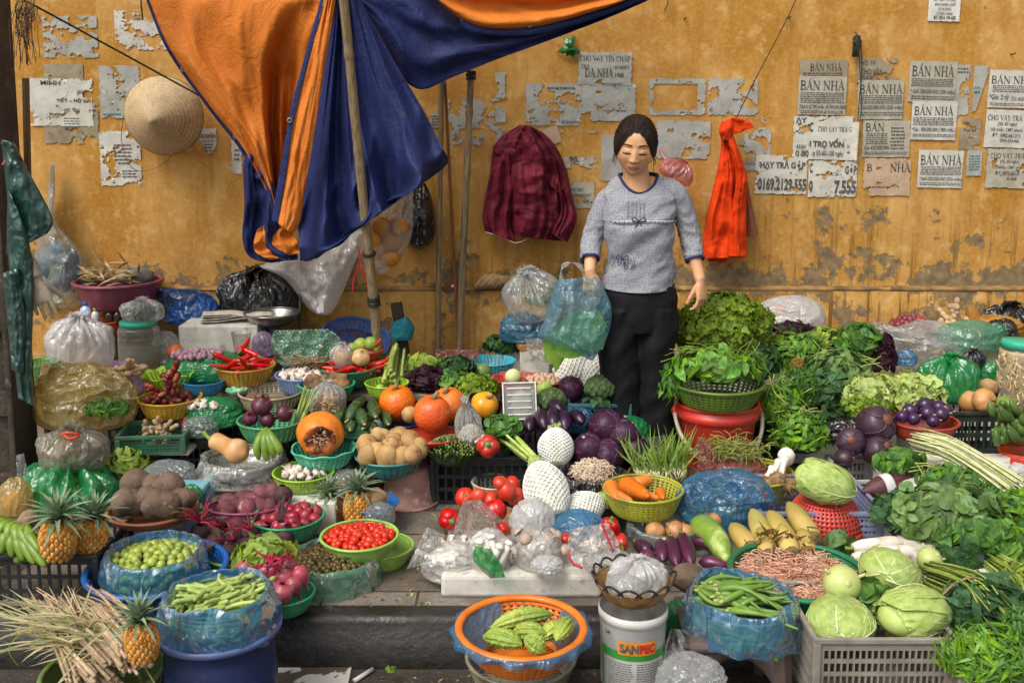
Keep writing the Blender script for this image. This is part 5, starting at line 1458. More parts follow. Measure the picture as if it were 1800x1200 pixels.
def jar(label,cx,ytop,ybot,w,d,fillm,fillh,group=None,cid='jar'):
 s=mpp(ybot,d);p=at(cx,ybot,d);H=at(cx,ytop,d).z-p.z;r=w*s/2
 root=thing('storage_jar',label,'jar',p,group)
 MB().lathe(cat([(r*.5,0),(r*.93,.005),(r,H*.08),(r,H*.3),(r*1.0,H*.62),(r*.97,H*.7),(r*1.0,H*.74),(r*.96,H*.84),(r*.86,H*.88),(r*.84,H*.92)],40),40,cap0=True).build('glass_body',GLASS,root)
 MB().lathe([(0,.008),(r*.9,.008),(r*.95,H*.08),(r*.95,H*fillh),(0,H*fillh)],40).build('brine',fillm,root)
 m=MB();m.lathe([(0,H),(r*.86,H),(r*.9,H*.985),(r*.9,H*.9),(r*.8,H*.895)],48,fn=lambda p_,a:(p_[0]*(1+.008*math.cos(a*40)),p_[1]*(1+.008*math.cos(a*40)),p_[2]));m.build('lid',TEALC,root)
 bb=Bowl();bb.root,bb.c,bb.R,bb.H,bb.z=root,p,r,H,p.z;return bb
j1=jar('tall plastic jar of cloudy brine with a teal lid',247,563,646,71,4.66,WATER,.46)
bb=bag('small bag of lime leaves with a pink tie on the brine jar',250,546,70,36,'clear',d=4.66,style='knot',seed=9)
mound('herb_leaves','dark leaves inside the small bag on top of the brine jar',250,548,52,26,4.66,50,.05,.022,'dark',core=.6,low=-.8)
one('tie',MB().leaf((0,0,0),(1,-.4,.2),(0,0,1),.06,.04,.6,.6,7,.2).leaf((0,0,0),(-.8,-.4,.5),(0,0,1),.05,.035,.6,.6,7,.2),FILM['violet'],'pinkish plastic tie on the bag over the jar','tie',at(250,532,4.58))
bag('small whitish parcel right of the brine jar',292,612,52,60,'clear',d=4.72,style='pillow',seed=12,amp=.18)
put(blob('orange_lump',.035,ORP,.1),'orange_piece','orange piece showing in the whitish parcel by the jar','fruit',at(308,618,4.68))
film_sheet('crumpled blue plastic sheet spread at the wall',[(272,506),(276,528),(284,560),(300,572)],[(345,508),(372,520),(386,540),(372,562)],5.02,'deepblue',3,.06,k=2.4)
one('plastic_bag',bagmesh(.12,.09,.07,14,'pillow',.16),FILM['deepblue'],'puffy blue bag lying against the wall','bag',at(345,560,5.0)-Vector((0,0,.03)))
bag('shiny black bag leaning at the wall beside the scale pan',452,522,132,82,'black',d=5.08,style='knot',seed=21,amp=.15)
foam1=slab('foam_box','white foam box with folded newspaper on top, left back',313,452,573,d=4.72,D=.22,h=.13,cate='foam box')
m=MB()
for q in range(4):
 m.grid([[(x*.17+.004*q,y*.10,.012+.011*q+.02*math.sin(x*1.7+q)*max(0,x)*(y>-2)+.004*nz((x*3,y*3,q)))for x in[i/10-.5 for i in range(21)]]for y in[i/6-.5 for i in range(7)]])
one('folded_newspaper',m,mat('newsprint','C9C3B4','A39C8C',ns=30,rough=.9),'folded newspapers on the white foam box','newspaper',(foam1.c.x-.02,foam1.c.y-.02,foam1.zr),solid=.003,rot=(0,0,.2))
STEELB=mat('steel_pan','B4B2AA','8F8D86',ns=6,rough=.28,metal=1)
pan=basin('scale_pan','shallow steel weighing pan on a dark pedestal',478,549,96,STEELB,d=4.82,hk=.5,bot=.35,rim=.025,cate='scale',curve=.55)
m=MB();m.lathe([(.03,0),(.03,-.05),(.045,-.06),(.05,-.16),(.0,-.16)],24);m.build('pedestal',mat('dark_green_metal','2E3E38',rough=.5),pan.root)
film=bagm('cup_plastic','C9CBC6',.25,rough=.1,wr=.05)
c=at(425,616,4.62)
one('plastic_cup',MB().lathe([(0,0),(.032,0),(.033,.004),(.046,.085),(.048,.087)],32),film,'clear plastic cup behind the ochre chili basket','cup',c,solid=.001)
# shallots in green bag
gb=bag('open green bag of small shallots in front of the foam box',362,640,130,46,'green',d=4.55,style='pillow',seed=31)
SH=[onion_mesh('shallot',.014,SHAL,.3),onion_mesh('shallot',.012,SHAL,.5)]
heap(SH,'shallot','small violet white shallot lying on the green bag','shallot','shallots on the green bag',gb.c.x-.03,gb.c.y-.03,gb.zr-.008,.11,.023,.12,1.0,ey=.7)
# ochre chili basket
OCH=plast('ochre_plastic','B98A2E','9C7020')
b=basin('basket','ochre basket heaped with large red chilies',430,641,104,OCH,d=4.5,hk=.62,bot=.7,pat=(36,9,.6),cate='basket')
CH=[chili_mesh('chili',.10,.0105,CHI,.3),chili_mesh('chili',.085,.011,CHI,-.35),chili_mesh('chili',.075,.012,CHI,.1)]
frot=lambda:(rnd.uniform(-.4,.4),rnd.uniform(-.5,.35),rnd.uniform(0,6.3))
heap(CH,'chili','glossy red chili heaped in the ochre basket','chili','chilies in the ochre basket',b.c.x-.02,b.c.y,b.zr-.01,b.R*.62,.045,.42,n=26,rot=frot)
for x,y,r in((390,622,(0,.5,.2)),(468,626,(0,-.35,2.7)),(436,618,(.3,-.3,1.2)),(455,640,(0,.2,.3))):
 put(CH[0],'chili','glossy red chili heaped in the ochre basket','chili',at(x-14,y,b.c.y-.05),'chilies in the ochre basket',r,1.15)
# garlic in blue grey colander
BGR=plast('slate_blue_plastic','6E86A8','566E90')
b=basin('colander','slate blue colander with stemmed white garlic',533,657,96,BGR,d=4.45,hk=.62,bot=.72,pat=(40,9,.55),cate='colander')
GA=[garlic_mesh('garlic_bulb',.019),garlic_mesh('garlic_bulb',.016)]
heap(GA,'garlic_bulb','white garlic bulb in the slate blue colander','garlic','garlic in the slate blue colander',b.c.x,b.c.y,b.zr-.012,b.R*.75,.03,.3,1.2)
m=MB()
for i in range(70):
 a=rnd.uniform(0,6.3);m.tube(cat([(rnd.gauss(0,.03),rnd.gauss(0,.02),0),(rnd.gauss(0,.03),rnd.gauss(0,.02),.03),(rnd.gauss(0,.05),rnd.gauss(0,.03),rnd.uniform(.03,.06))],6),.0018,4)
one('garlic_stalks',m,LEAF['straw'],'dry garlic stalks on top of the slate blue colander','garlic stalks',(b.c.x,b.c.y+.02,b.zr+.02))
# pale green sheet with bundled herbs
mound('herb_bundle','bundle of grey green stalks wrapped under green film',536,606,110,40,4.72,120,.07,.012,'grey',core=.7)
film_sheet('thin green film thrown over the bundled stalks',[(482,580),(476,600),(482,630),(500,645)],[(575,578),(594,590),(598,610),(570,632)],4.66,'palegreen',7,.035,tilt=.08)
bag('small lilac bag behind the green film',462,604,40,44,'violet',d=4.72,style='pillow',seed=33)
BLP=plast('denim_blue_plastic','3A62A8','2C4E90')
b=basin('sieve','flat denim blue sieve tilted against the wall',622,592,122,BLP,d=4.98,hk=.28,bot=.8,pat=(44,4,.5),cate='sieve',rot=(math.radians(24),math.radians(12),0))
GRN=plast('bottle_green_plastic','2E6E52','245A42');REDP=plast('red_plastic','C83A2A','A82C20');LIME=plast('lime_plastic','9CC23E','84A82E');GRN2=plast('emerald_plastic','2FA070','238458')
b2=basin('colander','bottle green colander with chilies and bagged onions',612,644,104,GRN,d=4.5,hk=.6,bot=.68,pat=(36,8,.55),cate='colander')
b=basin('colander','red colander with green limes behind the bagged onions',630,613,90,REDP,d=4.66,hk=.4,bot=.72,pat=(36,5,.5),cate='colander')
LIM=mat('lime_skin','9AAE42','7C963A',ns=6,rough=.4,bump=.3,bs=150,obr=.12,c3='B8A04A',ns3=9)
for x,y,r in((634,606,.033),(652,604,.033),(620,612,.026),(661,612,.02)):
 c=at(x,y,b.c.y-.02);put(blob('lime',r,LIM,.05,1.6,x),'lime','yellow green lime in the red colander','lime',c,'limes in the red colander',rrot())
put(CH[2],'chili','single red chili at the right rim of the red colander','chili',at(660,608,4.62),None,(0,-.9,0),.6)
YON=mat('yellow_onion_skin','C9A878','B08A5A',ns=8,st=(3,3,.6),rough=.35,obr=.08)
heap(CH,'chili','small red chili in the bottle green colander','chili','chilies in the bottle green colander',b2.c.x,b2.c.y,b2.zr-.015,b2.R*.75,.035,.15,n=34,rot=frot)
for i,(x,y)in enumerate(((602,627),(634,628))):
 put(onion_mesh('onion',.042,YON,.25),'onion',('pale onion in a clear bag at the left of the green colander','bare pale onion at the right of the bottle green colander')[i],'onion',at(x,y,4.46),None,(.4,.5,x))
bag('clear bag around the pale onion in the green colander',602,627,42,40,'clear',d=4.46,style='knot',seed=41)
b=basin('basin','emerald green basin of brown root pieces',574,674,97,GRN2,d=4.34,hk=.6,bot=.72,rim=.05,cate='basin')
ROOT=mat('brown_root','8A6A44','5E4630',ns=9,rough=.85,bump=.6,obr=.15)
RT=[blob('root_piece',.026,ROOT,.25,1.6,5,fn=lambda u:1+.5*abs(u.x)),blob('root_piece',.022,ROOT,.3,1.9,8,fn=lambda u:1+.7*abs(u.x))]
heap(RT,'root_piece','knobbly brown root piece in the emerald basin','root','root pieces in the emerald basin',b.c.x,b.c.y,b.zr-.006,b.R*.75,.042,.14,.9)
b=basin('colander','small lime green colander behind the first pumpkin',680,672,76,LIME,d=4.38,hk=.6,bot=.7,pat=(32,6,.6),cate='colander')
put(blob('lime',.02,LIM,.05),'lime','single yellow lime left in the lime green colander','lime',(b.c.x-.03,b.c.y,b.z+.03))
# ---- left, second row
bag('open lilac bag of pale ginger below the brine jar',214,662,78,58,'violet',d=4.4,style='pillow',seed=51,amp=.12)
GIN=mat('ginger_skin','BFA480','9C8060',ns=8,rough=.7,bump=.4,obr=.1)
def ginger(name,mt,seed,k=1.0):
 rs=random.Random(seed);m=MB();p=Vector((0,0,0));d=Vector((1,0,0))
 for i in range(5):
  m.ell(p,(.022*k,.015*k,.014*k),12,9,lambda u:1+.15*nz(u,2,i),None)
  if i%2:m.ell(p+Vector((rs.uniform(-.01,.01),.016*rs.choice((-1,1)),.008))*k,(.012*k,.016*k,.012*k),10,8)
  p=p+(d+Vector((0,rs.uniform(-.7,.7),rs.uniform(-.4,.4)))).normalized()*.024*k
 return m.mesh(name,mt)
GI=[ginger('ginger_root',GIN,1,.9),ginger('ginger_root',GIN,2,.9)]
for x,y in((196,652),(214,648),(226,644),(205,662),(232,656),(218,660),(190,660)):
 put(rnd.choice(GI),'ginger_root','pale ginger knob in the open lilac bag','ginger',at(x,y,4.3),'ginger in the lilac bag',(rnd.uniform(-.3,.3),rnd.uniform(-.4,.4),rnd.uniform(-.8,.8)))
LIMB=plast('bright_lime_plastic','A8D030','8FB828')
basin('basket','bright lime scalloped basket, empty, beside the blue basket',297,656,88,LIMB,d=4.42,hk=.55,bot=.45,pat=(30,6,.6),scal=.07,rim=.03,cate='basket')
basin('basket','turquoise blue basket behind the galangal',358,668,72,plast('turquoise_plastic','2E88B4','24709A'),d=4.4,hk=.62,bot=.75,pat=(34,7,.45),cate='basket')
YEL=plast('mustard_plastic','C09A2C','A27E20')
b=basin('basket','mustard yellow basket of red galangal',299,698,107,YEL,d=4.25,hk=.6,bot=.7,pat=(36,8,.5),cate='basket')
GAL=mat('galangal_skin','7A2A20','4E1814',ns=10,rough=.5,bump=.4,obr=.2,c3='B8644A',ns3=20)
GG=[ginger('galangal_root',GAL,5),ginger('galangal_root',GAL,6,.9)]
heap(GG,'galangal_root','red galangal root in the mustard basket','galangal','galangal in the mustard basket',b.c.x,b.c.y,b.zr-.012,b.R*.72,.038,.25,1.1)
for x,y in((292,684),(300,672),(296,678),(304,690)):put(rnd.choice(GG),'galangal_root','red galangal root in the mustard basket','galangal',at(x,y,4.2),'galangal in the mustard basket',(.3,-1.2,rnd.uniform(-.6,.6)))
gb=bag('green bag of white garlic right of the galangal basket',374,722,100,48,'green',d=4.24,style='pillow',seed=61,amp=.14)
heap(GA,'garlic_bulb','white garlic bulb on the green bag','garlic','garlic on the green bag',gb.c.x-.02,gb.c.y-.05,gb.zr-.02,.075,.03,.1,.9,ey=.6)
bag('grey crumpled bag in front of the green garlic bag',352,748,60,34,'grey',d=4.14,style='pillow',seed=63,amp=.2)
basin('basin','tiny mint green scalloped dish beside the beige basket',416,684,36,plast('mint_plastic','8CCBAA','74B494'),d=4.36,hk=.5,bot=.6,scal=.05)
BEI=plast('beige_plastic','B0A488','94886C')
b=basin('basket','beige basket with a few brown nuts',476,688,110,BEI,d=4.34,hk=.5,bot=.75,pat=(40,6,.5),cate='basket')
heap(RT,'root_piece','small brown nut in the beige basket','nut','nuts in the beige basket',b.c.x-.07,b.c.y,b.z+.02,.04,.02,.1,n=7)
GRN3=plast('sea_green_plastic','4A9A6A','3A8258')
b=basin('basket','sea green basket of big red onions',478,736,118,GRN3,d=4.06,hk=.55,bot=.72,pat=(34,7,.55),cate='basket')
for x,y,r,rt in((460,713,.043,(.3,.2,0)),(500,726,.037,(1.2,.4,1)),(470,738,.035,(-.4,1.5,0)),(440,735,.032,(.7,0,0))):
 put(onion_mesh('red_onion',r,ONI,.35),'red_onion','large dark red onion in the sea green basket','onion',at(x,y,b.c.y-.03),'red onions in the sea green basket',rt)
bundle('stalk_bundle','upright bundle of thin pale lemongrass beside the red onions',at(516,762,4.05),at(546,690,4.12),.012,.03,26,.0028,'stem')
bag('knotted clear bag of dried shreds',577,706,62,60,'clear',d=4.2,style='knot',seed=71)
m=MB()
for i in range(160):
 u=Vector((rnd.gauss(0,1),rnd.gauss(0,1),rnd.gauss(0,1))).normalized();p=u*.058;t=Vector((rnd.gauss(0,1),rnd.gauss(0,1),rnd.gauss(0,.5))).normalized()*.02
 p.z*=.85;m.tube([p-t,p+u*.004,p+t],.0028,4)
m.ell((0,0,0),(.055,.055,.045),16,10)
tag(one('dried_shreds',m,mat('dried_shreds','C09A62','A07C48',isl=.3,rough=.8),'tan dried shreds packed in the knotted clear bag','dried food',at(577,708,4.2)),kind='stuff')
ybag=bag('large yellowish bag lying open with green leaves',150,694,176,108,'yellow',d=4.22,style='pillow',seed=81.4,amp=.2,ky=.7)
film_sheet('upper flap of the large yellowish bag',[(72,640),(66,680),(70,720)],[(160,634),(222,664),(244,700)],4.24,'yellow',9,.05,tilt=.1)
mound('leaf_pile','narrow green leaves spilling from the large yellowish bag',190,716,84,32,4.06,150,.055,.013,'mid',core=.7,low=-.3,cate='leaves')
TRAY=plast('dark_green_plastic','2F6A50','204A3A')
cr=crate('tray','rectangular dark green mesh tray with some ginger',204,316,768,TRAY,z=T1,h=.075,D=.2,cols=26,rws=5,yaw=.1,cate='tray',taper=.1)
for i in range(14):
 put(rnd.choice(GI),'ginger_root','small dirty ginger piece in the green mesh tray','ginger',(cr.c.x+rnd.uniform(-.05,.06),cr.c.y+rnd.uniform(-.02,.05),cr.c.z+.05+rnd.uniform(0,.02)),'ginger in the green tray',rrot(),.75)
slab('foam_board','white foam board under the green mesh tray',205,332,792,z=T1-.025,D=.3,h=.022,cate='foam board')
bag('bag of brown roots tied with a red strip on the green bag',130,788,122,66,'smoke',d=3.92,style='knot',seed=91,amp=.12)
put(blob('root_heap',.1,mat('packed_roots','8A7458','5A4838',ns=14,rough=.8,bump=.7,bs=40),.15,3),'packed_roots','brown roots packed inside the red tied bag','roots',at(130,792,3.92),None,None,(1.1,.8,.62))
one('tie',MB().tube(cat([(-.03,0,0),(0,-.02,.015),(.035,0,.0),(.01,-.02,-.01),(-.02,-.01,.01)],16),.006,6),mat('red_strip','E0502E',rough=.4),'orange red plastic strip tying the bag of roots','tie',at(122,764,3.84))
bag('big green bag with the bag of roots resting on it',128,858,166,96,'green',d=3.88,style='knot',seed=101,amp=.12)
mound('greens','pale greens inside the big green bag',128,862,130,72,3.88,130,.07,.03,'yellow',core=.8)
bag('small tan bag of grain at the foot of the post',28,880,60,84,'yellow',d=3.72,style='pillow',seed=103)
put(blob('grain',.06,mat('tan_grain','C49A5E','A87E48',ns=60,rough=.9,bump=.6,bs=120),.06),'grain','tan grain filling the small bag at the post','grain',at(28,888,3.74),None,None,(.9,.8,1.1))
mound('herbs','yellow green herb leaves behind the taro basin',222,812,80,56,3.98,200,.04,.017,'yellow',core=.7)
one('plastic_bag',bagmesh(.1,.08,.045,7,'pillow',.2),FILM['grey'],'flattened grey bag behind the taro basin','bag',at(300,832,3.95)-Vector((0,0,.04)))
bag('scrap of green film behind the taro basin',334,868,40,34,'green',d=3.72,style='pillow',seed=105,amp=.2)
# hanging dark green film on the post
m=MB()
for k,(L_,R_)in enumerate((([(2,245),(8,300),(14,380),(10,450)],[(26,252),(50,300),(92,382),(84,410)]),([(14,330),(12,420),(20,520),(24,620),(32,700)],[(44,400),(60,470),(58,560),(56,640),(62,716)]),([(4,480),(12,560),(20,650)],[(34,470),(46,560),(44,660)]))):
 m.grid(hung(L_,R_,40,44,3.82-.02*k,.03,.012,2.4,k*2.1,.035),True,cap0=True,cap1=True)
one('hanging_film',m,FILM['teal'],'dark green plastic bags hanging down the concrete post','bags')
m=MB();R0=RA[-1]*0
hand(m,Vector((0,0,.02)),Vector((.25,0,-1)),Vector((0,1,0)),Vector((1,0,0)),(.2,.3,.25,.35),k=1.05)
m.tube([(0,0,.03),(-.01,0,.07),(-.02,0,.1)],[.03,.028,.02],14)
g=one('rubber_glove',m,bagm('latex','CBBFA8',.85,rough=.5,wr=.2),'pale rubber glove hanging from the post','glove',at(62,500,3.8));md=g.modifiers.new('r','REMESH');md.mode='VOXEL';md.voxel_size=.004;md.use_smooth_shade=True
basin('basket','green woven basket half hidden behind the post',72,636,60,plast('moss_plastic','5A9A4E','467E3E'),d=4.6,hk=1.1,bot=.8,pat=(30,9,.5),cate='basket')
film_sheet('thin whitish film dangling beside the post',[(28,800),(30,840),(34,862)],[(42,796),(50,836),(46,850)],3.86,'clear',4,.02)
rope('pink plastic tail hanging on the post',[at(4,250,3.82),at(14,270,3.8),at(6,290,3.8)],.006,mat('pink_tail','B84A4A',rough=.5),'plastic_tail','plastic strip')
# ---- middle row: squash bag, pumpkins, potatoes
fb=slab('foam_board','white foam board under the bagged squash',336,512,852,z=.085,D=.3,h=.03,cate='foam board')
slab('foam_box','low foam box carrying the board with the squash',350,500,862,z=0,D=.26,h=.08,cate='foam box')
bw=basin('basin','shallow basin inside the clear squash bag',428,808,132,plast('grey_plastic','8A8478'),z=.12,hk=.4,bot=.75)
liner('clear bag spread around the butternut and green bananas',bw,'clear',4,.5,1.0,spread=.1)
BUT=mat('butternut_skin','D2A26E','BC8A54',ns=6,rough=.45,obr=.05,c3='E0BE92',ns3=10)
gourd('butternut_squash','butternut squash lying in the clear bag','squash',at(372,772,3.98),at(432,800,3.86),.048,BUT,None,prof=[.3,.72,.74,.72,.72,.8,.98,1.02,.8,.2])
BANG=mat('green_banana_skin','7E9A34','66842A',ns=5,rough=.4,obr=.1,c3='4A5A24',ns3=25)
def banana(pts,r,label,group):
 m=MB();m.tube(cat([tuple(p)for p in pts],16),[r*x[0]for x in cat([(.35,),(.7,),(1,),(1.05,),(1,),(.75,),(.25,)],16)],5+3)
 o=Vector(pts[0]);m.v=[tuple(Vector(p)-o)for p in m.v]
 return one('banana',m,BANG,label,'banana',o,group)
for i,(x,y)in enumerate(((452,806),(466,808),(478,802),(490,796))):
 banana([at(468,752,3.9),at(466+(x-468)*.5,768,3.86),at(x,788,3.84),at(x+3,y+2,3.84)],.017,'green banana standing in the clear squash bag','green bananas beside the butternut')
# zucchini on a dark dish
basin('dish','dark green dish under the zucchini',640,752,112,GRN,d=4.12,hk=.3,bot=.7,cate='dish')
ZUC=mat('zucchini_skin','36502A','24381E',ns=6,st=(1,1,1),rough=.4,obr=.15,c3='6E7E44',ns3=60,lo3=.56,hi3=.7)
ZST=mat('zucchini_stem','8A9A4E','B09A66',rough=.7)
for x0,y0,x1,y1,d0,d1 in((640,700,612,738,4.18,4.02),(604,720,588,752,4.16,4.06),(652,708,660,732,4.2,4.0),(655,728,640,752,4.15,3.98),(630,722,640,745,4.14,3.97),(672,726,682,745,4.18,4.02),(620,744,616,756,4.1,3.97),(655,748,654,758,4.1,3.98)):
 gourd('zucchini','dark green zucchini stacked on the dark dish','zucchini',at(x1,y1,d1),at(x0,y0,d0),.024,ZUC,'zucchini beside the pumpkins',bend=.06,stemm=ZST,prof=[.55,.85,.95,1,1,.95,.85,.6,.35],ridges=8)
bd=basin('dish','navy blue dish under the first pumpkin',716,738,84,plast('navy_plastic','26366E','1E2C5C'),d=4.18,hk=.3,bot=.6,cate='dish')
rp=basin('dish','red dish under the speckled pumpkin',762,764,96,REDP,d=4.0,hk=.3,bot=.65,cate='dish')
pumpkin('round bumpy orange pumpkin on the navy dish',698,708,64,4.2,ORP,bumps=.035,rot=(.25,-.1,0))
pumpkin('round reddish pumpkin on the red dish',760,727,66,4.02,ORP2,bumps=.03,rot=(.15,.05,.4),kz=1.02)
pumpkin('orange pumpkin half hidden behind the reddish one',788,712,64,4.2,ORP,bumps=.03,rot=(.1,-.35,.9))
pumpkin('yellow orange squash behind the bag of white bulbs',852,712,50,4.2,mat('yellow_rind','E8A028','D88C1C',ns=6,rough=.3,c3='C8B04A',ns3=9),lobes=5,rot=(.6,.2,.3),kz=.95,name='squash',cate='squash',group=None)
put(blob('potato',.034,POT,.1),'potato','single potato resting against the first pumpkin','potato',at(720,728,4.08),None,(.3,.4,1))
# cut pumpkin in mint basket
MINT=plast('mint_basket_plastic','52B898','40A080')
b=basin('basket','mint green scalloped basket holding the cut pumpkin',570,786,112,MINT,d=3.93,hk=.52,bot=.7,pat=(34,5,.6),scal=.025,cate='basket')
c=at(563,762,3.93);r=41*mpp(762,3.93)
root=thing('cut_pumpkin','cut orange pumpkin showing a dark wet hollow','pumpkin',c,None)
NCUT=Vector((.14,-.93,-.10)).normalized()
def cutfn(u):
 k=1+.06*nz(u,1.5,2)+.02*math.cos(math.atan2(u.y,u.x)*8)*(1-u.z**2);h=u.dot(NCUT)
 if h>.72+.05*nz(u,2.5,7):k*=.72/h*(1-.34*smooth(.80,.93,h)+.12*nz(u,4,1)+.05*nz(u,11,1))
 return k
m=MB();m.ell((0,0,0),(r,r,r*.93),64,48,cutfn)
for i,f in enumerate(m.f):
 q=sum((Vector(m.v[k])for k in f),Vector())/4;q=Vector((q.x/r,q.y/r,q.z/r/.93));m.mi[i]=1 if q.normalized().dot(NCUT)>.73 else 0
m.build('rind',[mat('cut_rind','E08228','D2701E',ns=6,rough=.4,bump=.3,c3='E8A048',ns3=14),mat('pumpkin_flesh','B8602A','5A3020',ns=14,lo=.4,hi=.6,rough=.35,bump=.9,bs=40,bd=.01,c3='3A2218',ns3=22,lo3=.5,hi3=.6)],root)
m=MB()
rs=random.Random(4)
for i in range(60):
 q=Vector((rs.gauss(0,1),rs.gauss(0,.3),rs.gauss(0,1)))*r*.2;m.tube(cat([NCUT*r*.7+q,NCUT*r*.78+q*.9+Vector((rs.gauss(0,.004),0,.004)),NCUT*r*.72+q*1.3],6),.0018,4)
m.build('fibres',mat('pale_fibre','D8C0A0','8A5A34',ns=40,rough=.5,isl=.3),root)
# potatoes in green colander on inverted pink basin
PINKB=mat('worn_pink_plastic','B08274','8E6A60',ns=7,rough=.55,c3='C8B0A4',ns3=20,lo3=.55,hi3=.7)
c=onz(716,890,0);Rp=50*mpp(890,c.y)
root=thing('upturned_basin','worn pink basin upside down on the tiles, under the potatoes','basin',(c.x,c.y+.06,0))
MB().lathe([(0,.15),(Rp*.7,.15),(Rp*.76,.14),(Rp*.84,.08),(Rp*.93,.012),(Rp*1.06,.006),(Rp*1.08,.0)],56).build('bowl_wall',PINKB,root,solid=.003)
MB().ring((0,0,.006),Rp*1.07,.006,56,8).build('rim',PINKB,root)
b=basin('colander','blue green colander heaped with potatoes',686,798,122,plast('blue_green_plastic','3E8A7E','306E66'),z=.155,hk=.52,bot=.6,pat=(30,5,.55),cate='colander')
PO3=[blob('potato',.04,POT,.12,1.3,1,fn=lambda u:1+.2*abs(u.x)),blob('potato',.037,POT,.14,1.5,2,fn=lambda u:1+.3*abs(u.x)),blob('potato',.042,POT,.1,1.2,3,fn=lambda u:1+.12*abs(u.x))]
for x,y in((645,783),(668,766),(700,766),(722,776),(690,784),(660,796),(736,788),(706,800),(680,803),(646,800),(724,799),(693,775)):
 put(rnd.choice(PO3),'potato','pale brown potato heaped in the blue green colander','potato',at(x,y,b.c.y-.05+(790-y)*.004),'potatoes in the blue green colander',rrot(),rnd.uniform(.85,1.02))
heap(PO3,'potato','pale brown potato heaped in the blue green colander','potato','potatoes in the blue green colander',b.c.x,b.c.y+.01,b.zr-.03,b.R*.7,.07,.2,n=7)
# bundle of tips
root=thing('tip_bundle','dense bundle of short green stalk tips pointing up','greens',at(795,800,3.95));m=MB();t_=MB()
for i in range(420):
 a=rnd.uniform(0,6.3);q=math.sqrt(rnd.random());s=mpp(790,3.95)
 p=Vector((q*math.cos(a)*44*s,q*math.sin(a)*34*s,26*s*(1-q*q*.8)));dr=Vector((math.cos(a)*q*.7,math.sin(a)*q*.7-.15,1))+Vector((rnd.gauss(0,.2),rnd.gauss(0,.2),0));dr.normalize()
 m.tube([p-dr*.04,p,p+dr*.02],[.0028,.003,.0026],5);t_.tube([p+dr*.019,p+dr*.026],[.0029,.002],5)
m.build('stalks',leafm('dark_stalk','4E6A30','3A5226'),root);t_.build('tips',leafm('cut_tip','A8AE6A','8A9450'),root)
MB().ell((0,0,0),(.085,.065,.045),20,10).build('filler_core',CORE,root)  # added dark filler between the stalks, no real leaves
# bag of white bulbs
bg_=bag('tied clear bag of peeled white bulbs',829,752,46,62,'clear',d=3.96,style='tall',seed=121,ky=.8,rot=(.15,-.12,0))
PEARL=mat('peeled_bulb','E2DED0','C9C4B2',rough=.4,obr=.06)
heap(blob('white_bulb',.0085,PEARL,.05),'white_bulb','peeled white bulb in the tied clear bag','bulb','white bulbs in the clear bag',bg_.c.x,bg_.c.y,bg_.z+.03,.055,.0155,.9,n=110,ey=.7)
def bell(label,cx,cy,w,d,rot=(0,0,0),group='red bell peppers',kz=1.05):
 c=at(cx,cy,d);r=w/2*mpp(cy,d)
 root=thing('bell_pepper',label,'bell pepper',c,group,rot)
 def fn(u):
  a=math.atan2(u.y,u.x);q=1-.13*(1-abs(math.cos(a*2)))**1.4*(1-abs(u.z)*.3)
  q*=1-.30*math.exp(-((1-u.z)/.09))-.22*math.exp(-((1+u.z)/.12));return q
 MB().ell((0,0,0),(r,r,r*kz),48,32,fn).build('fruit_body',BELL,root)
 m=MB();m.lathe([(.02,r*kz*.7),(r*.34,r*kz*.74),(r*.3,r*kz*.78),(r*.12,r*kz*.8),(r*.1,r*kz*1.05),(r*.13,r*kz*1.15),(0,r*kz*1.15)],12,fn=lambda p,a:(p[0]*(1+.2*math.cos(a*5)),p[1]*(1+.2*math.cos(a*5)),p[2]));m.build('stem',GST,root)
 return root
bell('red bell pepper facing forward beside the celery',858,784,42,3.9,(math.radians(65),.1,0))
# celery
cA,cB=at(936,806,3.82),at(876,752,4.02)
bundle('celery','bunch of celery leaning with pale stalks to the right',cA,cB,.022,.05,16,.0085,leafm('celery_stalk','9AB24E','B8C878',isl=.2,tr=.1),cate='celery',leaves=5,leafp=(.05,.03),leafmat='mid',splay=1.2,taper=.5)
mound('celery_leaves','celery leaves at the top of the leaning bunch',885,748,70,46,3.98,110,.045,.03,'mid',core=0,cate='celery')
# ---- back greens between pumpkins and woman
bundle('taro_bunch','bundle of thick pale green stems with cut white ends',at(688,664,4.42),at(694,622,4.66),.05,.045,20,.010,leafm('thick_stem','A4B05C','8A9A48',isl=.25,tr=.1),cate='stems',taper=.8)
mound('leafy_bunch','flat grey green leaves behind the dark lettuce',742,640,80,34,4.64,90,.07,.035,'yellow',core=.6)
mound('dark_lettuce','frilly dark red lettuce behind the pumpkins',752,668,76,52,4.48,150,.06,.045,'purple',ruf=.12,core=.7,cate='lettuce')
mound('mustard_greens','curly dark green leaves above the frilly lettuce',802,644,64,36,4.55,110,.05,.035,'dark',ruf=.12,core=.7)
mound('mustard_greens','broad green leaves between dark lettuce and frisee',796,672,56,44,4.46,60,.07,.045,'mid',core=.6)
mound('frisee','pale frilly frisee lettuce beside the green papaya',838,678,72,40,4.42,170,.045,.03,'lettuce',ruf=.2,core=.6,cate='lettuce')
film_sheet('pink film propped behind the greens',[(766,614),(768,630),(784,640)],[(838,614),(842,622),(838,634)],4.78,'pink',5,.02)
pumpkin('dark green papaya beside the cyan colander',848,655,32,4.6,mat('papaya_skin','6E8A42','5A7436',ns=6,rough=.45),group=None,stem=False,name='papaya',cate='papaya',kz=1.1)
basin('colander','cyan colander, empty, at the back of the stall',866,633,80,plast('cyan_plastic','45AFC4','349AAE'),d=4.75,hk=.55,bot=.7,pat=(36,6,.5),cate='colander')
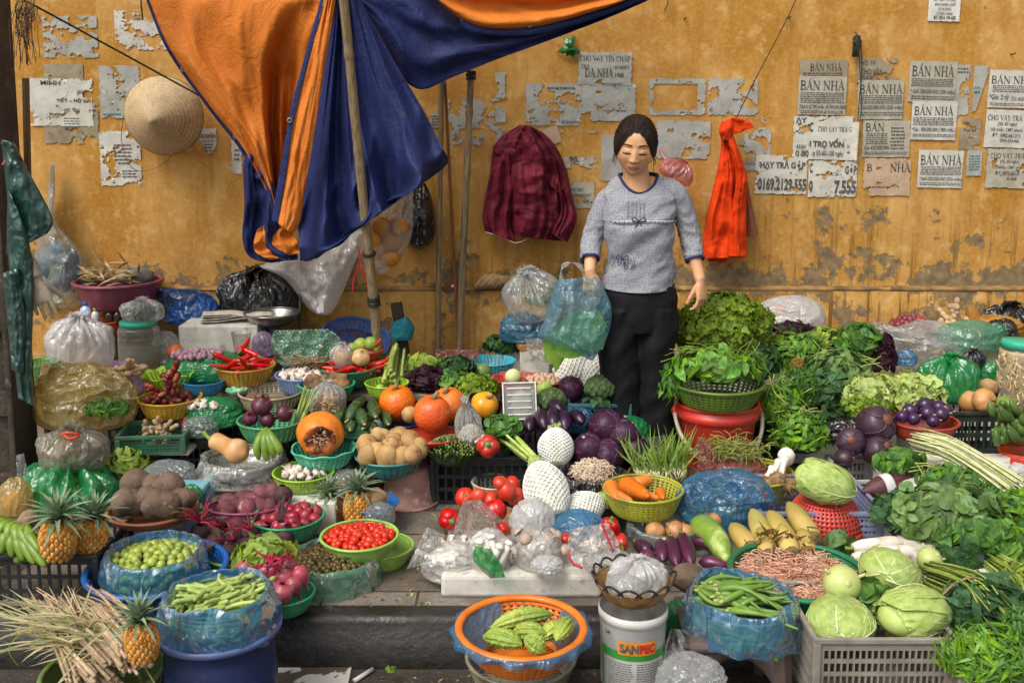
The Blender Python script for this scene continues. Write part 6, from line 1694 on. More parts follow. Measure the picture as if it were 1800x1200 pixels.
b=basin('basket','coral red petal edged basket with a peeled turnip',906,664,80,plast('coral_plastic','D2544A','B8423A'),d=4.5,hk=.55,bot=.6,pat=(34,5,.5),scal=.04,cate='basket')
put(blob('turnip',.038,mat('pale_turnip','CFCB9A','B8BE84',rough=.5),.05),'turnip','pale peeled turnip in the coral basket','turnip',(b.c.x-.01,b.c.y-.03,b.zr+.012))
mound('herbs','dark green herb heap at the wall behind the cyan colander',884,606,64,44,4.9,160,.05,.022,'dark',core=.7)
# scoop container leaning
c=at(912,706,4.15);root=thing('clear_box','clear ribbed plastic food box standing on edge','plastic box',c,None,(math.radians(-22),0,math.radians(6)))
BOXP=bagm('clear_box_plastic','D4D4CE',.35,rough=.12,wr=.1)
MB().box((0,0,0),(.135,.05,.15)).build('tray',BOXP,root,bevel=.008,smooth=False)
m=MB()
for s in(-1,1):m.box((s*.068,-.03,0),(.006,.012,.155));m.box((0,-.03,s*.075),(.13,.012,.006))
for i in range(5):m.box((0,-.0295,-.055+i*.027),(.1,.006,.006))
m.build('ribs',mat('clear_edge','DCDCD6',rough=.15),root,smooth=False,bevel=.002)
put(blob('paper_card',.04,PAP[5],.02),'paper_scrap','folded paper inside the clear ribbed box','paper',at(915,708,4.16),None,None,(1,.3,1.4))
# ================================================================== FRONT LEFT AND MIDDLE (on the paving)
PAV=0.0
# taro in a copper basin on a blue stool
STB=plast('pale_blue_plastic','6FA6B4','5A8E9C')
def stool(label,cx,cy,w,d,mt,h,zt,group=None,depth=.24):
 c=at(cx,cy,d);W=w*mpp(cy,d)
 root=thing('plastic_stool',label,'stool',(c.x,c.y+depth/2,zt-h),group)
 MB().box((0,0,h-.015),(W,depth,.03)).build('seat',mt,root,smooth=False,bevel=.012)
 for sx in(-1,1):
  for sy in(-1,1):
   m=MB();q=[(sx*W*.44,sy*depth*.42,h-.03),(sx*W*.49,sy*depth*.47,0)]
   m.tube(q,[.028,.022],4);m.build('leg',mt,root,smooth=False)
 for sy in(-1,1):
  m=MB();rows=[]
  for i in range(13):
   x=-W*.44+W*.88*i/12;zz=h-.03-(.10*h/.2)*(abs(i-6)/6)**2.2-.02
   rows.append([(x,sy*depth*.43,zz),(x,sy*depth*.43,h-.02)])
  m.grid(rows);m.build('apron',mt,root,solid=.004)
 return root
stool('pale blue plastic stool under the taro basin',286,928,108,3.62,STB,.15,.15)
COP=mat('copper_brown_plastic','9A5E3E','7A4630',ns=8,rough=.45)
b=basin('basin','shallow copper brown basin of taro on the blue stool',268,893,150,COP,z=.15,hk=.2,bot=.85,rim=.05)
TA=[blob('taro',.058,TARO,.1,1.5,2),blob('taro',.05,TARO,.16,1.4,6,fn=lambda u:1+.45*abs(u.x))]
for x,y,k,m_,r in((240,852,1.0,0,(.3,0,0)),(296,858,1.0,0,(.5,.3,2)),(228,884,.9,1,(.2,.2,.6)),(262,876,.85,1,(0,.1,2)),(284,888,.95,1,(.1,.05,.2)),(322,876,.7,1,(.1,.1,2.8)),(270,854,.7,1,(.8,.5,1))):
 put(TA[m_],'taro','large earthy brown taro in the copper basin','taro',at(x,y,b.c.y-.02+(870-y)*.003),'taro in the copper basin',r,k)
# crate, bananas, pineapples at the far left
crL=crate('crate','black plastic crate carrying bananas and pineapples at left edge',-70,168,978,DKCR,d=3.16,h=.175,D=.30,cols=12,rws=3)
m=MB()
MB().lathe([(0,0)],3)
root=thing('banana_bunch','bunch of green bananas with a cut stem on the black crate','bananas',at(30,962,3.2))
for i in range(14):
 m=MB();row=i//7;k=(i%7)/6
 base=at(44-6*row,918+10*row,3.27-.03*row);tip=at(-46+116*k+10*row,924+44*k**.7+row*28,3.18-.10*k-.02*row)
 mid=base.lerp(tip,.55)+Vector((0,-.03,.030))
 pts=cat([tuple(p-root.location)for p in(base,base.lerp(mid,.55),mid,tip.lerp(mid,.3),tip)],18)
 m.tube(pts,[.0165*x[0]for x in cat([(.4,),(.6,),(1,),(1.08,),(1.0,),(.7,),(.25,)],18)],7)
 m.build('banana',BANG,root)
m=MB();m.tube([at(40,925,3.26)-root.location,at(52,909,3.2)-root.location],[.03,.028],14);m.build('cut_stem',mat('cut_stem_end','9A7A62','6E5442',ns=30,rough=.8),root)
for i,(x,y)in enumerate(((20,965),(45,972),(8,960),(60,960),(32,978))):
 banana([at(x,y-22,3.2),at(x+2,y-8,3.17),at(x+4,y+6,3.15),at(x+5,y+12,3.15)],.02,'short green banana low in the crate','loose green bananas in the black crate')
pp=at(105,962,3.13);pz=at(105,975,3.13).z
p1=pineapple_proto('plump orange pineapple at the front of the black crate',at(102,980,3.12),.058,.125,(.05,.06,0))
dup(p1,at(156,972,3.22),(.1,.15,1.0),'pineapple behind the plump one at the right end of the black crate',scale=.92)
p3=dup(p1,at(254,1158,2.45),(-.05,-.06,.7),'pineapple standing by the lemongrass with its crown over the blue basin',scale=(.74,.74,.78))
dup(p1,at(586,916,3.74),(.0,-.12,.4),'left one of the two pineapples beside the cherry tomatoes',scale=(.76,.76,.82))
dup(p1,at(628,918,3.68),(.05,.08,2.0),'right one of the two pineapples beside the cherry tomatoes',scale=(.92,.92,.9))
# blue basin with green apples in blue film
NAV=plast('royal_blue_plastic','1E5CA8','184C90');
b=basin('basin','royal blue basket basin behind the front pineapple',276,996,236,NAV,z=.0,hk=.45,bot=.72,pat=(60,6,.4),rim=.05)
bw=basin('bowl','bowl of tiny green fruit inside the royal blue basin',272,978,152,plast('glass_green','6E8A6A'),z=.03,hk=.72,bot=.75,rim=.02)
liner('pale blue bag holding tiny green fruit in the royal blue basin',bw,'blue',14,.5,.85,spread=.10)
GFU=mat('green_fruit_skin','A2B04E','84963C',ns=9,rough=.4,obr=.2,c3='6A5A30',ns3=40)
gf=MB();gf.ell((0,0,0),.0155,12,9);gf.tube([(0,0,.013),(.002,0,.022)],.0018,4);gfm=gf.mesh('green_fruit',GFU)
heap(gfm,'green_fruit','tiny yellow green fruit in the pale blue bag','fruit','tiny green fruit in the pale blue bag',bw.c.x,bw.c.y,bw.zr-.012,bw.R*.92,.0285,.22,1.1)
m=MB()
for i in range(170):
 a=rnd.uniform(0,6.3);z=rnd.uniform(.02,bw.H*.9);r=(bw.R*(.75+.25*(z/bw.H)**.6))*1.0
 m.ell((r*math.cos(a),r*math.sin(a),z),.015,8,6)
tag(one('green_fruit_mass',m,GFU,'lower green fruit pressed against the pale blue bag','fruit',(bw.c.x,bw.c.y,bw.z)),kind='stuff')
# lemongrass tub
LGB=plast('olive_green_plastic','6E8A4A','587038')
b=basin('basin','olive green basin holding the lemongrass at the bottom left',182,1178,205,LGB,d=2.62,hk=.5,bot=.75,rim=.05)
one('basin_support',MB().box((0,0,0),(.24,.2,.1)),mat('cardboard','8A6E4C'),'low cardboard pack under the lemongrass basin','box',(b.c.x,b.c.y+.02,-.105),smooth=False)
LGS=leafm('lemongrass_stalk','C4AE8C','A88E70',isl=.28,tr=.05,c3='B8A0A0');LGG=leafm('lemongrass_blade','8E9660','B09C78',isl=.4,tr=.15)
for k,(x0,y0,x1,y1,n_,sr,lb)in enumerate(((240,1150,158,1082,66,.0062,'tied lemongrass bundle with thick cut ends facing right'),(190,1182,70,1086,56,.0056,'looser lemongrass bundle fanning out to the left'),(150,1188,96,1070,40,.005,'upright dry lemongrass sheaf behind the tied bundle'))):
 bundle('lemongrass',lb,at(x0,y0,2.50+.03*k),at(x1,y1,2.82),.052,.06,n_,sr,LGS,'lemongrass bundles',bow=.03,taper=.3,cate='lemongrass',jl=.2,splay=1.25)
m=MB();o=at(120,1120,2.7)
for i in range(270):
 q=rnd.random();a=at(90+160*q+rnd.gauss(0,14),1104+40*q+rnd.gauss(0,16),2.64+rnd.gauss(0,.05))-o;t=a+Vector((rnd.gauss(-.09,.09),rnd.gauss(.02,.07),abs(rnd.gauss(.03,.03))))
 d_=t-a;L=d_.length
 m.leaf(a,d_,(rnd.gauss(0,.5),-.6,1),L,rnd.uniform(.003,.008),rnd.uniform(-.3,1.1),.4,6,tw=rnd.uniform(-.8,.8))
one('lemongrass_leaves',m,LGG,'dry straw and green blades sticking out of the lemongrass','lemongrass leaves',o)
for k,pts in enumerate((((100,1110),(30,1078),(0,1074)),((120,1100),(50,1062),(6,1060)),((40,1110),(15,1140),(34,1172)))):
 q=cat([tuple(at(x,y,2.75)-o)for x,y in pts],14);m=MB();m.tube(q,[.003*(1-i/16)for i in range(14)],5)
 one('grass_blade',m,LEAF['yellow'],('long yellow green blade arching to the left edge','second thin blade arching to the left edge','bent blade drooping toward the road')[k],'grass blade',o)
m=MB();m.tube(cat([tuple(at(x,y,2.47))for x,y in((156,1102),(170,1090),(190,1094),(212,1112))],14),.004,6)
one('tie',m,LEAF['straw'],'straw tie round the lemongrass bundle','tie')
# blue drum with bean bag
DRUM=plast('dark_blue_plastic','232F5A','1C264A',dirt='5A5A66')
c=at(384,1092,2.68);Rd=104*mpp(1092,2.68);zt=c.z
root=thing('blue_drum','dark blue plastic tub turned over, carrying the bag of beans','tub',(c.x,c.y,-.155))
H_=zt+.155
MB().lathe([(Rd*.9,0),(Rd*.92,.02),(Rd*.96,H_*.55),(Rd*.9,H_*.8),(Rd*.86,H_*.88),(Rd*.95,H_*.93)],64).build('tub_wall',DRUM,root)
m=MB();m.lathe([(0,H_*.96),(Rd*.9,H_*.96),(Rd*1.03,H_),(Rd*1.06,H_*.985),(Rd*1.05,H_*.95),(Rd*.93,H_*.915)],64);m.build('tray',plast('slate_blue_tray','56689A','46587E'),root)
b=basin('basin','basin hidden in the blue bag of green beans',384,1052,168,plast('glass_green','6E8A6A'),z=zt-.005,hk=.55,bot=.78)
liner('glossy blue bag of green beans on the dark blue tub',b,'blue',23,.75,1.0,spread=.16)
m=MB()
for i in range(34):
 a=at(336,1044,2.82)
film_sheet('raised back edge of the blue bean bag',[(290,1040),(286,1060),(300,1080)],[(470,1022),(482,1046),(470,1064)],2.92,'deepblue',11,.05,tilt=.0)
BEAN=mat('bean_skin','A2B462','86A04C',ns=8,rough=.45,obr=.16)
def bean_mesh(L,r,seed):
 m=MB();m.tube(cat([(-L/2,0,0),(-L/6,.006,.004),(L/6,.007,.002),(L/2,0,0)],14),[r*(.25 if i in(0,13)else 1+.12*math.sin(i*2.2))for i in range(14)],8);return m.mesh('green_bean',BEAN)
BM=[bean_mesh(.13,.0062,1),bean_mesh(.11,.0058,2),bean_mesh(.145,.0062,3)]
heap(BM,'green_bean','pale green bean lying in the glossy blue bag','bean','green beans in the blue bag',b.c.x,b.c.y,b.zr-.01,b.R*.72,.03,.35,n=78,rot=lambda:(rnd.uniform(0,6),rnd.uniform(-.3,.3),rnd.choice((.5,.8,-.5,.3,1.2))+rnd.gauss(0,.25)))
m=MB()
for i in range(90):
 a=rnd.uniform(0,6.3);z=rnd.uniform(.01,b.H*.85);r=b.R*(.8+.18*z/b.H);t=rnd.gauss(0,.3);L=.05
 cx_,cy_=r*math.cos(a),r*math.sin(a);tx,ty=-math.sin(a),math.cos(a)
 m.tube([(cx_-tx*L,cy_-ty*L,z-t*L),(cx_*1.03,cy_*1.03,z),(cx_+tx*L,cy_+ty*L,z+t*L)],.006,6)
tag(one('bean_mass',m,BEAN,'lower beans pressed against the glossy blue bag','beans',(b.c.x,b.c.y,b.z)),kind='stuff')
# radish bowl
b=basin('basin','emerald basin of pink radishes at the kerb edge',500,1040,104,GRN2,d=3.06,hk=.6,bot=.7,rim=.05)
RAD=mat('radish_skin','A84A56','8A3442',ns=8,rough=.4,obr=.15,c3='D08A8A',ns3=12)
rm=MB();rm.lathe(cat([(.004,-.06),(.006,-.04),(.02,-.024),(.03,0),(.026,.02),(.012,.03),(.008,.036)],18),18);RADM=rm.mesh('radish',RAD)
for x,y in((432,1000),(456,1022),(482,1004),(484,1030),(506,996),(516,1028),(468,1004),(500,1016),(440,1018),(528,1010),(460,1042),(496,1044)):
 put(RADM,'radish','dusty pink radish hanging in the radish bunch','radish',at(x,y,2.99+(1040-y)*.0015),'radishes in the emerald basin',(rnd.gauss(0,.3),rnd.gauss(0,.3),rnd.uniform(0,6)),rnd.uniform(.9,1.1))
mound('radish_leaves','yellowing frilly leaves of the radish bunch',470,972,110,50,3.1,130,.07,.04,'yellow',ruf=.1,core=.5)
m=MB()
for i in range(10):m.tube(cat([tuple(at(rnd.uniform(440,520),rnd.uniform(965,980),3.05)),tuple(at(480+rnd.gauss(0,8),985,3.0)),tuple(at(rnd.uniform(430,520),rnd.uniform(995,1010),2.99))],8),.003,5)
one('radish_stalks',m,LEAF['red'],'thin pink stalks tied above the radishes','radish stalks')
# beetroot heap on a low lime bowl
basin('basin','flat lime green basin under the beetroots',432,962,150,LIME,z=.0,hk=.45,bot=.7)
BEE=mat('beet_skin','4A2C30','33201F',ns=10,rough=.75,bump=.5,obr=.15,c3='6E4A44',ns3=24)
bm=MB();bm.lathe(cat([(.002,-.10),(.004,-.07),(.012,-.045),(.03,-.02),(.036,.005),(.03,.026),(.014,.038),(.01,.044)],20),20,fn=lambda p,a:(p[0]+.002*math.sin(a*3+p[2]*60),p[1],p[2]));BEEM=bm.mesh('beetroot',BEE)
for x,y,r in((352,940,(.2,.1,0)),(380,952,(1.2,.3,1)),(410,948,(.9,.8,2)),(440,938,(1.3,-.4,.4)),(430,962,(1.4,.2,1.4)),(500,944,(.1,0,2)),(484,960,(1.3,.6,3)),(360,968,(1.2,-.4,2)),(400,974,(1.3,.3,.3)),(455,956,(.5,1,0)),(497,872,(.05,0,0))):
 put(BEEM,'beetroot','dusty dark beetroot with a thin root' if y>900 else 'dark beetroot bulb standing up in the radish basket','beetroot',at(x,y,3.42+(955-y)*.003),'beetroots at the front' if y>900 else None,r,1.0)
m=MB();lm=MB()
for x,y,n_ in((352,918,16),(392,930,8),(440,930,7),(410,950,5)):
 o_=at(x,y,3.4)
 for i in range(n_):
  a=rnd.uniform(0,6.3);e=rnd.uniform(.2,1.1);L=rnd.uniform(.06,.13);d_=Vector((math.cos(a)*math.cos(e),math.sin(a)*math.cos(e),math.sin(e)))
  p=cat([tuple(o_),tuple(o_+d_*L*.6),tuple(o_+d_*L+Vector((0,0,-.02)))],8)
  m.tube(p,[.0042*(1-k_/10)for k_ in range(8)],5)
  if rnd.random()<.4:lm.leaf(p[-1],d_+Vector((0,0,-.3)),(0,0,1),.05,.025,.6,.3,5,.08)
root=thing('beet_stalks','crimson beet stalks splaying above the beetroots','beet stalks');m.build('stalks',LEAF['red'],root);lm.build('leaves',leafm('beet_leaf','5A3A3A','4A5A34',isl=.4),root)
m=MB()
for i in range(9):m.tube(cat([tuple(at(494+rnd.gauss(0,3),918,3.4)),tuple(at(494+rnd.gauss(0,5),890,3.41)),tuple(at(496+rnd.gauss(0,6),rnd.uniform(868,882),3.42))],7),.0035,5)
one('beet_stub',m,BEE,'dark dried beet stalk stub rising from the radish basket','beet stalks')
# green bowl of red radishes
b=basin('colander','emerald colander of small red radishes',506,906,124,GRN2,d=3.56,hk=.55,bot=.7,pat=(40,7,.5))
RAD2=mat('red_radish_skin','9A2438','7A1A2C',ns=8,rough=.35,obr=.2,c3='C87A80',ns3=14)
rr_=MB();rr_.lathe(cat([(.001,-.045),(.004,-.03),(.016,-.016),(.022,0),(.018,.016),(.006,.022)],14),14);RR=rr_.mesh('red_radish',RAD2)
heap(RR,'red_radish','small dark red radish in the emerald colander','radish','red radishes in the emerald colander',b.c.x,b.c.y,b.zr-.012,b.R*.82,.042,.12,1.2)
# dusty pink basket of sweet potatoes, lying open
DPK=plast('dusty_pink_plastic','96506A','7C4058')
b=basin('basket','dusty pink basket tilted open over sweet potatoes',432,888,134,DPK,z=.06,hk=.42,bot=.75,pat=(50,6,.5),rot=(math.radians(-8),0,0))
SWP=mat('sweet_potato_skin','7A4048','5E3038',ns=9,rough=.7,bump=.4,obr=.12,c3='B08A80',ns3=30)
SP_=blob('sweet_potato',.03,SWP,.12,1.4,4,fn=lambda u:1+.8*abs(u.x))
heap(SP_,'sweet_potato','dusty red sweet potato in the dusty pink basket','sweet potato','sweet potatoes in the pink basket',b.c.x,b.c.y-.01,b.z+.045,b.R*.66,.075,.15,n=8,rot=lambda:(rnd.uniform(0,6),rnd.uniform(-.2,.2),rnd.uniform(0,6)))
put(SP_,'sweet_potato','bright red sweet potato half under the pink basket','sweet potato',at(470,868,3.78),None,(0,0,.3),1.1)
# garlic in lime basket
b=basin('basket','lime green basket of loose white garlic',534,828,106,LIME,d=3.84,hk=.5,bot=.75,pat=(46,5,.6))
heap(GA,'garlic_bulb','creamy garlic bulb in the lime green basket','garlic','garlic in the lime basket',b.c.x-.0,b.c.y,b.z+.055,b.R*.7,.033,.12,1.0)
slab('foam_box','small foam box under the lime garlic basket',480,590,884,z=0,D=.2,h=b.z-.003 if b.z>.01 else .02,cate='foam box')
# yam bean on blue dish
b=basin('dish','blue plastic dish with a tan yam bean',652,882,96,plast('bright_blue_plastic','2A72B8','205E9A'),d=3.74,hk=.35,bot=.6)
YAM=mat('yam_bean_skin','B89468','9A7850',ns=7,rough=.75,bump=.5,c3='7A5E3E',ns3=18)
put(blob('yam_bean',.046,YAM,.1,1.5,3,fn=lambda u:1-.1*(1-abs(math.cos(math.atan2(u.y,u.x)*2.5)))),'yam_bean','big tan yam bean on the blue dish','yam bean',(b.c.x+.02,b.c.y-.02,b.zr+.02))
put(blob('yam_bean',.03,YAM,.1,1.5,5),'yam_bean','smaller reddish yam bean behind the pineapples','yam bean',at(598,858,3.84))
bag('clear knotted bag behind the yam bean',610,842,70,34,'clear',d=3.86,style='pillow',seed=131,amp=.15)
bag('grey wrinkled bag beside the right pineapple',668,902,52,40,'grey',d=3.64,style='pillow',seed=133)
# lime basin and cherry tomatoes
LM2=plast('pale_lime_plastic','9CC45E','86AE4A')
slab('paper_sheet','grey board under the cherry tomatoes',520,640,915,z=.0,D=.2,h=.012,mt=mat('grey_board','8A8478',rough=.9),cate='board')
b=basin('basin','large pale lime basin, nearly empty, by the paving gap',672,958,108,LM2,z=0,hk=.62,bot=.66,rim=.05)
b=basin('basin','pale lime basin of cherry tomatoes',632,940,134,LM2,d=3.36,hk=.48,bot=.7,rim=.045)
cm=MB();cm.ell((0,0,0),(.0125,.0125,.0155),14,10);CT=cm.mesh('cherry_tomato',TOM)
heap(CT,'cherry_tomato','oval cherry tomato in the pale lime basin','tomato','cherry tomatoes in the lime basin',b.c.x,b.c.y,b.zr-.008,b.R*.86,.0245,.14,1.25)
# brown longan bag
b=basin('basin','plum basin inside the green bag of brown berries',584,984,142,PLUM,z=0,hk=.5,bot=.75)
liner('pale green bag around the basin of brown berries',b,'palegreen',37,.6,1.05,spread=.13)
BER=mat('brown_berry','5E4A24','443418',ns=10,rough=.4,obr=.3,c3='8A8A3A',ns3=10,lo3=.56,hi3=.64)
be=MB();be.ell((0,0,0),.0105,12,8);be.tube([(0,0,.009),(.003,.001,.02)],.0012,4);BEM=be.mesh('brown_berry',BER)
heap(BEM,'brown_berry','small olive brown berry heaped in the pale green bag','berry','brown berries in the green bag',b.c.x,b.c.y,b.zr+.0,b.R*.86,.0205,.3,1.35,n=185)
m=MB()
for i in range(60):
 a=rnd.uniform(0,6.3);r=b.R*.75*math.sqrt(rnd.random());p=Vector((r*math.cos(a),r*math.sin(a),.3*b.R*(1-(r/b.R)**2)+.006));t=Vector((rnd.gauss(0,1),rnd.gauss(0,1),.3)).normalized()*.022
 m.tube([p-t,p+Vector((0,0,.004)),p+t],.0013,4)
one('berry_twigs',m,mat('brown_twig','3E2C1A',rough=.8),'fine brown twigs among the olive brown berries','twigs',(b.c.x,b.c.y,b.zr+.004))
# kerb area litter
m=MB();rs=random.Random(3)
one('cardboard_sheet',MB().box((0,0,.003),(.25,.17,.005)),mat('torn_board','57493C','C8C2B6',ns=11,lo=.5,hi=.53,rough=.8),'flat board with torn white paper on the road','board',onz(545,1185,-.154),smooth=False,rot=(0,0,.04))
one('white_stick',MB().tube([(0,0,0),(.05,.06,.004)],.007,10),mat('white_tube','D0CCC0',rough=.5),'short white tube lying on the road','tube',onz(622,1196,-.148))
one('pen',MB().tube([(0,0,0),(.26,.01,.0)],.0022,6),mat('white_tube','D0CCC0'),'thin pale straw lying along the torn board','straw',onz(490,1168,-.147))
mound('lettuce_scrap','tiny lettuce scrap fallen on the road',686,1174,22,8,2.93,14,.02,.012,'lettuce',core=0,ruf=.1)
for i in range(120):
 p=onz(rnd.uniform(480,1060),rnd.uniform(1162,1199),-.154)if i<60 else onz(rnd.choice((rnd.uniform(640,780),rnd.uniform(690,760))),rnd.uniform(900,1068),.001)
 if i<60 and p.y>3.0:continue
 one('leaf_scrap',MB().leaf((0,0,0),(rnd.gauss(0,1),rnd.gauss(0,1),.1),(0,0,1),rnd.uniform(.008,.022),rnd.uniform(.004,.01),.6,.2,4),LEAF[rnd.choice(('straw','yellow','pale','brown'))],'tiny dry vegetable scrap littering the ground','scrap',p+Vector((0,0,.003)),'scraps littering the ground')
# ---- centre front
# big styrofoam slab with mushrooms
fs=slab('foam_slab','large thick styrofoam slab at the kerb edge with mushrooms',775,1058,1012,z=0,D=.38,h=.075,cate='foam board',bev=.012)
def on(px,py,z):return onz(px,py,z)
MUSH=mat('pale_mushroom','EAE4DA','D6CABA',ns=12,rough=.6,obr=.06);MUSB=mat('brown_mushroom_cap','9A8470','C9BAA4',ns=10,rough=.6,obr=.2)
def mush(seed,L,r,cap,mt):
 m=MB();m.tube([(0,0,0),(.002,0,L*.5),(0,.001,L)],[r,r*.8,r*.75],8);m.lathe([(r*.7,L),(cap,L*.98),(cap*.95,L+cap*.3),(cap*.5,L+cap*.65),(0,L+cap*.7)],12);return m.mesh('mushroom',mt)
EN=mush(1,.05,.009,.012,MUSH);SHM=mush(2,.028,.009,.02,MUSB)
zf=fs.zr
c=onz(792,992,zf)
heap(EN,'mushroom','fat white mushroom in the left clear packet','mushroom','white mushrooms on the foam slab',c.x,c.y+.03,zf+.012,.075,.02,.38,n=44,ey=.6,rot=lambda:(rnd.uniform(1.1,1.9),rnd.uniform(-.4,.4),rnd.uniform(0,6.3)))
bag('milky clear packet of fat white mushrooms on the foam slab',792,984,100,62,'milky',d=c.y+.02,style='pillow',seed=301.3,amp=.16)
film_sheet('loose clear tail of the mushroom packet hanging to the left',[(750,926),(734,960),(714,1000)],[(782,940),(766,966),(744,992)],3.28,'milky',23,.02)
KINGM=mush(3,.075,.013,.015,MUSH)
for i in range(12):put(KINGM,'mushroom','long king mushroom in the middle milky packet','mushroom',at(840+44*rnd.random(),1000-16*rnd.random(),3.20+.08*rnd.random()),'long mushrooms on the foam slab',(rnd.uniform(-.6,.1),rnd.uniform(-.3,.3),rnd.uniform(0,6)))
bag('milky packet of long mushrooms with a green print',860,966,72,76,'milky',d=3.26,style='pillow',seed=305.2,amp=.16)
m=MB();m.grid(sheet([(836,958),(832,984),(862,1016)],[(862,964),(880,990),(888,1014)],16,16,lambda u,v:3.12-.012*math.sin(u*3)-.01*nz((u*4,v*4,2))))
one('green_wrapper',m,GRB,'bright green printed wrapper on the mushroom packet','wrapper')
for i in range(34):
 x,y=948+rnd.gauss(0,17),962+rnd.gauss(0,13)
 put(SHM,'mushroom','brown edged mushroom in the middle clear bag','mushroom',at(x,y,3.26+rnd.gauss(0,.015)),'brown edged mushrooms on the foam slab',(rnd.uniform(.2,2),rnd.uniform(-1,1),rnd.uniform(0,6)),rnd.uniform(.8,1.2))
bag('clear bag full of brown edged mushrooms on the foam slab',950,966,82,64,'milky',d=3.25,style='pillow',seed=141,amp=.1)
bag('crumpled end of the brown mushroom bag',962,990,56,28,'white',d=3.16,style='pillow',seed=143,amp=.2)
bag('white milky bag behind the brown mushrooms',936,912,78,74,'white',d=3.42,style='pillow',seed=145,amp=.1)
SLI=mat('sliced_mushroom','DDC8B8','C8A894',ns=14,rough=.6,isl=.15)
m=MB()
for i in range(110):
 m.ell((rnd.gauss(0,.035),rnd.gauss(0,.02),abs(rnd.gauss(.03,.018))),(.012,.008,.005),8,6)
tag(one('sliced_mushrooms',m,SLI,'chopped pinkish white mushrooms in the pink edged packet','mushrooms',onz(1040,968,zf)),kind='stuff')
film_sheet('clear packet with a pink edge holding chopped mushrooms',[(1002,930),(998,960),(1008,996)],[(1066,918),(1086,950),(1092,990)],3.18,'milky',27,.025,tilt=.03)
m=MB()
for q in([(1058,920),(1066,940),(1078,968)],[(998,968),(1006,988),(1024,998)]):m.tube(cat([tuple(at(x,y,3.13))for x,y in q],10),.004,6)
one('pink_edge',m,mat('pink_print','D8404E',rough=.4),'pink printed edge strips of the chopped mushroom packet','plastic strip')
m=MB()
for i in range(60):m.ell((rnd.gauss(0,.035),rnd.gauss(0,.015),abs(rnd.gauss(.012,.008))),(.011,.008,.006),8,6)
tag(one('sliced_mushrooms',m,MUSB,'tan mushroom pieces at the right end of the foam slab','mushrooms',onz(1066,994,zf)),kind='stuff')
bag('flat clear packet of tan mushroom pieces',1068,984,86,34,'clear',d=3.14,style='pillow',seed=147)
# tomatoes and bells
b=basin('colander','worn white slotted colander behind the tomatoes',868,846,76,plast('worn_white_plastic','B8AE9C','9A8E7A'),z=.06,hk=.6,bot=.85,pat=(24,2,.7),rim=.06)
one('wicker_tray',MB().lathe([(0,0),(.15,0),(.165,.03),(.17,.05)],48,fn=lambda p,a:(p[0]*(1+.01*math.sin(a*40)),p[1]*.7,p[2])),mat('brown_wicker','8A6A44','5E4428',ns=60,rough=.8,bump=.7),'low brown wicker tray under the tomatoes and peppers','tray',onz(850,930,0.0),solid=.004)
def tomato_root(label,cx,cy,w,d,rot):
 c=at(cx,cy,d);r=w/2*mpp(cy,d);root=thing('tomato',label,'tomato',c,'large tomatoes',rot)
 MB().ell((0,0,0),(r,r,r*.84),36,24,lambda u:1-.035*(1-abs(math.cos(math.atan2(u.y,u.x)*2.5)))*max(0,u.z+.2)-.2*math.exp(-((1-u.z)/.05))).build('fruit_body',TOM,root)
 m=MB()
 for k in range(5):a=k*1.257;m.leaf((0,0,r*.68),(math.cos(a),math.sin(a),.25),(0,0,1),r*.6,r*.22,.6,.2,4)
 m.tube([(0,0,r*.66),(.003,0,r*.95)],r*.06,6);m.build('calyx',GST,root)
for i,(x,y,w,r)in enumerate(((818,874,36,(.9,.2,0)),(866,880,36,(1.0,.3,1)),(890,862,38,(1.2,-.3,2)),(852,884,40,(.6,.1,.5)),(906,872,34,(1.4,.4,0)),(880,848,28,(.4,0,1)),(902,850,30,(.8,.8,1)),(842,872,30,(1.4,.1,3)))):
 tomato_root('ripe red tomato piled by the white colander',x,y,w,3.6-i%3*.03,r)
bell('red bell pepper on its side at the left of the tomatoes',790,912,40,3.5,(1.2,1.2,0))
bell('red bell pepper pointing down below the tomatoes',872,896,40,3.48,(2.4,.2,.5))
bell('small red bell pepper tip beside the white milky bag',884,930,26,3.4,(2.0,.2,2.5))
bell('upright red bell pepper beyond the chopped mushrooms',1072,928,36,3.3,(.3,-.3,1.0),kz=1.35)
bell('red pepper leaning behind the pink edged packet',1090,952,30,3.28,(1.9,.5,.3),kz=1.3)
bell('little red pepper left of the pink edged packet',994,948,24,3.3,(1.2,.5,1.3))
film_sheet('clear plastic wrapping peaked over the red peppers',[(814,880),(800,920),(796,948)],[(844,878),(880,912),(888,944)],3.4,'clear',31,.04)
bag('flat blue bag under the netted cabbages',1018,924,96,52,'blue',d=3.42,style='pillow',seed=151,amp=.14)
# netted napa cabbages
NAPB=leafm('napa_leaf','E6E7D4','D4D8B0',isl=.1,tr=.1)
def napa(label,p0,p1,r,group):
 A,B=Vector(p0),Vector(p1);L=(B-A).length;root=thing('netted_cabbage',label,'cabbage',A,group);root.rotation_euler=(B-A).to_track_quat('Z','Y').to_euler()
 pf=lambda t:(r*max(.12,math.sin(PI*min(1,.08+t*.86))**.6),t*L)
 MB().lathe([(pf(t/20)[0]*.96,t/20*L)for t in range(21)],36,cap0=True,cap1=True,fn=lambda p,a:(p[0]*(1+.03*math.sin(a*7+p[2]*14)),p[1]*(1+.03*math.sin(a*7+p[2]*14)),p[2])).build('cabbage_body',NAPB,root)
 net(root,lambda t:(pf(t)[0]*1.012,t*L),20,1.0,.0026)
 m=MB()
 for i in range(26):
  a=i*2.4;m.leaf((.02*math.cos(a),.02*math.sin(a),L*.93),(math.cos(a)*.5,math.sin(a)*.5,1),(math.cos(a),math.sin(a),0),.045,.03,.5,.2,6,.18,seed=i)
 m.build('leaf_tips',LEAF['pale'],root)
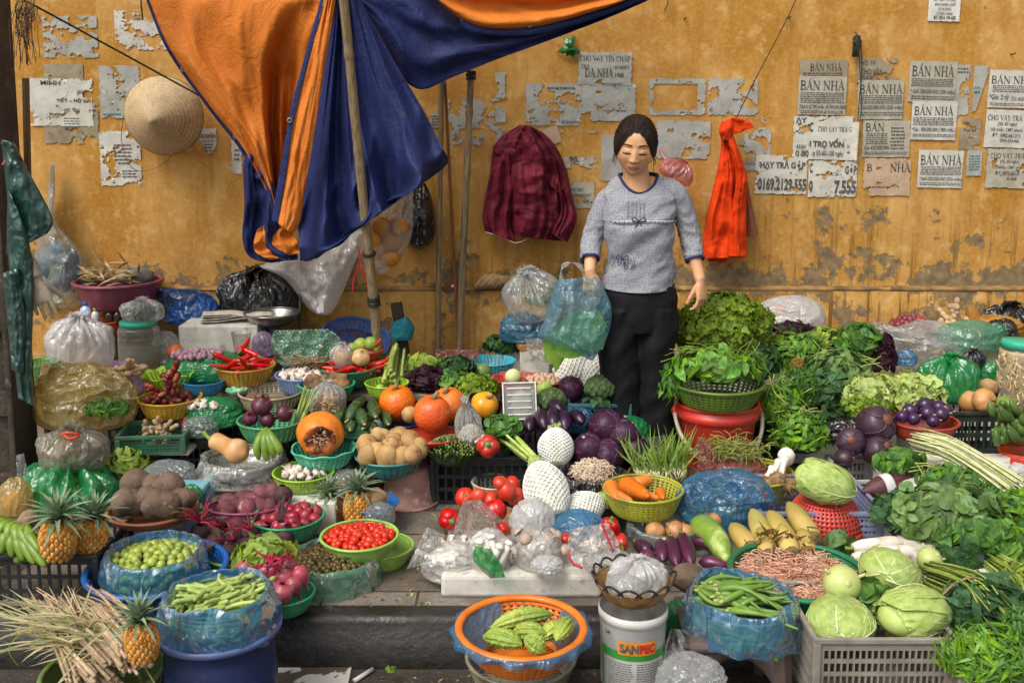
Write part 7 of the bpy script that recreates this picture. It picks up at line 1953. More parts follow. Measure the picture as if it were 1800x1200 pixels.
napa('upright white netted napa cabbage between tomatoes and carrots',at(976,906,3.46),at(944,818,3.62),.080,'netted napa cabbages')
napa('lying netted napa cabbage right behind the upright one',at(984,912,3.52),at(1058,880,3.6),.062,'netted napa cabbages')
napa('round netted cabbage between celery and purple cabbages',at(978,816,3.86),at(976,756,3.96),.07,None)
# sanpec bucket with basket
BUC=plast('white_bucket_plastic','C6C4BE','AFABA2',dirt='6E6658')
c=at(1113,1062,2.80);Rb=59*mpp(1062,2.80);zt=c.z;Hb=zt+.155
root=thing('paint_bucket','white printed bucket reading SANPEC carrying a wicker basket','bucket',(c.x,c.y,-.155))
MB().lathe([(0,0),(Rb*.9,0),(Rb*.92,.006),(Rb*.985,Hb*.91),(Rb*1.0,Hb*.915),(Rb*1.035,Hb*.92),(Rb*1.035,Hb*.985),(Rb,Hb*.99),(Rb,Hb)],72).build('bucket_wall',BUC,root)
def band(z0,z1,a0,a1,off,mt,name,parent,n=40):
 m=MB();rows=[]
 for i in range(n+1):
  a=-PI/2+a0+(a1-a0)*i/n
  rows.append([((Rb*(.92+.065*z/(Hb*.86))+off)*math.cos(a),(Rb*(.92+.065*z/(Hb*.86))+off)*math.sin(a),z)for z in(z0,(z0+z1)/2,z1)])
 m.grid(rows);return m.build(name,mt,parent)
bl=band(Hb*.3,Hb*.90,-1.25,1.1,.0006,mat('grey_label','9C9C9A','868684',ns=12,rough=.4),'label_print',root)
band(Hb*.3,Hb*.62,-1.0,1.0,.0011,mat('pale_label','B4B4B2','A0A09C',ns=14,rough=.4),'text_panel',root)
band(Hb*.62,Hb*.70,-1.25,1.1,.0016,mat('green_print','3C8A38',rough=.4),'green_stripe',root)
band(Hb*.3,Hb*.62,-1.25,-1.16,.0016,mat('green_print','3C8A38'),'green_stripe',root,6)
band(.0,Hb*.29,-1.6,1.6,.0012,mat('dark_print','2C3238',rough=.4),'dark_base',root)
band(Hb*.675,Hb*.80,-.56,.62,.0024,mat('orange_print','E08A28',rough=.4),'orange_panel',root)
def wrap(shape,a0,a1,z0,z1,off,mt,name):
 vs,fs=shape;ax=min(v[0]for v in vs);bx=max(v[0]for v in vs);ay=min(v[1]for v in vs);by=max(v[1]for v in vs);m=MB();out=[]
 for v in vs:
  a=-PI/2+a0+(a1-a0)*(v[0]-ax)/(bx-ax);z=z0+(z1-z0)*(v[1]-ay)/(by-ay);r=Rb*(.92+.065*z/(Hb*.86))+off
  out.append((r*math.cos(a),r*math.sin(a),z))
 m.add(out,fs);return m.build(name,mt,root,smooth=False)
wrap(fontmesh('SAN',.05),-.50,.06,Hb*.695,Hb*.78,.0042,INK,'lettering')
wrap(fontmesh('PEC',.05),.09,.56,Hb*.695,Hb*.78,.0042,mat('red_print','C8281E',rough=.5),'lettering')
wrap(fontmesh('LA',.02),-1.0,-.82,Hb*.83,Hb*.865,.0034,mat('maroon_print','5A1E28'),'lettering')
for col_ in((-.95,-.08),(.02,.92)):
 m=MB()
 for r_i in range(13):
  z=Hb*(.32+.022*r_i);a=col_[0]
  while a<col_[1]-.1:
   w=rnd.uniform(.03,.12);rr0=Rb*(.92+.065*z/(Hb*.86))+.0022
   m.add([(rr0*math.cos(-PI/2+q),rr0*math.sin(-PI/2+q),zz)for q,zz in((a,z),(a+w,z),(a+w,z+.0028),(a,z+.0028))],[(0,1,2,3)]);a+=w+.02
 m.build('small_print',INK,root,smooth=False)
wb=basin('wicker_basket','brown fluted basket with looped dark rim on the printed bucket',1114,1018,134,mat('tan_plastic_wicker','9C7A4A','7C5C34',ns=40,rough=.5,bump=.4),d=2.82,hk=.5,bot=.62,ribs=22,rim=.03,cate='basket')
m=MB()
for i in range(14):
 a=2*PI*i/14;pts=[]
 for k in range(11):
  t=k/10;aa=a+(t-.5)*.62;h=math.sin(PI*t);q=wb.R*(1.0+.10*h)
  pts.append((q*math.cos(aa),q*math.sin(aa),wb.H+.026*h-.003))
 m.tube(pts,.0035,6)
m.build('looped_rim',mat('dark_rim','2E221A',rough=.5),wb.root)
bag('crumpled white bag peaked in the fluted basket',1120,1014,100,60,'white',d=2.82,style='knot',seed=161,amp=.14)
bag('second clear bag at the front of the fluted basket',1100,1026,70,34,'clear',d=2.76,style='pillow',seed=163,amp=.16)
film_sheet('clear crumpled bag hanging in front of the printed bucket',[(1180,1104),(1162,1150),(1150,1190),(1150,1256)],[(1200,1106),(1244,1140),(1262,1180),(1286,1256)],2.80,'clear',41,.07,60,60,tilt=-.02,k=3.5)
bag('crumpled clear bag on the road beside the printed bucket',1215,1192,120,80,'clear',d=2.6,style='pillow',seed=165,amp=.2)
# bitter melons in orange colander
ORC=plast('bright_orange_plastic','E07A24','CC661A',dirt='9A5A28')
gb_=basin('basket','grey mesh basket under the bright orange colander',916,1152,190,plast('dull_grey_plastic','8A8474','6E6858'),z=-.155,hk=.5,bot=.8,pat=(60,7,.5))
b=basin('colander','bright orange colander of bitter melons',916,1102,220,ORC,d=2.72,hk=.55,bot=.6,pat=(48,7,.5),rim=.07)
m=MB();n_=90;rows=[]
for i in range(n_+1):
 t=i/n_;a=PI*.62+t*PI*1.62;row=[]
 for j,(q,z)in enumerate(((.55,.35),(.82,.7),(.97,1.02),(1.08,1.06),(1.12,.95),(1.1,.8))):
  w=crump(Vector((math.cos(a),math.sin(a),z)),3,5,.05)+(.03*math.sin(a*13+j)if j>2 else 0)
  row.append((b.R*(q+w)*math.cos(a),b.R*(q+w)*math.sin(a),b.H*(z+.12*nz((a*2,z,3))*(j>3))))
 rows.append(row)
m.grid(rows);one('plastic_bag',m,FILM['blue'],'blue film lining the bright orange colander','bag',(b.c.x,b.c.y,b.z))
BIT=mat('bitter_melon_skin','A2B04C','7E943A',ns=10,rough=.4,bump=.7,bs=60,bd=.006,obr=.06)
BP=[.2,.6,.85,.98,1,.96,.85,.6,.15]
def dz(p,dzv=0):return p
for x0,y0,d0,x1,y1,d1,r in((862,1104,2.76,972,1078,2.80,.024),(850,1118,2.66,918,1132,2.60,.024),(922,1118,2.58,958,1146,2.56,.023),(948,1122,2.66,992,1098,2.72,.022),(978,1124,2.62,1004,1090,2.74,.021),(900,1114,2.70,960,1112,2.66,.024)):
 gourd('bitter_melon','warty light green bitter melon in the bright orange colander','bitter melon',at(x0,y0,d0),at(x1,y1,d1),r,BIT,'bitter melons in the orange colander',bend=.06,prof=BP,ridges=10,n=50,k=60,warts=.28,stem=False)
# ================================================================== CENTRE BEHIND AND RIGHT HALF
slab('plank_bench','grey plank bench behind the netted fruit',880,1104,706,z=.22,D=.36,h=.03,mt=WOODT,cate='bench')
crate('crate','dark crate under the plank bench beside the woman',884,1076,730,DKCR,d=4.34,h=.2,D=.3,cols=11,rws=3,group='dark crates holding up the stall')
TCR=plast('teal_crate','2A6672','1E4E58')
crate('crate','dark teal crate under the broccoli beside the woman',1002,1106,712,TCR,d=4.18,h=.12,D=.22,cols=12,rws=3)
crate('crate','dark crate in the shade below the purple cabbages',950,1090,806,DKCR,d=4.0,h=.16,D=.3,cols=12,rws=3,group='dark crates holding up the stall')
slab('foam_box','dirty white foam box with a wooden lid behind the netted fruit',914,966,616,d=4.75,D=.2,h=.2,cate='foam box')
one('wood_block',MB().box((0,0,.012),(.10,.1,.024)),mat('tan_wood','A87A44','8A5E30',ns=9,st=(2,20,20)),'tan wooden board on the dirty foam box','board',at(928,612,4.8),smooth=False,bevel=.003,rot=(0,0,.2))
film_sheet('clear film behind the dirty foam box',[(925,596),(926,615),(940,630)],[(964,594),(972,615),(970,640)],4.72,'clear',51,.02)
def netfruit(label,cx,cy,w,h,d,rot):
 c=at(cx,cy,d);s=mpp(cy,d);root=thing('netted_fruit',label,'fruit',c,None,rot);r,L=w/2*s,h*s
 pf=lambda t:(r*math.sin(PI*min(.97,max(.03,t)))**.6,(t-.5)*L)
 MB().lathe([pf(i/18)for i in range(19)],32,cap0=True,cap1=True).build('fruit_body',mat('pale_netted_fruit','CBC6B4','B6AE98',rough=.7),root)
 net(root,lambda t:(pf(t)[0]*1.03,pf(t)[1]*1.03),18,1.0,.0026)
netfruit('white netted fruit at the back, partly under the held bag',1008,650,70,70,4.5,(0,1.4,.2))
netfruit('white netted fruit touching the woman\'s trousers',1052,662,74,66,4.46,(0,1.5,-.5))
NUTS=mat('pale_nut','C9A88C','AE8A70',rough=.6,obr=.15)
b=basin('basket','flat orange brown dish of pale nuts',956,668,70,plast('rust_plastic','B0562E','94441E'),d=4.42,hk=.35,bot=.7,cate='dish')
heap(blob('nut',.012,NUTS,.15),'nut','pale nut on the orange brown dish','nut','nuts on the orange brown dish',b.c.x,b.c.y,b.zr,b.R*.8,.022,.2,1.0)
film_sheet('coral film edge behind the pale nuts',[(912,650),(908,668),(916,680)],[(1006,664),(1012,676),(1004,688)],4.5,'pink',53,.02)
BRO=mat('broccoli_bud','4E6636','3A5028',ns=60,rough=.85,bump=1.0,bs=230,bd=.008,c3='6E8250',ns3=40)
def broccoli(label,cx,cy,w,d):
 c=at(cx,cy,d);r=w/2*mpp(cy,d);root=thing('broccoli',label,'broccoli',c,'broccoli heads');m=MB();rs=random.Random(cx)
 for i in range(46):
  z=1-1.25*(i+.5)/46;q=math.sqrt(max(0,1-z*z));a=i*2.4;k=r*rs.uniform(.22,.32)
  m.ell((r*.78*q*math.cos(a),r*.78*q*math.sin(a),r*.7*z),k,14,10,lambda u:1+.12*nz(u,5,i)+.08*nz(u,11,i))
 m.build('florets',BRO,root)
 m=MB();m.tube([(0,0,-.2*r),(0,-.01,-r*1.1)],[r*.5,r*.35],12);m.build('stalk',mat('broccoli_stalk','8AA05E','6E864A'),root)
 m=MB()
 for i in range(6):m.leaf((r*.5*math.cos(i),r*.5*math.sin(i),-r*.5),(math.cos(i*1.1),math.sin(i*1.1)-.3,-.1),(0,0,1),r*.9,r*.5,.6,.2,6,.1)
 m.build('leaves',LEAF['blue'],root)
broccoli('larger dense broccoli head on the teal crate',1054,684,54,4.2);broccoli('smaller broccoli head behind the aubergines',970,706,52,4.2)
CHAY=mat('chayote_skin','9AB04E','7E963E',ns=6,rough=.45)
put(blob('chayote',.036,CHAY,.14,1.6),'chayote','small yellow green chayote above the small broccoli','chayote',at(958,684,4.28))
def pcab(label,cx,cy,w,d,rot,seed,kz=.95,mats=(None,None),group='purple cabbages',cut=False):
 c=at(cx,cy,d);r=w/2*mpp(cy,d);root=cabbage(label,c,(r,r,r*kz),rot,group,seed=seed)
 root.name='purple_cabbage'
 for ch in root.children:ch.data.materials[0]=PCAV if ch.name.startswith('veins')else PCAB
 if cut:MB().lathe([(0,0),(r*.26,0),(r*.24,-.01)],18,Matrix.Rotation(-PI/2,4,'Y')).build('cut_base',mat('cut_base_pale','D8C4B8','BFA8A0',rough=.5),root,(-r*1.03,0,0))
 return root
pcab('large purple cabbage at the back beside the woman',1068,752,66,4.02,(.3,.4,2.0),3)
pcab('large darker purple cabbage overlapping the back one',1094,764,58,3.98,(.5,-.5,.4),8)
pcab('purple cabbage with its cut base facing up',1036,790,56,3.92,(0,1.25,.7),12,cut=True)
pcab('low purple cabbage in front of the big ones',1068,800,54,3.9,(.2,.8,2.6),17)
pcab('rightmost purple cabbage beside the chives',1116,792,48,3.95,(.4,.3,1.1),23)
pcab('small glossy purple cabbage between chayote and broccoli',1004,684,44,4.3,(.2,1.0,1.4),29)
AUB=mat('aubergine_skin','3A1C38','26122A',ns=6,rough=.32,obr=.15);AUBL=mat('long_aubergine_skin','5A2440','3E1832',ns=6,rough=.3,obr=.15)
CAL=mat('aubergine_calyx','6E7E3E','54622E',rough=.6)
for x0,y0,x1,y1,d0 in((948,724,958,752,4.02),(970,722,974,752,4.0),(990,724,994,756,4.0),(1004,730,1024,742,4.04),(936,736,930,756,4.06),(966,714,986,720,4.1)):
 gourd('aubergine','short dark aubergine bunched behind the netted cabbage','aubergine',at(x0,y0,d0+.08),at(x1,y1,d0-.06),.028,AUB,'dark aubergines behind the netted cabbage',bend=.08,prof=[.35,.7,.85,.95,1,1,.92,.7,.2],calyx=CAL,stemm=CAL)
one('plastic_bag',bagmesh(.09,.07,.06,171,'pillow',.16),FILM['green'],'bright green film behind the purple cabbages','bag',at(1104,760,4.12)-Vector((0,0,.05)))
bag('blue film scrap behind the dark aubergines',1018,732,50,30,'blue',d=4.14,style='pillow',seed=173,amp=.16)
# sprouts, chives, carrots
b=basin('basin','basin inside the black bag of bean sprouts',1042,834,108,plast('black_basin','202022'),d=3.78,hk=.4,bot=.7)
liner('black bag open around the bean sprouts',b,'black',61,.5,.9,spread=.1)
SPR=mat('bean_sprout','D8C8B0','BFA48C',isl=.2,rough=.45)
m=MB()
for i in range(420):
 a=rnd.uniform(0,6.3);q=b.R*.66*math.sqrt(rnd.random());z=.38*b.R*(1-(q/(b.R*.7))**2);p=Vector((q*math.cos(a),q*math.sin(a),z));t=Vector((rnd.gauss(0,1),rnd.gauss(0,1),rnd.gauss(0,.6))).normalized()*.025
 m.tube(cat([tuple(p-t),tuple(p+Vector((rnd.gauss(0,.006),rnd.gauss(0,.006),.01))),tuple(p+t)],5),.0018,4)
m.ell((0,0,0),(b.R*.66,b.R*.6,b.R*.3),16,10)
tag(one('bean_sprouts',m,SPR,'pile of pale bean sprouts in the black bag','sprouts',(b.c.x,b.c.y,b.zr)),kind='stuff')
b=basin('basin','brown basin with upright garlic chives',1166,832,122,plast('brown_plastic','7A5E44','60482F'),d=3.84,hk=.4,bot=.75)
root=thing('garlic_chives','upright bunch of spiky garlic chives with white feet','chives',(b.c.x,b.c.y,b.zr-.01));m=MB();w_=MB()
for i in range(150):
 a=rnd.uniform(0,6.3);q=b.R*.8*math.sqrt(rnd.random());p=Vector((q*math.cos(a),q*math.sin(a)*.7,0));l=Vector((rnd.gauss(-.1,.35),rnd.gauss(-.05,.2),1)).normalized();L=rnd.uniform(.05,.16)
 w_.tube([p,p+l*.045],[.003,.0024],5);m.leaf(p+l*.04,l,(rnd.gauss(0,1),-1,.2),L,.0065,rnd.uniform(0,.9),.4,5)
m.build('blades',leafm('chive_blade','86A04A','6A8838',isl=.3),root);w_.build('white_feet',LEAF['white'],root)
CAR=mat('carrot_skin','E07E2A','CF6A1C',ns=10,st=(1,1,1),rough=.5,bump=.35,bs=70,obr=.06,c3='C08A50',ns3=24)
b=basin('basket','yellow green basket of big carrots',1131,858,138,plast('olive_yellow_plastic','A8A83A','8C8C2A'),d=3.56,hk=.6,bot=.75,pat=(44,7,.55),cate='basket')
for i,(x0,y0,d0,x1,y1,d1,r)in enumerate(((1098,852,3.68,1140,872,3.42,.036),(1116,852,3.66,1152,838,3.72,.026),(1072,850,3.56,1084,876,3.46,.024),(1080,868,3.5,1112,880,3.44,.018),(1138,872,3.5,1160,876,3.48,.017),(1160,864,3.6,1166,876,3.5,.02))):
 gourd('carrot',('largest carrot, lying across the yellow green basket','carrot pointing to the upper right over the basket','stubby carrot standing at the left rim of the basket','thin carrot along the front rim of the basket','small carrot end at the right of the basket','dark carrot tip at the far right of the basket')[i],'carrot',at(x0,y0,d0),at(x1,y1,d1),r,CAR,None,prof=[.7,1,1.0,.93,.86,.76,.64,.5,.2],stem=False)
# blue bag of gourds
GOU=mat('green_gourd','5E7E3E','4A6A34',ns=6,rough=.4,obr=.1)
for x0,y0,x1,y1 in((1216,884,1300,862),(1220,898,1330,892),(1250,868,1340,874)):
 gourd('gourd','green gourd inside the large blue bag','gourd',at(x0,y0,3.6),at(x1,y1,3.62),.046,GOU,'gourds in the large blue bag',stem=False)
bag('large blue bag of green gourds beside the carrots',1278,872,168,88,'blue',d=3.56,style='pillow',seed=181,amp=.12)
m=MB();rs=random.Random(8)
film_sheet('open flap of the large blue gourd bag',[(1200,850),(1206,880),(1222,896)],[(1262,826),(1330,846),(1356,880)],3.5,'blue',57,.04,tilt=.05)
# noodle like greens in pink bag and mushrooms with white stalks
b=basin('basket','yellow mesh basket under the pale sprouting greens',1318,828,150,plast('olive_yellow_plastic','A8A83A'),d=3.86,hk=.6,bot=.75,pat=(44,7,.5),cate='basket')
m=MB()
for i in range(320):
 p=Vector((rnd.gauss(0,.055),rnd.gauss(0,.03),abs(rnd.gauss(.02,.02))));t=Vector((rnd.gauss(0,1),rnd.gauss(0,.6),rnd.gauss(0,.4))).normalized()*.035
 m.tube(cat([tuple(p-t),tuple(p+Vector((rnd.gauss(0,.01),0,.012))),tuple(p+t)],6),.0018,4)
tag(one('sprout_tangle',m,leafm('sprout_green','A2A85A','868A44',isl=.3),'tangle of yellow green sprouts in the pinkish bag','sprouts',at(1290,802,3.86)),kind='stuff')
bag('pinkish bag spread under the tangle of sprouts',1284,822,120,50,'pink',d=3.9,style='pillow',seed=191,amp=.16)
film_sheet('pink film peak beside the red bucket',[(1226,770),(1224,800),(1232,820)],[(1248,776),(1262,806),(1258,824)],3.84,'pink',59,.03)
HRY=mat('hairy_root','A08258','7A5E3C',ns=60,rough=.95,bump=1,bs=200)
for x,y,k in((1366,842,1),(1386,852,.9),(1350,852,.8)):
 m=MB();m.ell((0,0,0),(.035,.03,.026),18,12,lambda u:1+.25*nz(u,4))
 for i in range(60):u=Vector((rnd.gauss(0,1),rnd.gauss(0,1),rnd.gauss(0,1))).normalized();m.tube([u*.025,u*.045+Vector((0,0,-.006))],.0012,4)
 one('leek_root',m,HRY,'hairy root clump of the thick white stalks','roots',at(x,y,3.74),'hairy root clumps',None)
for x0,y0,x1,y1 in((1356,836,1372,806),(1372,838,1382,800),(1348,838,1360,820)):
 gourd('white_stalk','thick white stalk rising from the hairy roots','stalk',at(x0,y0,3.76),at(x1,y1,3.8),.014,MUSH,'thick white stalks',prof=[.9,.8,.75,.8,1,1.2,.5],stem=False)
put(blob('bamboo_tip',.03,MUSH,.05,fn=lambda u:1+.5*max(0,u.z)),'bamboo_tip','pale pointed shoot behind the oblong cabbage','shoot',at(1382,806,3.86))
# red bucket with colander of greens
c=at(1258,800,4.14);zt=at(1258,706,4.14).z;Rb2=69*mpp(706,4.14)
RBU=plast('red_bucket_plastic','C23224','A4261C')
root=thing('red_bucket','big red bucket with a pale handle under the leafy colander','bucket',(c.x,c.y,0))
MB().lathe([(0,0),(Rb2*.78,0),(Rb2*.8,.008),(Rb2*.97,zt*.84),(Rb2*.99,zt*.85),(Rb2*1.05,zt*.86),(Rb2*1.05,zt*.93),(Rb2*1.0,zt*.94),(Rb2*1.03,zt)],64).build('bucket_wall',RBU,root,solid=.003)
MB().ring((0,0,zt),Rb2*1.04,.007,64,8).build('rim',RBU,root)
m=MB();pts=[]
for i in range(31):
 a=PI*i/30;pts.append((-Rb2*1.1*math.cos(a),-.01-Rb2*.95*math.sin(a)-.02,zt*.9-zt*.46*math.sin(a)))
m.tube(pts,.0085,8);m.build('handle',mat('dirty_white_handle','B0A898','8A8070',ns=12,rough=.5),root)
for s in(-1,1):MB().ell((s*Rb2*1.08,0,zt*.9),(.014,.02,.022),12,8).build('handle_ear',RBU,root)
OLV=plast('olive_colander_plastic','5E7A2E','4A6224')
b=basin('colander','olive green colander on the red bucket full of leafy stems',1262,672,158,OLV,z=zt+.003,hk=.5,bot=.72,pat=(44,6,.58),rim=.045)
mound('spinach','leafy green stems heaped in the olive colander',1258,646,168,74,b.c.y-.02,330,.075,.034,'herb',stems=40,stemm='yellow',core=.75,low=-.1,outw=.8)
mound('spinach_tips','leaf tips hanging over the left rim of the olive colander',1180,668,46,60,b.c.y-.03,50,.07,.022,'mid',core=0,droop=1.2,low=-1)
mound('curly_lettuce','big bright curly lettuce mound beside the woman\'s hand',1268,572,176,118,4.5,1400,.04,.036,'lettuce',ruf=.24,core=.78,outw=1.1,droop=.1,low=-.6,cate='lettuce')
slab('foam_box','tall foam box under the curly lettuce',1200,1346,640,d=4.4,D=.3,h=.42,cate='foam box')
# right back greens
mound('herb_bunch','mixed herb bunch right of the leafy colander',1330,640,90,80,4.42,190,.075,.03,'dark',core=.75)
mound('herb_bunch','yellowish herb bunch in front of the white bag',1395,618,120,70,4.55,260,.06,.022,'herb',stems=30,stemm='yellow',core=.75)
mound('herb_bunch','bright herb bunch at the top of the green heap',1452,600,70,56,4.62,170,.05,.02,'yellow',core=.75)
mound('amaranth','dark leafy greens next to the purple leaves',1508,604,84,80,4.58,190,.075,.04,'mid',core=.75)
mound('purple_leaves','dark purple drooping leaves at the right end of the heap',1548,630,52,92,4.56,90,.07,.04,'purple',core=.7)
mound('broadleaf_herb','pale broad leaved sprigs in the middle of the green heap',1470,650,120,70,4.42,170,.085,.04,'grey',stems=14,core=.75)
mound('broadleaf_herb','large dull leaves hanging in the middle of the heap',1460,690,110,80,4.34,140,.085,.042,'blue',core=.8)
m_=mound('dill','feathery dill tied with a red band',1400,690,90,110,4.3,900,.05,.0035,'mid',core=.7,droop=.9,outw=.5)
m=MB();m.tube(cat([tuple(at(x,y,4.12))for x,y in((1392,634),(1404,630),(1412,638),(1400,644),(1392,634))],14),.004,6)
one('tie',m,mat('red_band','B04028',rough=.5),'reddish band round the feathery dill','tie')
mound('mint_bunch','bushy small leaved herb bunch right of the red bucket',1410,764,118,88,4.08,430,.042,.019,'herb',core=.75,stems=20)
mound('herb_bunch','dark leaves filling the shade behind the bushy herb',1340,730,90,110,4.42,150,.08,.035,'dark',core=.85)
slab('foam_box','hidden foam box under the mixed herb bunches',1330,1580,716,d=4.42,D=.4,h=.26,cate='foam box')
rope('pale loose stalk looping out of the dill',[at(1352,660,4.2),at(1362,690,4.1),at(1384,710,4.08)],.003,LEAF['stem'],'loose_stalk','stalk')
# wall side goods on the right
slab('plank_table','low plank table along the wall at the right',1320,1860,690,d=4.72,D=.42,h=.03,mt=WOODT,cate='table')
for k,(x0,x1)in enumerate(((1350,1560),(1600,1840))):
 slab('foam_box',('foam box under the left end of the low plank table','foam box under the right end of the low plank table')[k],x0,x1,706,d=4.78,D=.3,h=.26,cate='foam box')
wbg=bag('puffy white bag behind the curly lettuce',1388,556,128,72,'white',d=4.98,style='pillow',seed=201,amp=.08)
put(blob('orange_piece',.03,ORP,.1),'orange_piece','orange thing showing through the puffy white bag','fruit',at(1370,546,4.9),None,None,(.5,.3,1))
mound('purple_herb','dense dark purple herb heap before the puffy white bag',1394,580,86,36,4.8,220,.035,.016,'purple',core=.8)
bag('long clear bag of goods under the shallots',1624,606,150,86,'clear',d=4.86,style='pillow',seed=203,amp=.12)
bag('second clear bag running toward the jar',1716,634,130,56,'smoke',d=4.88,style='pillow',seed=205,amp=.12)
film_sheet('white tail of the long clear bag at the wall',[(1530,566),(1538,590),(1580,622)],[(1552,566),(1606,586),(1668,606)],4.74,'white',61,.03)
bag('blue scrap of film below the long clear bag',1594,628,34,28,'blue',d=4.66,style='pillow',seed=207,amp=.18)
RSH=mat('red_shallot_skin','8A3A3E','6A2430',ns=9,rough=.35,obr=.25,c3='B07860',ns3=14)
heap([onion_mesh('red_shallot',.02,RSH,.4),onion_mesh('red_shallot',.017,RSH,.5)],'red_shallot','small red shallot heaped at the wall','shallot','red shallots at the wall',at(1600,568,4.95).x,4.95,at(1600,572,4.95).z,.095,.028,.42,1.6,ey=.6)
GIN2=[ginger('ginger_root',GIN,11),ginger('ginger_root',GIN,12)]
for i in range(12):put(rnd.choice(GIN2),'ginger_root','brown ginger root lying right of the red shallots','ginger',at(1648+rnd.uniform(0,54),562+rnd.uniform(0,12),5.0),'ginger at the wall',rrot())
bag('pale bag with green ends lying at the wall',1706,588,110,50,'palegreen',d=4.84,style='pillow',seed=209,amp=.1)
for x,lab in((1664,'green twisted left end of the pale bag'),(1756,'green twisted right end of the pale bag')):bag(lab,x,586,28,34,'green',d=4.82,style='pillow',seed=x,amp=.18)
bag('black bag at the right edge of the wall',1776,560,90,44,'black',d=5.05,style='knot',seed=211,amp=.14)
bag('orange tinted bag before the black bag at the wall',1752,572,90,36,mat('orange_film','D09A50','B07A34',rough=.35,tr=.4),d=4.96,style='pillow',seed=213,amp=.14)
bag('dark wrinkled bag right of the pale green ended bag',1760,582,56,44,'black',d=4.86,style='pillow',seed=215,amp=.16)
PIC=mat('pickled_shoots','C8B48C','A88A5E',ns=9,st=(14,14,2.5),rough=.35,bump=.5,bs=30)
j2=jar('tall jar of pale pickled shoots with a teal lid at the right',1786,598,718,68,4.3,PIC,.86)
m=MB()
for i in range(130):
 a=rnd.uniform(2.6,6.9);z=rnd.uniform(.02,j2.H*.78);r=j2.R*.97;p=Vector((r*math.cos(a),r*math.sin(a),z));t=Vector((-math.sin(a)*rnd.gauss(0,.6),math.cos(a)*rnd.gauss(0,.6),1)).normalized()*.025
 m.tube([p-t,p+t],.0035,4)
m.build('shoots',mat('pickled_strip','D0BE98','B49868',isl=.25,rough=.4),j2.root)
m=MB();R_=24
pk=crate('crate','dark green black crate under the squash at the right',1672,1830,726,plast('green_black_crate','28332C','1C2420',dirt='4A4A3C'),d=4.12,h=.24,D=.3,cols=11,rws=3)
gbag=bag('shiny knotted green bag with mixed greens inside',1668,668,100,74,'green',d=4.3,style='knot',seed=221,amp=.07,pleats=13)
mound('bag_greens','leaves and red stems inside the shiny green bag',1672,680,76,46,4.3,90,.05,.025,'yellow',core=.7)
BUT2=mat('tan_squash_skin','C08E58','A47440',ns=6,rough=.5,obr=.06,c3='8A7A4A',ns3=12)
pumpkin('tan lobed squash at the front of the dark crate',1730,704,44,4.14,BUT2,lobes=8,group=None,rot=(1.2,0,.4),name='squash',cate='squash',kz=.9)
pumpkin('tan squash left behind the front one',1706,706,42,4.2,BUT2,group=None,stem=False,name='squash',cate='squash',rot=(0,.3,0))
put(blob('yam_bean',.045,YAM,.12,1.6,7),'yam_bean','tan rough tuber wedged behind the squashes','tuber',at(1736,680,4.32),None,None,(1.1,.9,.8))
bag('small teal bag behind the rough tuber',1744,656,38,44,'green',d=4.46,style='pillow',seed=223)
bag('small purple dark bag beside the shiny green bag',1710,640,40,44,'black',d=4.5,style='knot',seed=224,amp=.14)
GOUR=mat('mottled_gourd','8CA048','6A8636',ns=14,lo=.45,hi=.55,rough=.4)
gourd('gourd','mottled green gourd at the foot of the jar','gourd',at(1752,704,4.12),at(1786,716,4.04),.03,GOUR,None)
# red brown bowl of round aubergines on white bucket
RBW=plast('red_brown_plastic','A84030','8A3024')
b=basin('basin','red brown basin of round purple aubergines',1622,738,118,RBW,d=4.0,hk=.5,bot=.72,rim=.05)
put(blob('dirty_cup',.05,plast('worn_white_plastic','B8AE9C'),.02,fn=lambda u:1),'upturned_tub','worn white tub under the red brown basin','tub',(b.c.x+.06,b.c.y+.02,b.z-.055),None,None,(1.4,1.2,1.05))
slab('foam_box','foam box carrying the basin of round aubergines',1590,1690,818,d=4.02,D=.2,h=.14,cate='foam box')
RAU=mat('round_aubergine_skin','3E2248','2C1838',ns=6,rough=.28,obr=.12,c3='5E4068',ns3=5,lo3=.56,hi3=.8)
def raub(cx,cy,w,d,rot):
 c=at(cx,cy,d);r=w/2*mpp(cy,d);root=thing('round_aubergine','glossy round purple aubergine in the red brown basin','aubergine',c,'round aubergines in the red brown basin',rot)
 MB().ell((0,0,0),(r,r,r*1.02),28,20,lambda u:1+.02*nz(u,2)).build('fruit_body',RAU,root);m=MB()
 for k in range(5):a=k*1.257;m.leaf((0,0,r*.98),(math.cos(a),math.sin(a),-.05),(0,0,1),r*.85,r*.6,.8,.1,5)
 m.build('calyx',mat('pale_calyx','A4A868','8A8E50',rough=.6),root);m=MB();m.tube([(0,0,r*.95),(.003,0,r*1.35)],r*.12,7);m.build('stem',mat('pale_calyx',''),root)
for x,y,w,rt in((1600,722,28,(.5,.2,0)),(1630,726,27,(1.5,0,.4)),(1654,728,28,(1.3,.6,1.2)),(1626,712,28,(.8,.5,2)),(1650,716,26,(1.2,-.4,.5)),(1586,732,22,(.2,.2,1)),(1606,736,22,(.9,.2,1)),(1664,720,22,(1.6,.4,.9)),(1640,740,22,(1.2,.8,1))):
 raub(x,y,w,b.c.y-.04+(726-y)*.004,rt)
# lettuces
mound('lettuce','pale green lettuce heads left in front of the herb heap',1532,690,96,66,4.18,150,.075,.06,'pale',ruf=.16,core=.75,outw=.9,cate='lettuce')
mound('lettuce','pale green lettuce heads beside the red brown basin',1604,690,92,66,4.16,150,.08,.065,'pale',ruf=.14,core=.75,outw=.9,cate='lettuce')
mound('lettuce','bright green outer leaves under the pale lettuces',1520,718,90,46,4.12,130,.07,.05,'lettuce',ruf=.16,core=.75,cate='lettuce')
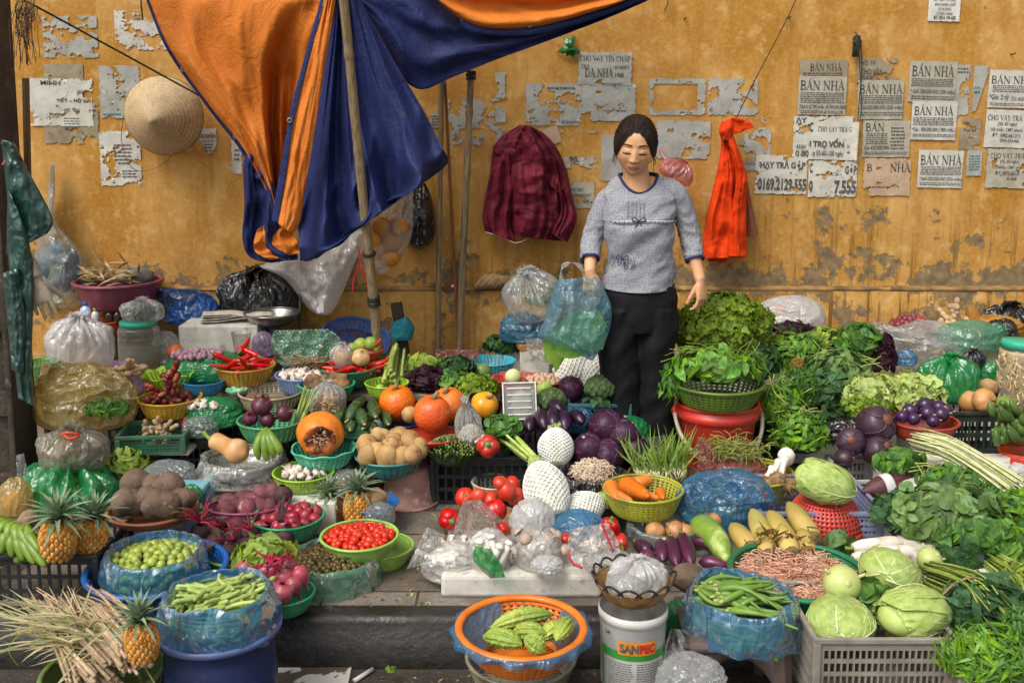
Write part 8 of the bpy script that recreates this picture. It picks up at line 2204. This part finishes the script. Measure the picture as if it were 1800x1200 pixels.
# bananas right in orange pot
b=basin('pot','orange pot under the green bananas at the right edge',1794,792,70,ORBW,d=3.9,hk=.9,bot=.8)
root=thing('banana_bunch','dark green banana hand in the orange pot at the right edge','bananas',at(1790,740,3.95))
for i in range(26):
 m=MB();a_=rnd.uniform(0,1);hx=1748+60*rnd.random();hy=722+62*rnd.random();d0=3.98-.12*rnd.random()
 a=at(hx,hy,d0)-root.location;e=at(hx+rnd.uniform(-26,2),hy+rnd.uniform(-34,8),d0-rnd.uniform(.03,.08))-root.location
 m.tube(cat([tuple(a),tuple((a+e)/2+Vector((-.008,-.02,-.004))),tuple(e)],10),[.0155*x[0]for x in cat([(.5,),(1,),(1.1,),(.9,),(.35,)],10)],6);m.build('banana',mat('dark_banana_skin','55722E','42602A',ns=6,rough=.4,obr=.2),root)
m=MB();m.tube(cat([tuple(at(1776,732,3.9)-root.location),tuple(at(1768,712,3.88)-root.location),tuple(at(1760,708,3.87)-root.location)],8),[.01,.02,.006]and .012,7);m.build('banana',mat('dark_banana_skin',''),root)
# dark purple banana flowers on a white crate
WCR=plast('off_white_crate','B4B2B0','96948E',dirt='6A6256')
crate('crate','off white crate beneath the dark banana flowers',1494,1568,846,WCR,d=3.8,h=.17,D=.28,cols=9,rws=3)
BFL=mat('banana_flower_bract','3E2A36','2A1C26',ns=7,st=(1,1,1),rough=.4,bump=.5,bs=20,obr=.15,c3='5E4656',ns3=14)
def bflower(label,cx,cy,w,d,rot,group='dark banana flowers'):
 c=at(cx,cy,d);r=w/2*mpp(cy,d);root=thing('banana_flower',label,'banana flower',c,group,rot)
 m=MB();m.ell((0,0,0),(r,r,r*1.12),48,28,lambda u:(1+.025*math.sin(math.atan2(u.y,u.x)*22)*(1-u.z**2))*(1-.12*smooth(.6,1,u.z)))
 m.build('bracts',BFL,root)
 m=MB();m.lathe([(0,r*1.1),(r*.26,r*1.08),(r*.3,r*.98)],16);m.build('cut_stub',mat('cut_stub','8A4A34','5A3228',ns=40,rough=.7),root)
 m=MB()
 for k in range(5):
  a0=k*1.3;pts=[(Vector((math.cos(a0+.25*math.sin(t*3))*math.sin(t),math.sin(a0+.25*math.sin(t*3))*math.sin(t),1.12*math.cos(t)))*r*1.015)for t in[.3+2.4*q/14 for q in range(15)]]
  m.tube(pts,r*.03,5)
 m.build('bract_edges',mat('bract_edge','54404C',rough=.4),root)
bflower('biggest round dark flower facing forward below the aubergine basin',1540,746,66,3.96,(1.0,.1,.3));bflower('dark flower left and lower beside the herb bunch',1496,776,50,3.9,(.9,-.8,.2));bflower('dark flower low at the right of the group',1542,792,50,3.88,(.8,.5,.2));bflower('small dark flower bottom left of the group',1484,806,34,3.86,(1.4,.2,.9))
one('plastic_bag',bagmesh(.1,.08,.05,231,'pillow',.16),FILM['black'],'black film bag behind the dark banana flowers','bag',at(1488,752,4.06)-Vector((0,0,.05)))
root=thing('banana_blossom','maroon banana blossom with a white paper band','banana flower',at(1562,852,3.62),None,(0,math.radians(80),math.radians(12)))
m=MB();m.lathe(cat([(.004,-.11),(.018,-.09),(.036,-.05),(.042,0),(.036,.04),(.02,.075),(.012,.1)],26),36,fn=lambda p,a:(p[0]*(1+.02*math.sin(a*16)),p[1]*(1+.02*math.sin(a*16)),p[2]));m.build('bracts',mat('maroon_bract','5A2E34','42222A',ns=9,st=(6,6,1),rough=.5,bump=.4),root)
m=MB();m.lathe([(.0415,-.03),(.0442,-.018),(.0448,-.002),(.0438,.006)],36);m.build('paper_band',mat('white_band','D6D6D2',rough=.6),root,solid=.001)
mound('leafy_greens','bright leafy bunch over the maroon blossom',1578,812,90,50,3.68,120,.06,.035,'mid',core=.7)
# white stemmed bundle lying to the right
bundle('spring_greens','bundle of long white stems pointing to the upper left',at(1790,866,3.36),at(1618,776,3.74),.05,.035,110,.0035,'white',bow=.03,jl=.08,taper=.8)
mound('greens','dark leaves at the right end of the white stems',1780,870,120,50,3.4,190,.06,.018,'mid',core=.7)
slab('foam_box','foam box under the long white stems',1604,1860,862,d=3.5,D=.4,h=.14,cate='foam box')
basin('bowl','rusty red bowl rim at the right edge',1798,812,40,REDP,d=3.76,hk=.9,bot=.8)
bag('pale crumpled film at the right edge above the leaves',1790,826,34,24,'white',d=3.6,style='pillow',seed=233,amp=.18)
# blue grey crate, upturned red strainer and oblong cabbage
LCR=plast('lavender_crate','8488A4','6C7090',dirt='5A5866')
crate('crate','lavender blue crate behind the red strainer',1340,1552,902,LCR,d=3.42,h=.15,D=.36,cols=26,rws=6,fr=.55)
STR=plast('red_strainer_plastic','C43A2A','A82E20')
c=at(1458,936,3.44);Rs=66*mpp(900,3.44)
root=thing('strainer','red strainer upside down under the oblong cabbage','strainer',(c.x,c.y+.06,c.z),None,(0,0,0))
m=MB();k=12;pf=[(Rs*math.cos(t)**.7,Rs*.92*math.sin(t))for t in[1.45*i/22 for i in range(23)]]
m.lathe(pf,96,skip=lambda i,j:i%2==1 and j%2==0 and i<21);m.build('mesh_dome',STR,root,solid=.004);MB().ring((0,0,0),Rs,.008,64,8).build('rim',STR,root)
cab=cabbage('long pale cabbage on top of the red strainer',at(1446,846,3.44),(.105,.07,.068),(0,-.25,math.radians(160)),'green cabbages',seed=31)
# clear tray with onions, cucumber, corn, aubergines, shoots
b=basin('basin','clear lined tray of onions left of the cucumber',1166,924,110,plast('grey_plastic','8A8478'),z=.07,hk=.45,bot=.75)
liner('clear bag lining the tray of onions',b,'grey',63,.4,.8)
for x,y,r in((1152,934,.036),(1186,932,.036),(1204,936,.034),(1254,914,.034),(1224,938,.034)):
 put(onion_mesh('onion',r,mat('tan_onion_skin','C08A5A','A06C40',ns=9,st=(3,3,.6),rough=.45,obr=.12,c3='D8B48A',ns3=14),.2),'onion','tan onion around the clear lined tray','onion',at(x,y,3.44),'tan onions by the cucumber',(rnd.gauss(.9,.4),rnd.gauss(0,.6),x))
CUC=mat('cucumber_skin','86A040','6A8A34',ns=8,rough=.4,bump=.5,bs=50,c3='B0BE6E',ns3=12)
gourd('cucumber','large light green cucumber lying over the aubergines','cucumber',at(1222,918,3.52),at(1280,984,3.2),.044,CUC,None,bend=.08,prof=[.4,.85,1,1,.98,.9,.7,.3],n=30)
for x0,y0,d0,x1,y1,d1,r in((1160,952,3.34,1166,986,3.2,.024),(1178,946,3.36,1190,994,3.17,.026),(1198,940,3.36,1216,994,3.16,.025),(1286,966,3.3,1212,950,3.36,.022),(1292,974,3.24,1240,962,3.3,.021),(1282,998,3.18,1228,986,3.22,.022),(1120,956,3.36,1142,972,3.26,.026),(1150,992,3.22,1130,968,3.3,.024)):
 gourd('aubergine','long glossy purple aubergine piled under the cucumber','aubergine',at(x0,y0,d0),at(x1,y1,d1),r,AUBL,'long purple aubergines',bend=.05,prof=[.4,.72,.85,.93,1,1,.92,.7,.2],calyx=CAL,stemm=CAL)
MAI=mat('bamboo_shoot_husk','C0A85E','A48A48',ns=8,st=(1,1,1),rough=.5,bump=.4,bs=30,obr=.12,c3='8A9A4A',ns3=10);SHB=mat('shoot_base','7A6038','54422A',ns=20,rough=.9,bump=.8)
for x0,y0,d0,x1,y1,d1,r in((1322,966,3.24,1286,922,3.4,.036),(1352,962,3.22,1322,896,3.42,.036),(1388,956,3.22,1352,900,3.42,.036),(1430,950,3.26,1386,884,3.44,.038),(1352,978,3.16,1336,926,3.3,.032),(1392,974,3.16,1372,922,3.28,.032),(1422,972,3.18,1408,930,3.28,.03)):
 rt=gourd('bamboo_shoot','tan bamboo shoot with a rough fibrous base','bamboo shoot',at(x0,y0,d0),at(x1,y1,d1),r,MAI,'bamboo shoots beside the cucumber',prof=[.7,.95,1,1,.98,.92,.8,.6,.25],stem=False)
 A,B=at(x0,y0,d0),at(x1,y1,d1);ax=(B-A).normalized();m=MB();m.ell((0,0,0),r*.86,14,10,lambda u:1+.2*nz(u,4))
 for i in range(26):u=(Vector((rnd.gauss(0,1),rnd.gauss(0,1),rnd.gauss(0,1))).normalized()-ax*.6).normalized();m.tube([u*r*.7,u*r*1.35],.0018,4)
 m.build('root_base',SHB,rt)
m=MB();o=at(1380,940,3.2)
for i in range(40):
 p=at(rnd.uniform(1330,1440),rnd.uniform(925,965),3.18)-o;m.leaf(p,(rnd.gauss(0,1),rnd.gauss(0,.4),rnd.gauss(-.2,.4)),(0,-1,.6),.06,.008,.8,.4,5,tw=.8)
one('dry_husks',m,LEAF['brown'],'dry brown husk strips among the bamboo shoots','husks',o)
slab('foam_box','flat foam box carrying shoots, onions and aubergines',1150,1420,992,z=.0,D=.4,h=.05,cate='foam box')
put(blob('taro',.052,TARO,.14,1.5,9),'taro','single brown taro behind the bucket basket','taro',at(1210,1016,3.05),None,(.4,.3,0),(1.1,.9,.9))
mound('torn_leaf','single torn cabbage leaf behind the green basin',1470,954,46,40,3.3,8,.09,.08,'grey',core=0,ruf=.06)
# daikon
DAI=mat('daikon_skin','E0D6CC','D0C0B4',ns=6,rough=.4,obr=.04,c3='B8A890',ns3=20)
for i,(x0,y0,d0,x1,y1,d1,r)in enumerate(((1500,964,3.22,1596,950,3.26,.026),(1536,972,3.16,1622,968,3.2,.024),(1500,980,3.12,1560,976,3.16,.02))):
 gourd('daikon',('upper pinkish white daikon behind the cabbages','middle white daikon tucked behind the back cabbage','front white daikon with a green stub')[i],'daikon',at(x0,y0,d0),at(x1,y1,d1),r,DAI,None,prof=[.7,.95,1,1,.98,.95,.85,.5,.12],stemm=LEAF['yellow'])
# big green basin of shreds
BGN=plast('deep_green_plastic','1E6E48','185A3A',dirt='3A4A34')
b=basin('basin','wide deep green basin of shredded vegetable in water',1402,1002,232,BGN,d=3.02,hk=.38,bot=.75,rim=.05)
SHR=mat('vegetable_shred','C8A088','B07E62',isl=.3,rough=.4,c3='E0C8B0')
m=MB()
for i in range(560):
 a=rnd.uniform(0,6.3);q=b.R*.88*math.sqrt(rnd.random());p=Vector((q*math.cos(a),q*math.sin(a),-.016+.012*rnd.random()+.014*nz((q*9*math.cos(a),q*9*math.sin(a),0))));t=Vector((rnd.gauss(0,1),rnd.gauss(0,1),rnd.gauss(0,.2))).normalized()*.02;w=Vector((rnd.gauss(0,.01),rnd.gauss(0,.01),.004))
 m.tube(cat([tuple(p-t),tuple(p+w),tuple(p+t+w*.6)],6),.0019,4)
m.lathe([(0,-.02),(b.R*.9,-.02)],32)
tag(one('shreds',m,SHR,'pale pinkish shreds filling the deep green basin','shredded vegetable',(b.c.x,b.c.y,b.zr)),kind='stuff')
# okra in blue bag on stool
STO=plast('brown_grey_plastic','5E4E4A','4A3C3A')
zs_=at(1310,1120,2.74).z
stool('dark brown plastic stool under the blue bag of okra',1300,1130,178,2.70,STO,zs_+.155,zs_,depth=.3)
b=basin('basin','basin hidden in the blue bag of okra',1306,1058,170,plast('glass_green','6E8A6A'),d=2.82,hk=.62,bot=.75)
liner('blue bag of okra spilling over its stool',b,'blue',71,.6,.95,spread=.14)
OKR=mat('okra_skin','6E8E36','54742A',ns=8,rough=.45,obr=.18)
def okra(L,r,s):
 m=MB();rows=[]
 for i in range(16):
  t=i/15;q=r*(.55 if i==0 else(1-.85*max(0,t-.15)**1.1));rows.append([(t*L,q*math.cos(2*PI*j/10)*(1+.1*(j%2)),q*math.sin(2*PI*j/10)*(1+.1*(j%2))+s*.02*math.sin(t*PI))for j in range(10)])
 m.grid(rows,True,cap0=True,cap1=True);m.mi=[0]*len(m.f);m.tube([(-.012,0,0),(.004,0,0)],[r*.42,r*.7],8,mi=1);return m.mesh('okra',[OKR,mat('okra_stem','A8AE62',rough=.6)])
OK_=[okra(.14,.0095,1),okra(.12,.009,-1),okra(.16,.0095,.4)]
for i in range(46):
 a=rnd.uniform(0,6.3);q=b.R*.7*math.sqrt(rnd.random())
 z=rnd.gauss(.35,.25)
 put(rnd.choice(OK_),'okra','long green okra pod in the blue bag','okra',(b.c.x-.07+q*math.cos(a)*.8,b.c.y+q*math.sin(a)*.85,b.zr-.012+.028*(1-(q/b.R)**2)+rnd.uniform(0,.022)),'okra in the blue bag',(rnd.uniform(0,6),rnd.uniform(-.12,.12),(-.6 if rnd.random()<.75 else .15)+rnd.gauss(0,.16)),rnd.uniform(.9,1.12))
m=MB()
for i in range(60):
 a=rnd.uniform(0,6.3);z=rnd.uniform(.0,b.H*.7);r=b.R*(.85+.15*z/b.H);tx,ty=-math.sin(a),math.cos(a);L=.05;t=rnd.gauss(0,.4)
 m.tube([(r*math.cos(a)-tx*L,r*math.sin(a)-ty*L,z-t*L),(r*1.03*math.cos(a),r*1.03*math.sin(a),z),(r*math.cos(a)+tx*L,r*math.sin(a)+ty*L,z+t*L)],.009,6)
tag(one('okra_mass',m,OKR,'lower okra pressed against the blue bag','okra',(b.c.x,b.c.y,b.z)),kind='stuff')
bag('green bag wedged left of the okra bag',1196,1082,60,60,'green',d=2.95,style='pillow',seed=241,amp=.14)
# grey crate with cabbages
GCR=plast('light_grey_crate','918B80','767064',dirt='544C40')
gc=crate('crate','light grey crate carrying the big cabbages at the front right',1436,1678,1124,GCR,d=2.62,h=.22,D=.33,cols=20,rws=5,yaw=0)
one('crate_support',MB().box((0,0,0),(.40,.28,.06)),mat('cardboard','8A6E4C'),'flat cardboard pack under the light grey crate','box',(gc.c.x,gc.c.y,-.125),smooth=False)
cabbage('front left big green cabbage on the light grey crate',at(1478,1090,2.74),(.102,.09,.058),(0,.05,math.radians(70)),seed=2)
cabbage('front right big green cabbage on the light grey crate',at(1602,1078,2.74),(.105,.09,.064),(.1,.1,math.radians(200)),seed=5)
cabbage('rounder green cabbage behind the two front ones',at(1566,1006,2.98),(.094,.09,.066),(.3,.3,math.radians(60)),seed=9)
KOH=mat('kohlrabi_skin','B4BE74','9CA85C',ns=6,rough=.4,c3='CFD0A0',ns3=8)
def kohl(label,cx,cy,w,d,rot):
 c=at(cx,cy,d);r=w/2*mpp(cy,d);root=thing('kohlrabi',label,'kohlrabi',c,None,rot)
 MB().ell((0,0,0),(r,r,r*.92),32,22,lambda u:1+.02*nz(u,2)).build('bulb',KOH,root);m=MB()
 m.lathe([(0,r*.99),(r*.16,r*.97),(r*.2,r*.9)],14);m.ring((0,0,r*.8),r*.42,r*.02,30,5);m.ring((0,0,r*.66),r*.6,r*.018,30,5)
 for k in range(3):a=k*2.1+.5;m.tube([(r*.8*math.cos(a),r*.8*math.sin(a),r*.3),(r*1.25*math.cos(a),r*1.25*math.sin(a),r*.5)],r*.09,6)
 m.build('leaf_scars',mat('kohlrabi_scar','C4BC88','A8A868',rough=.6),root)
kohl('round kohlrabi in front of the deep green basin',1480,1026,66,2.86,(1.1,.1,0));kohl('small kohlrabi at the right behind the cabbages',1634,984,46,3.06,(.5,.6,0))
mound('cabbage_offcuts','shaded green leaves between the cabbages',1530,1048,80,50,2.86,40,.08,.06,'mid',core=.7)
slab('foam_box','foam box behind the light grey crate under the cabbages',1440,1660,1064,d=2.98,D=.16,h=.1,cate='foam box')
# right edge: sweet potato leaves, water spinach, herbs
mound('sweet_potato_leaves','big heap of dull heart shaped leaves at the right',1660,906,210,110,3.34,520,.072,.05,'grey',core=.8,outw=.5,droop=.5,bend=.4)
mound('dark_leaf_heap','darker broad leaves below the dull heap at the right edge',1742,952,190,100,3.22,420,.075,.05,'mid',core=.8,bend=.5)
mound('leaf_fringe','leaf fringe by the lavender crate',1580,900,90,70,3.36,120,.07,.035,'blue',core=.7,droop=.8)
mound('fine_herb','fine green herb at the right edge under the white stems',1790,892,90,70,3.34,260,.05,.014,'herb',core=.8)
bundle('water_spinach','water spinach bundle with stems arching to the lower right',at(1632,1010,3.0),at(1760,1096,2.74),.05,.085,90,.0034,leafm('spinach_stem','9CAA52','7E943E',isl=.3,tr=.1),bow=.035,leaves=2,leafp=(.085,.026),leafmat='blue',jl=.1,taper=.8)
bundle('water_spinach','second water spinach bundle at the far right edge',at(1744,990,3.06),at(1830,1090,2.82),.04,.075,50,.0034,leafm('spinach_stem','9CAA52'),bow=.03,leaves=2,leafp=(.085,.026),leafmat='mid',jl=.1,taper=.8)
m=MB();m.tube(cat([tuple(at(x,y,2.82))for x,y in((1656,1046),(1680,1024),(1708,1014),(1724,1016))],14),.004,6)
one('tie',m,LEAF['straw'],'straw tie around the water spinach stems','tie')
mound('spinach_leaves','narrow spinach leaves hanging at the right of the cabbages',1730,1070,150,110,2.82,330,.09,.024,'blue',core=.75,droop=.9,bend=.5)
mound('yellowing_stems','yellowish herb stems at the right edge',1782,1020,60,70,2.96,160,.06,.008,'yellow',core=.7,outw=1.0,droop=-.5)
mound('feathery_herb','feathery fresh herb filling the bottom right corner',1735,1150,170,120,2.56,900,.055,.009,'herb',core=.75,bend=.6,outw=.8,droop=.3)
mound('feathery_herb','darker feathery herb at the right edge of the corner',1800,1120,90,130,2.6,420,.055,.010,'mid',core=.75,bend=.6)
slab('foam_box','foam box under the leafy heaps at the right',1640,1860,1010,d=3.0,D=.5,h=.1,cate='foam box')
crate('crate','crate hidden under the feathery herb in the corner',1690,1860,1190,GCR,d=2.52,h=.12,D=.3,cols=12,rws=3)
one('cardboard_pack',MB().box((0,0,0),(.3,.25,.1)),mat('cardboard','8A6E4C'),'cardboard pack at the foot of the corner crate','box',at(1790,1190,2.66)+Vector((0,0,-.2)),smooth=False)
# ---- around the woman
m=MB();m.grid(hung([(978,492),(972,512),(960,556),(945,590),(972,604),(1010,618),(1034,632)],[(1048,486),(1060,504),(1074,536),(1074,568),(1064,600),(1050,622),(1042,634)],84,70,4.16,lambda v:.02+.05*math.sin(PI*min(1,v*.9+.06)),.03,3,3.1,.04,.7,cs=9),True,cap1=True)
one('held_bag',m,FILM['hold'],'large pale blue bag held open in the woman\'s hand','bag')
m=MB();m.tube([at(x,y,4.14)for x,y in cat([(990,500),(986,480),(992,466),(1008,462),(1022,472),(1026,488)],20)],[.006+.004*math.sin(i)for i in range(20)],8)
one('held_bag_loop',m,FILM['clear'],'clear handle of the pale blue bag above the hand','bag')
m=MB()
for x0,y0,x1,y1,w in((975,600,1060,560,.14),(972,606,1030,612,.10),(960,590,972,640,.05),(990,575,1065,600,.13),(1000,556,1040,616,.10)):
 a,b_=at(x0,y0,4.17),at(x1,y1,4.15);m.leaf(a,b_-a,(0,-1,.2),(b_-a).length,w,.15,.08,7,shape=lambda t:.55+.45*math.sin(PI*t))
one('banana_leaf',m,leafm('fresh_leaf','8FB44A','7CA43E',isl=.1),'flat bright green leaf pieces inside the held blue bag','leaves')
m=MB();m.grid(sheet([(964,592),(968,620),(974,650)],[(990,600),(996,622),(975,656)],8,10,lambda u,v:4.3))
one('leaf_piece',m,leafm('fresh_leaf',''),'bright green leaf standing below the held bag','leaf',solid=.001)
bag('clear bag of leafy greens at the wall left of the woman',948,520,96,84,'clear',d=4.85,style='knot',seed=251,amp=.1,rot=(0,-.3,0))
mound('bag_leaves','grey green leaves in the clear bag left of the woman',954,524,64,44,4.85,90,.06,.03,'grey',core=.6)
bag('blue bag of green bunches beside the clear bag',918,574,80,50,'blue',d=4.86,style='pillow',seed=253,amp=.14)
mound('bag_greens','green bunches in the blue bag left of the woman',922,574,60,34,4.86,60,.06,.02,'mid',core=.7)
slab('foam_box','foam box at the wall under the bags left of the woman',880,990,604,d=4.9,D=.22,h=.44,cate='foam box')
bag('pink net like bag hanging behind the woman\'s shoulder',1182,300,60,36,'pink',d=5.0,style='knot',seed=255,amp=.12,rot=(0,.5,0),pleats=15)
put(blob('peanut_heap',.045,mat('dark_nuts','6E5A44','4A3A2C',ns=30,rough=.8,bump=.7,bs=60),.12,3),'nuts','brown nuts inside the pink hanging bag','nuts',at(1186,304,5.0),None,None,(1.1,.7,.5))
rope('pink film tail of the hanging bag',[at(1160,262,5.05),at(1168,278,5.02),at(1178,288,5.0)],.008,FILM['pink'],'plastic_tail','plastic strip')
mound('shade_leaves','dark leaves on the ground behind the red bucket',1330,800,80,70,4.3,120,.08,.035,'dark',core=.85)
film_sheet('dirty white film on the ground by the woman\'s feet',[(1120,770),(1124,790),(1130,806)],[(1176,764),(1182,786),(1180,806)],4.05,'smoke',71,.03)
mound('leafy_greens','loose green leaves under the long white stems at the right',1702,842,170,56,3.54,260,.06,.026,'mid',core=.8,stems=14)
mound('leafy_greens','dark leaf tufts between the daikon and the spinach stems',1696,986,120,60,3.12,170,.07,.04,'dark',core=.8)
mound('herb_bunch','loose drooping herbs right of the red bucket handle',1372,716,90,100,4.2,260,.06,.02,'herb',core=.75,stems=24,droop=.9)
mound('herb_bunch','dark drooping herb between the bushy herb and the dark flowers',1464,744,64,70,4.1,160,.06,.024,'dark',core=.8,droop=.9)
# put every origin at the base of its thing
bpy.context.view_layer.update()
for o in list(col.objects):
 if o.parent is None and o.type in('MESH','EMPTY')and o.location.length<1e-6 and o.get('kind')!='structure':
  chs=[o]if o.type=='MESH' else list(o.children)
  if not chs:continue
  cs=[Vector(v.co)+(c.location if c is not o else Vector())for c in chs for v in c.data.vertices]
  q=Vector(((min(p.x for p in cs)+max(p.x for p in cs))/2,(min(p.y for p in cs)+max(p.y for p in cs))/2,min(p.z for p in cs)))
  o.location=q
  if o.type=='MESH':o.data.transform(Matrix.Translation(-q))
  else:
   for c in chs:c.location=c.location-q
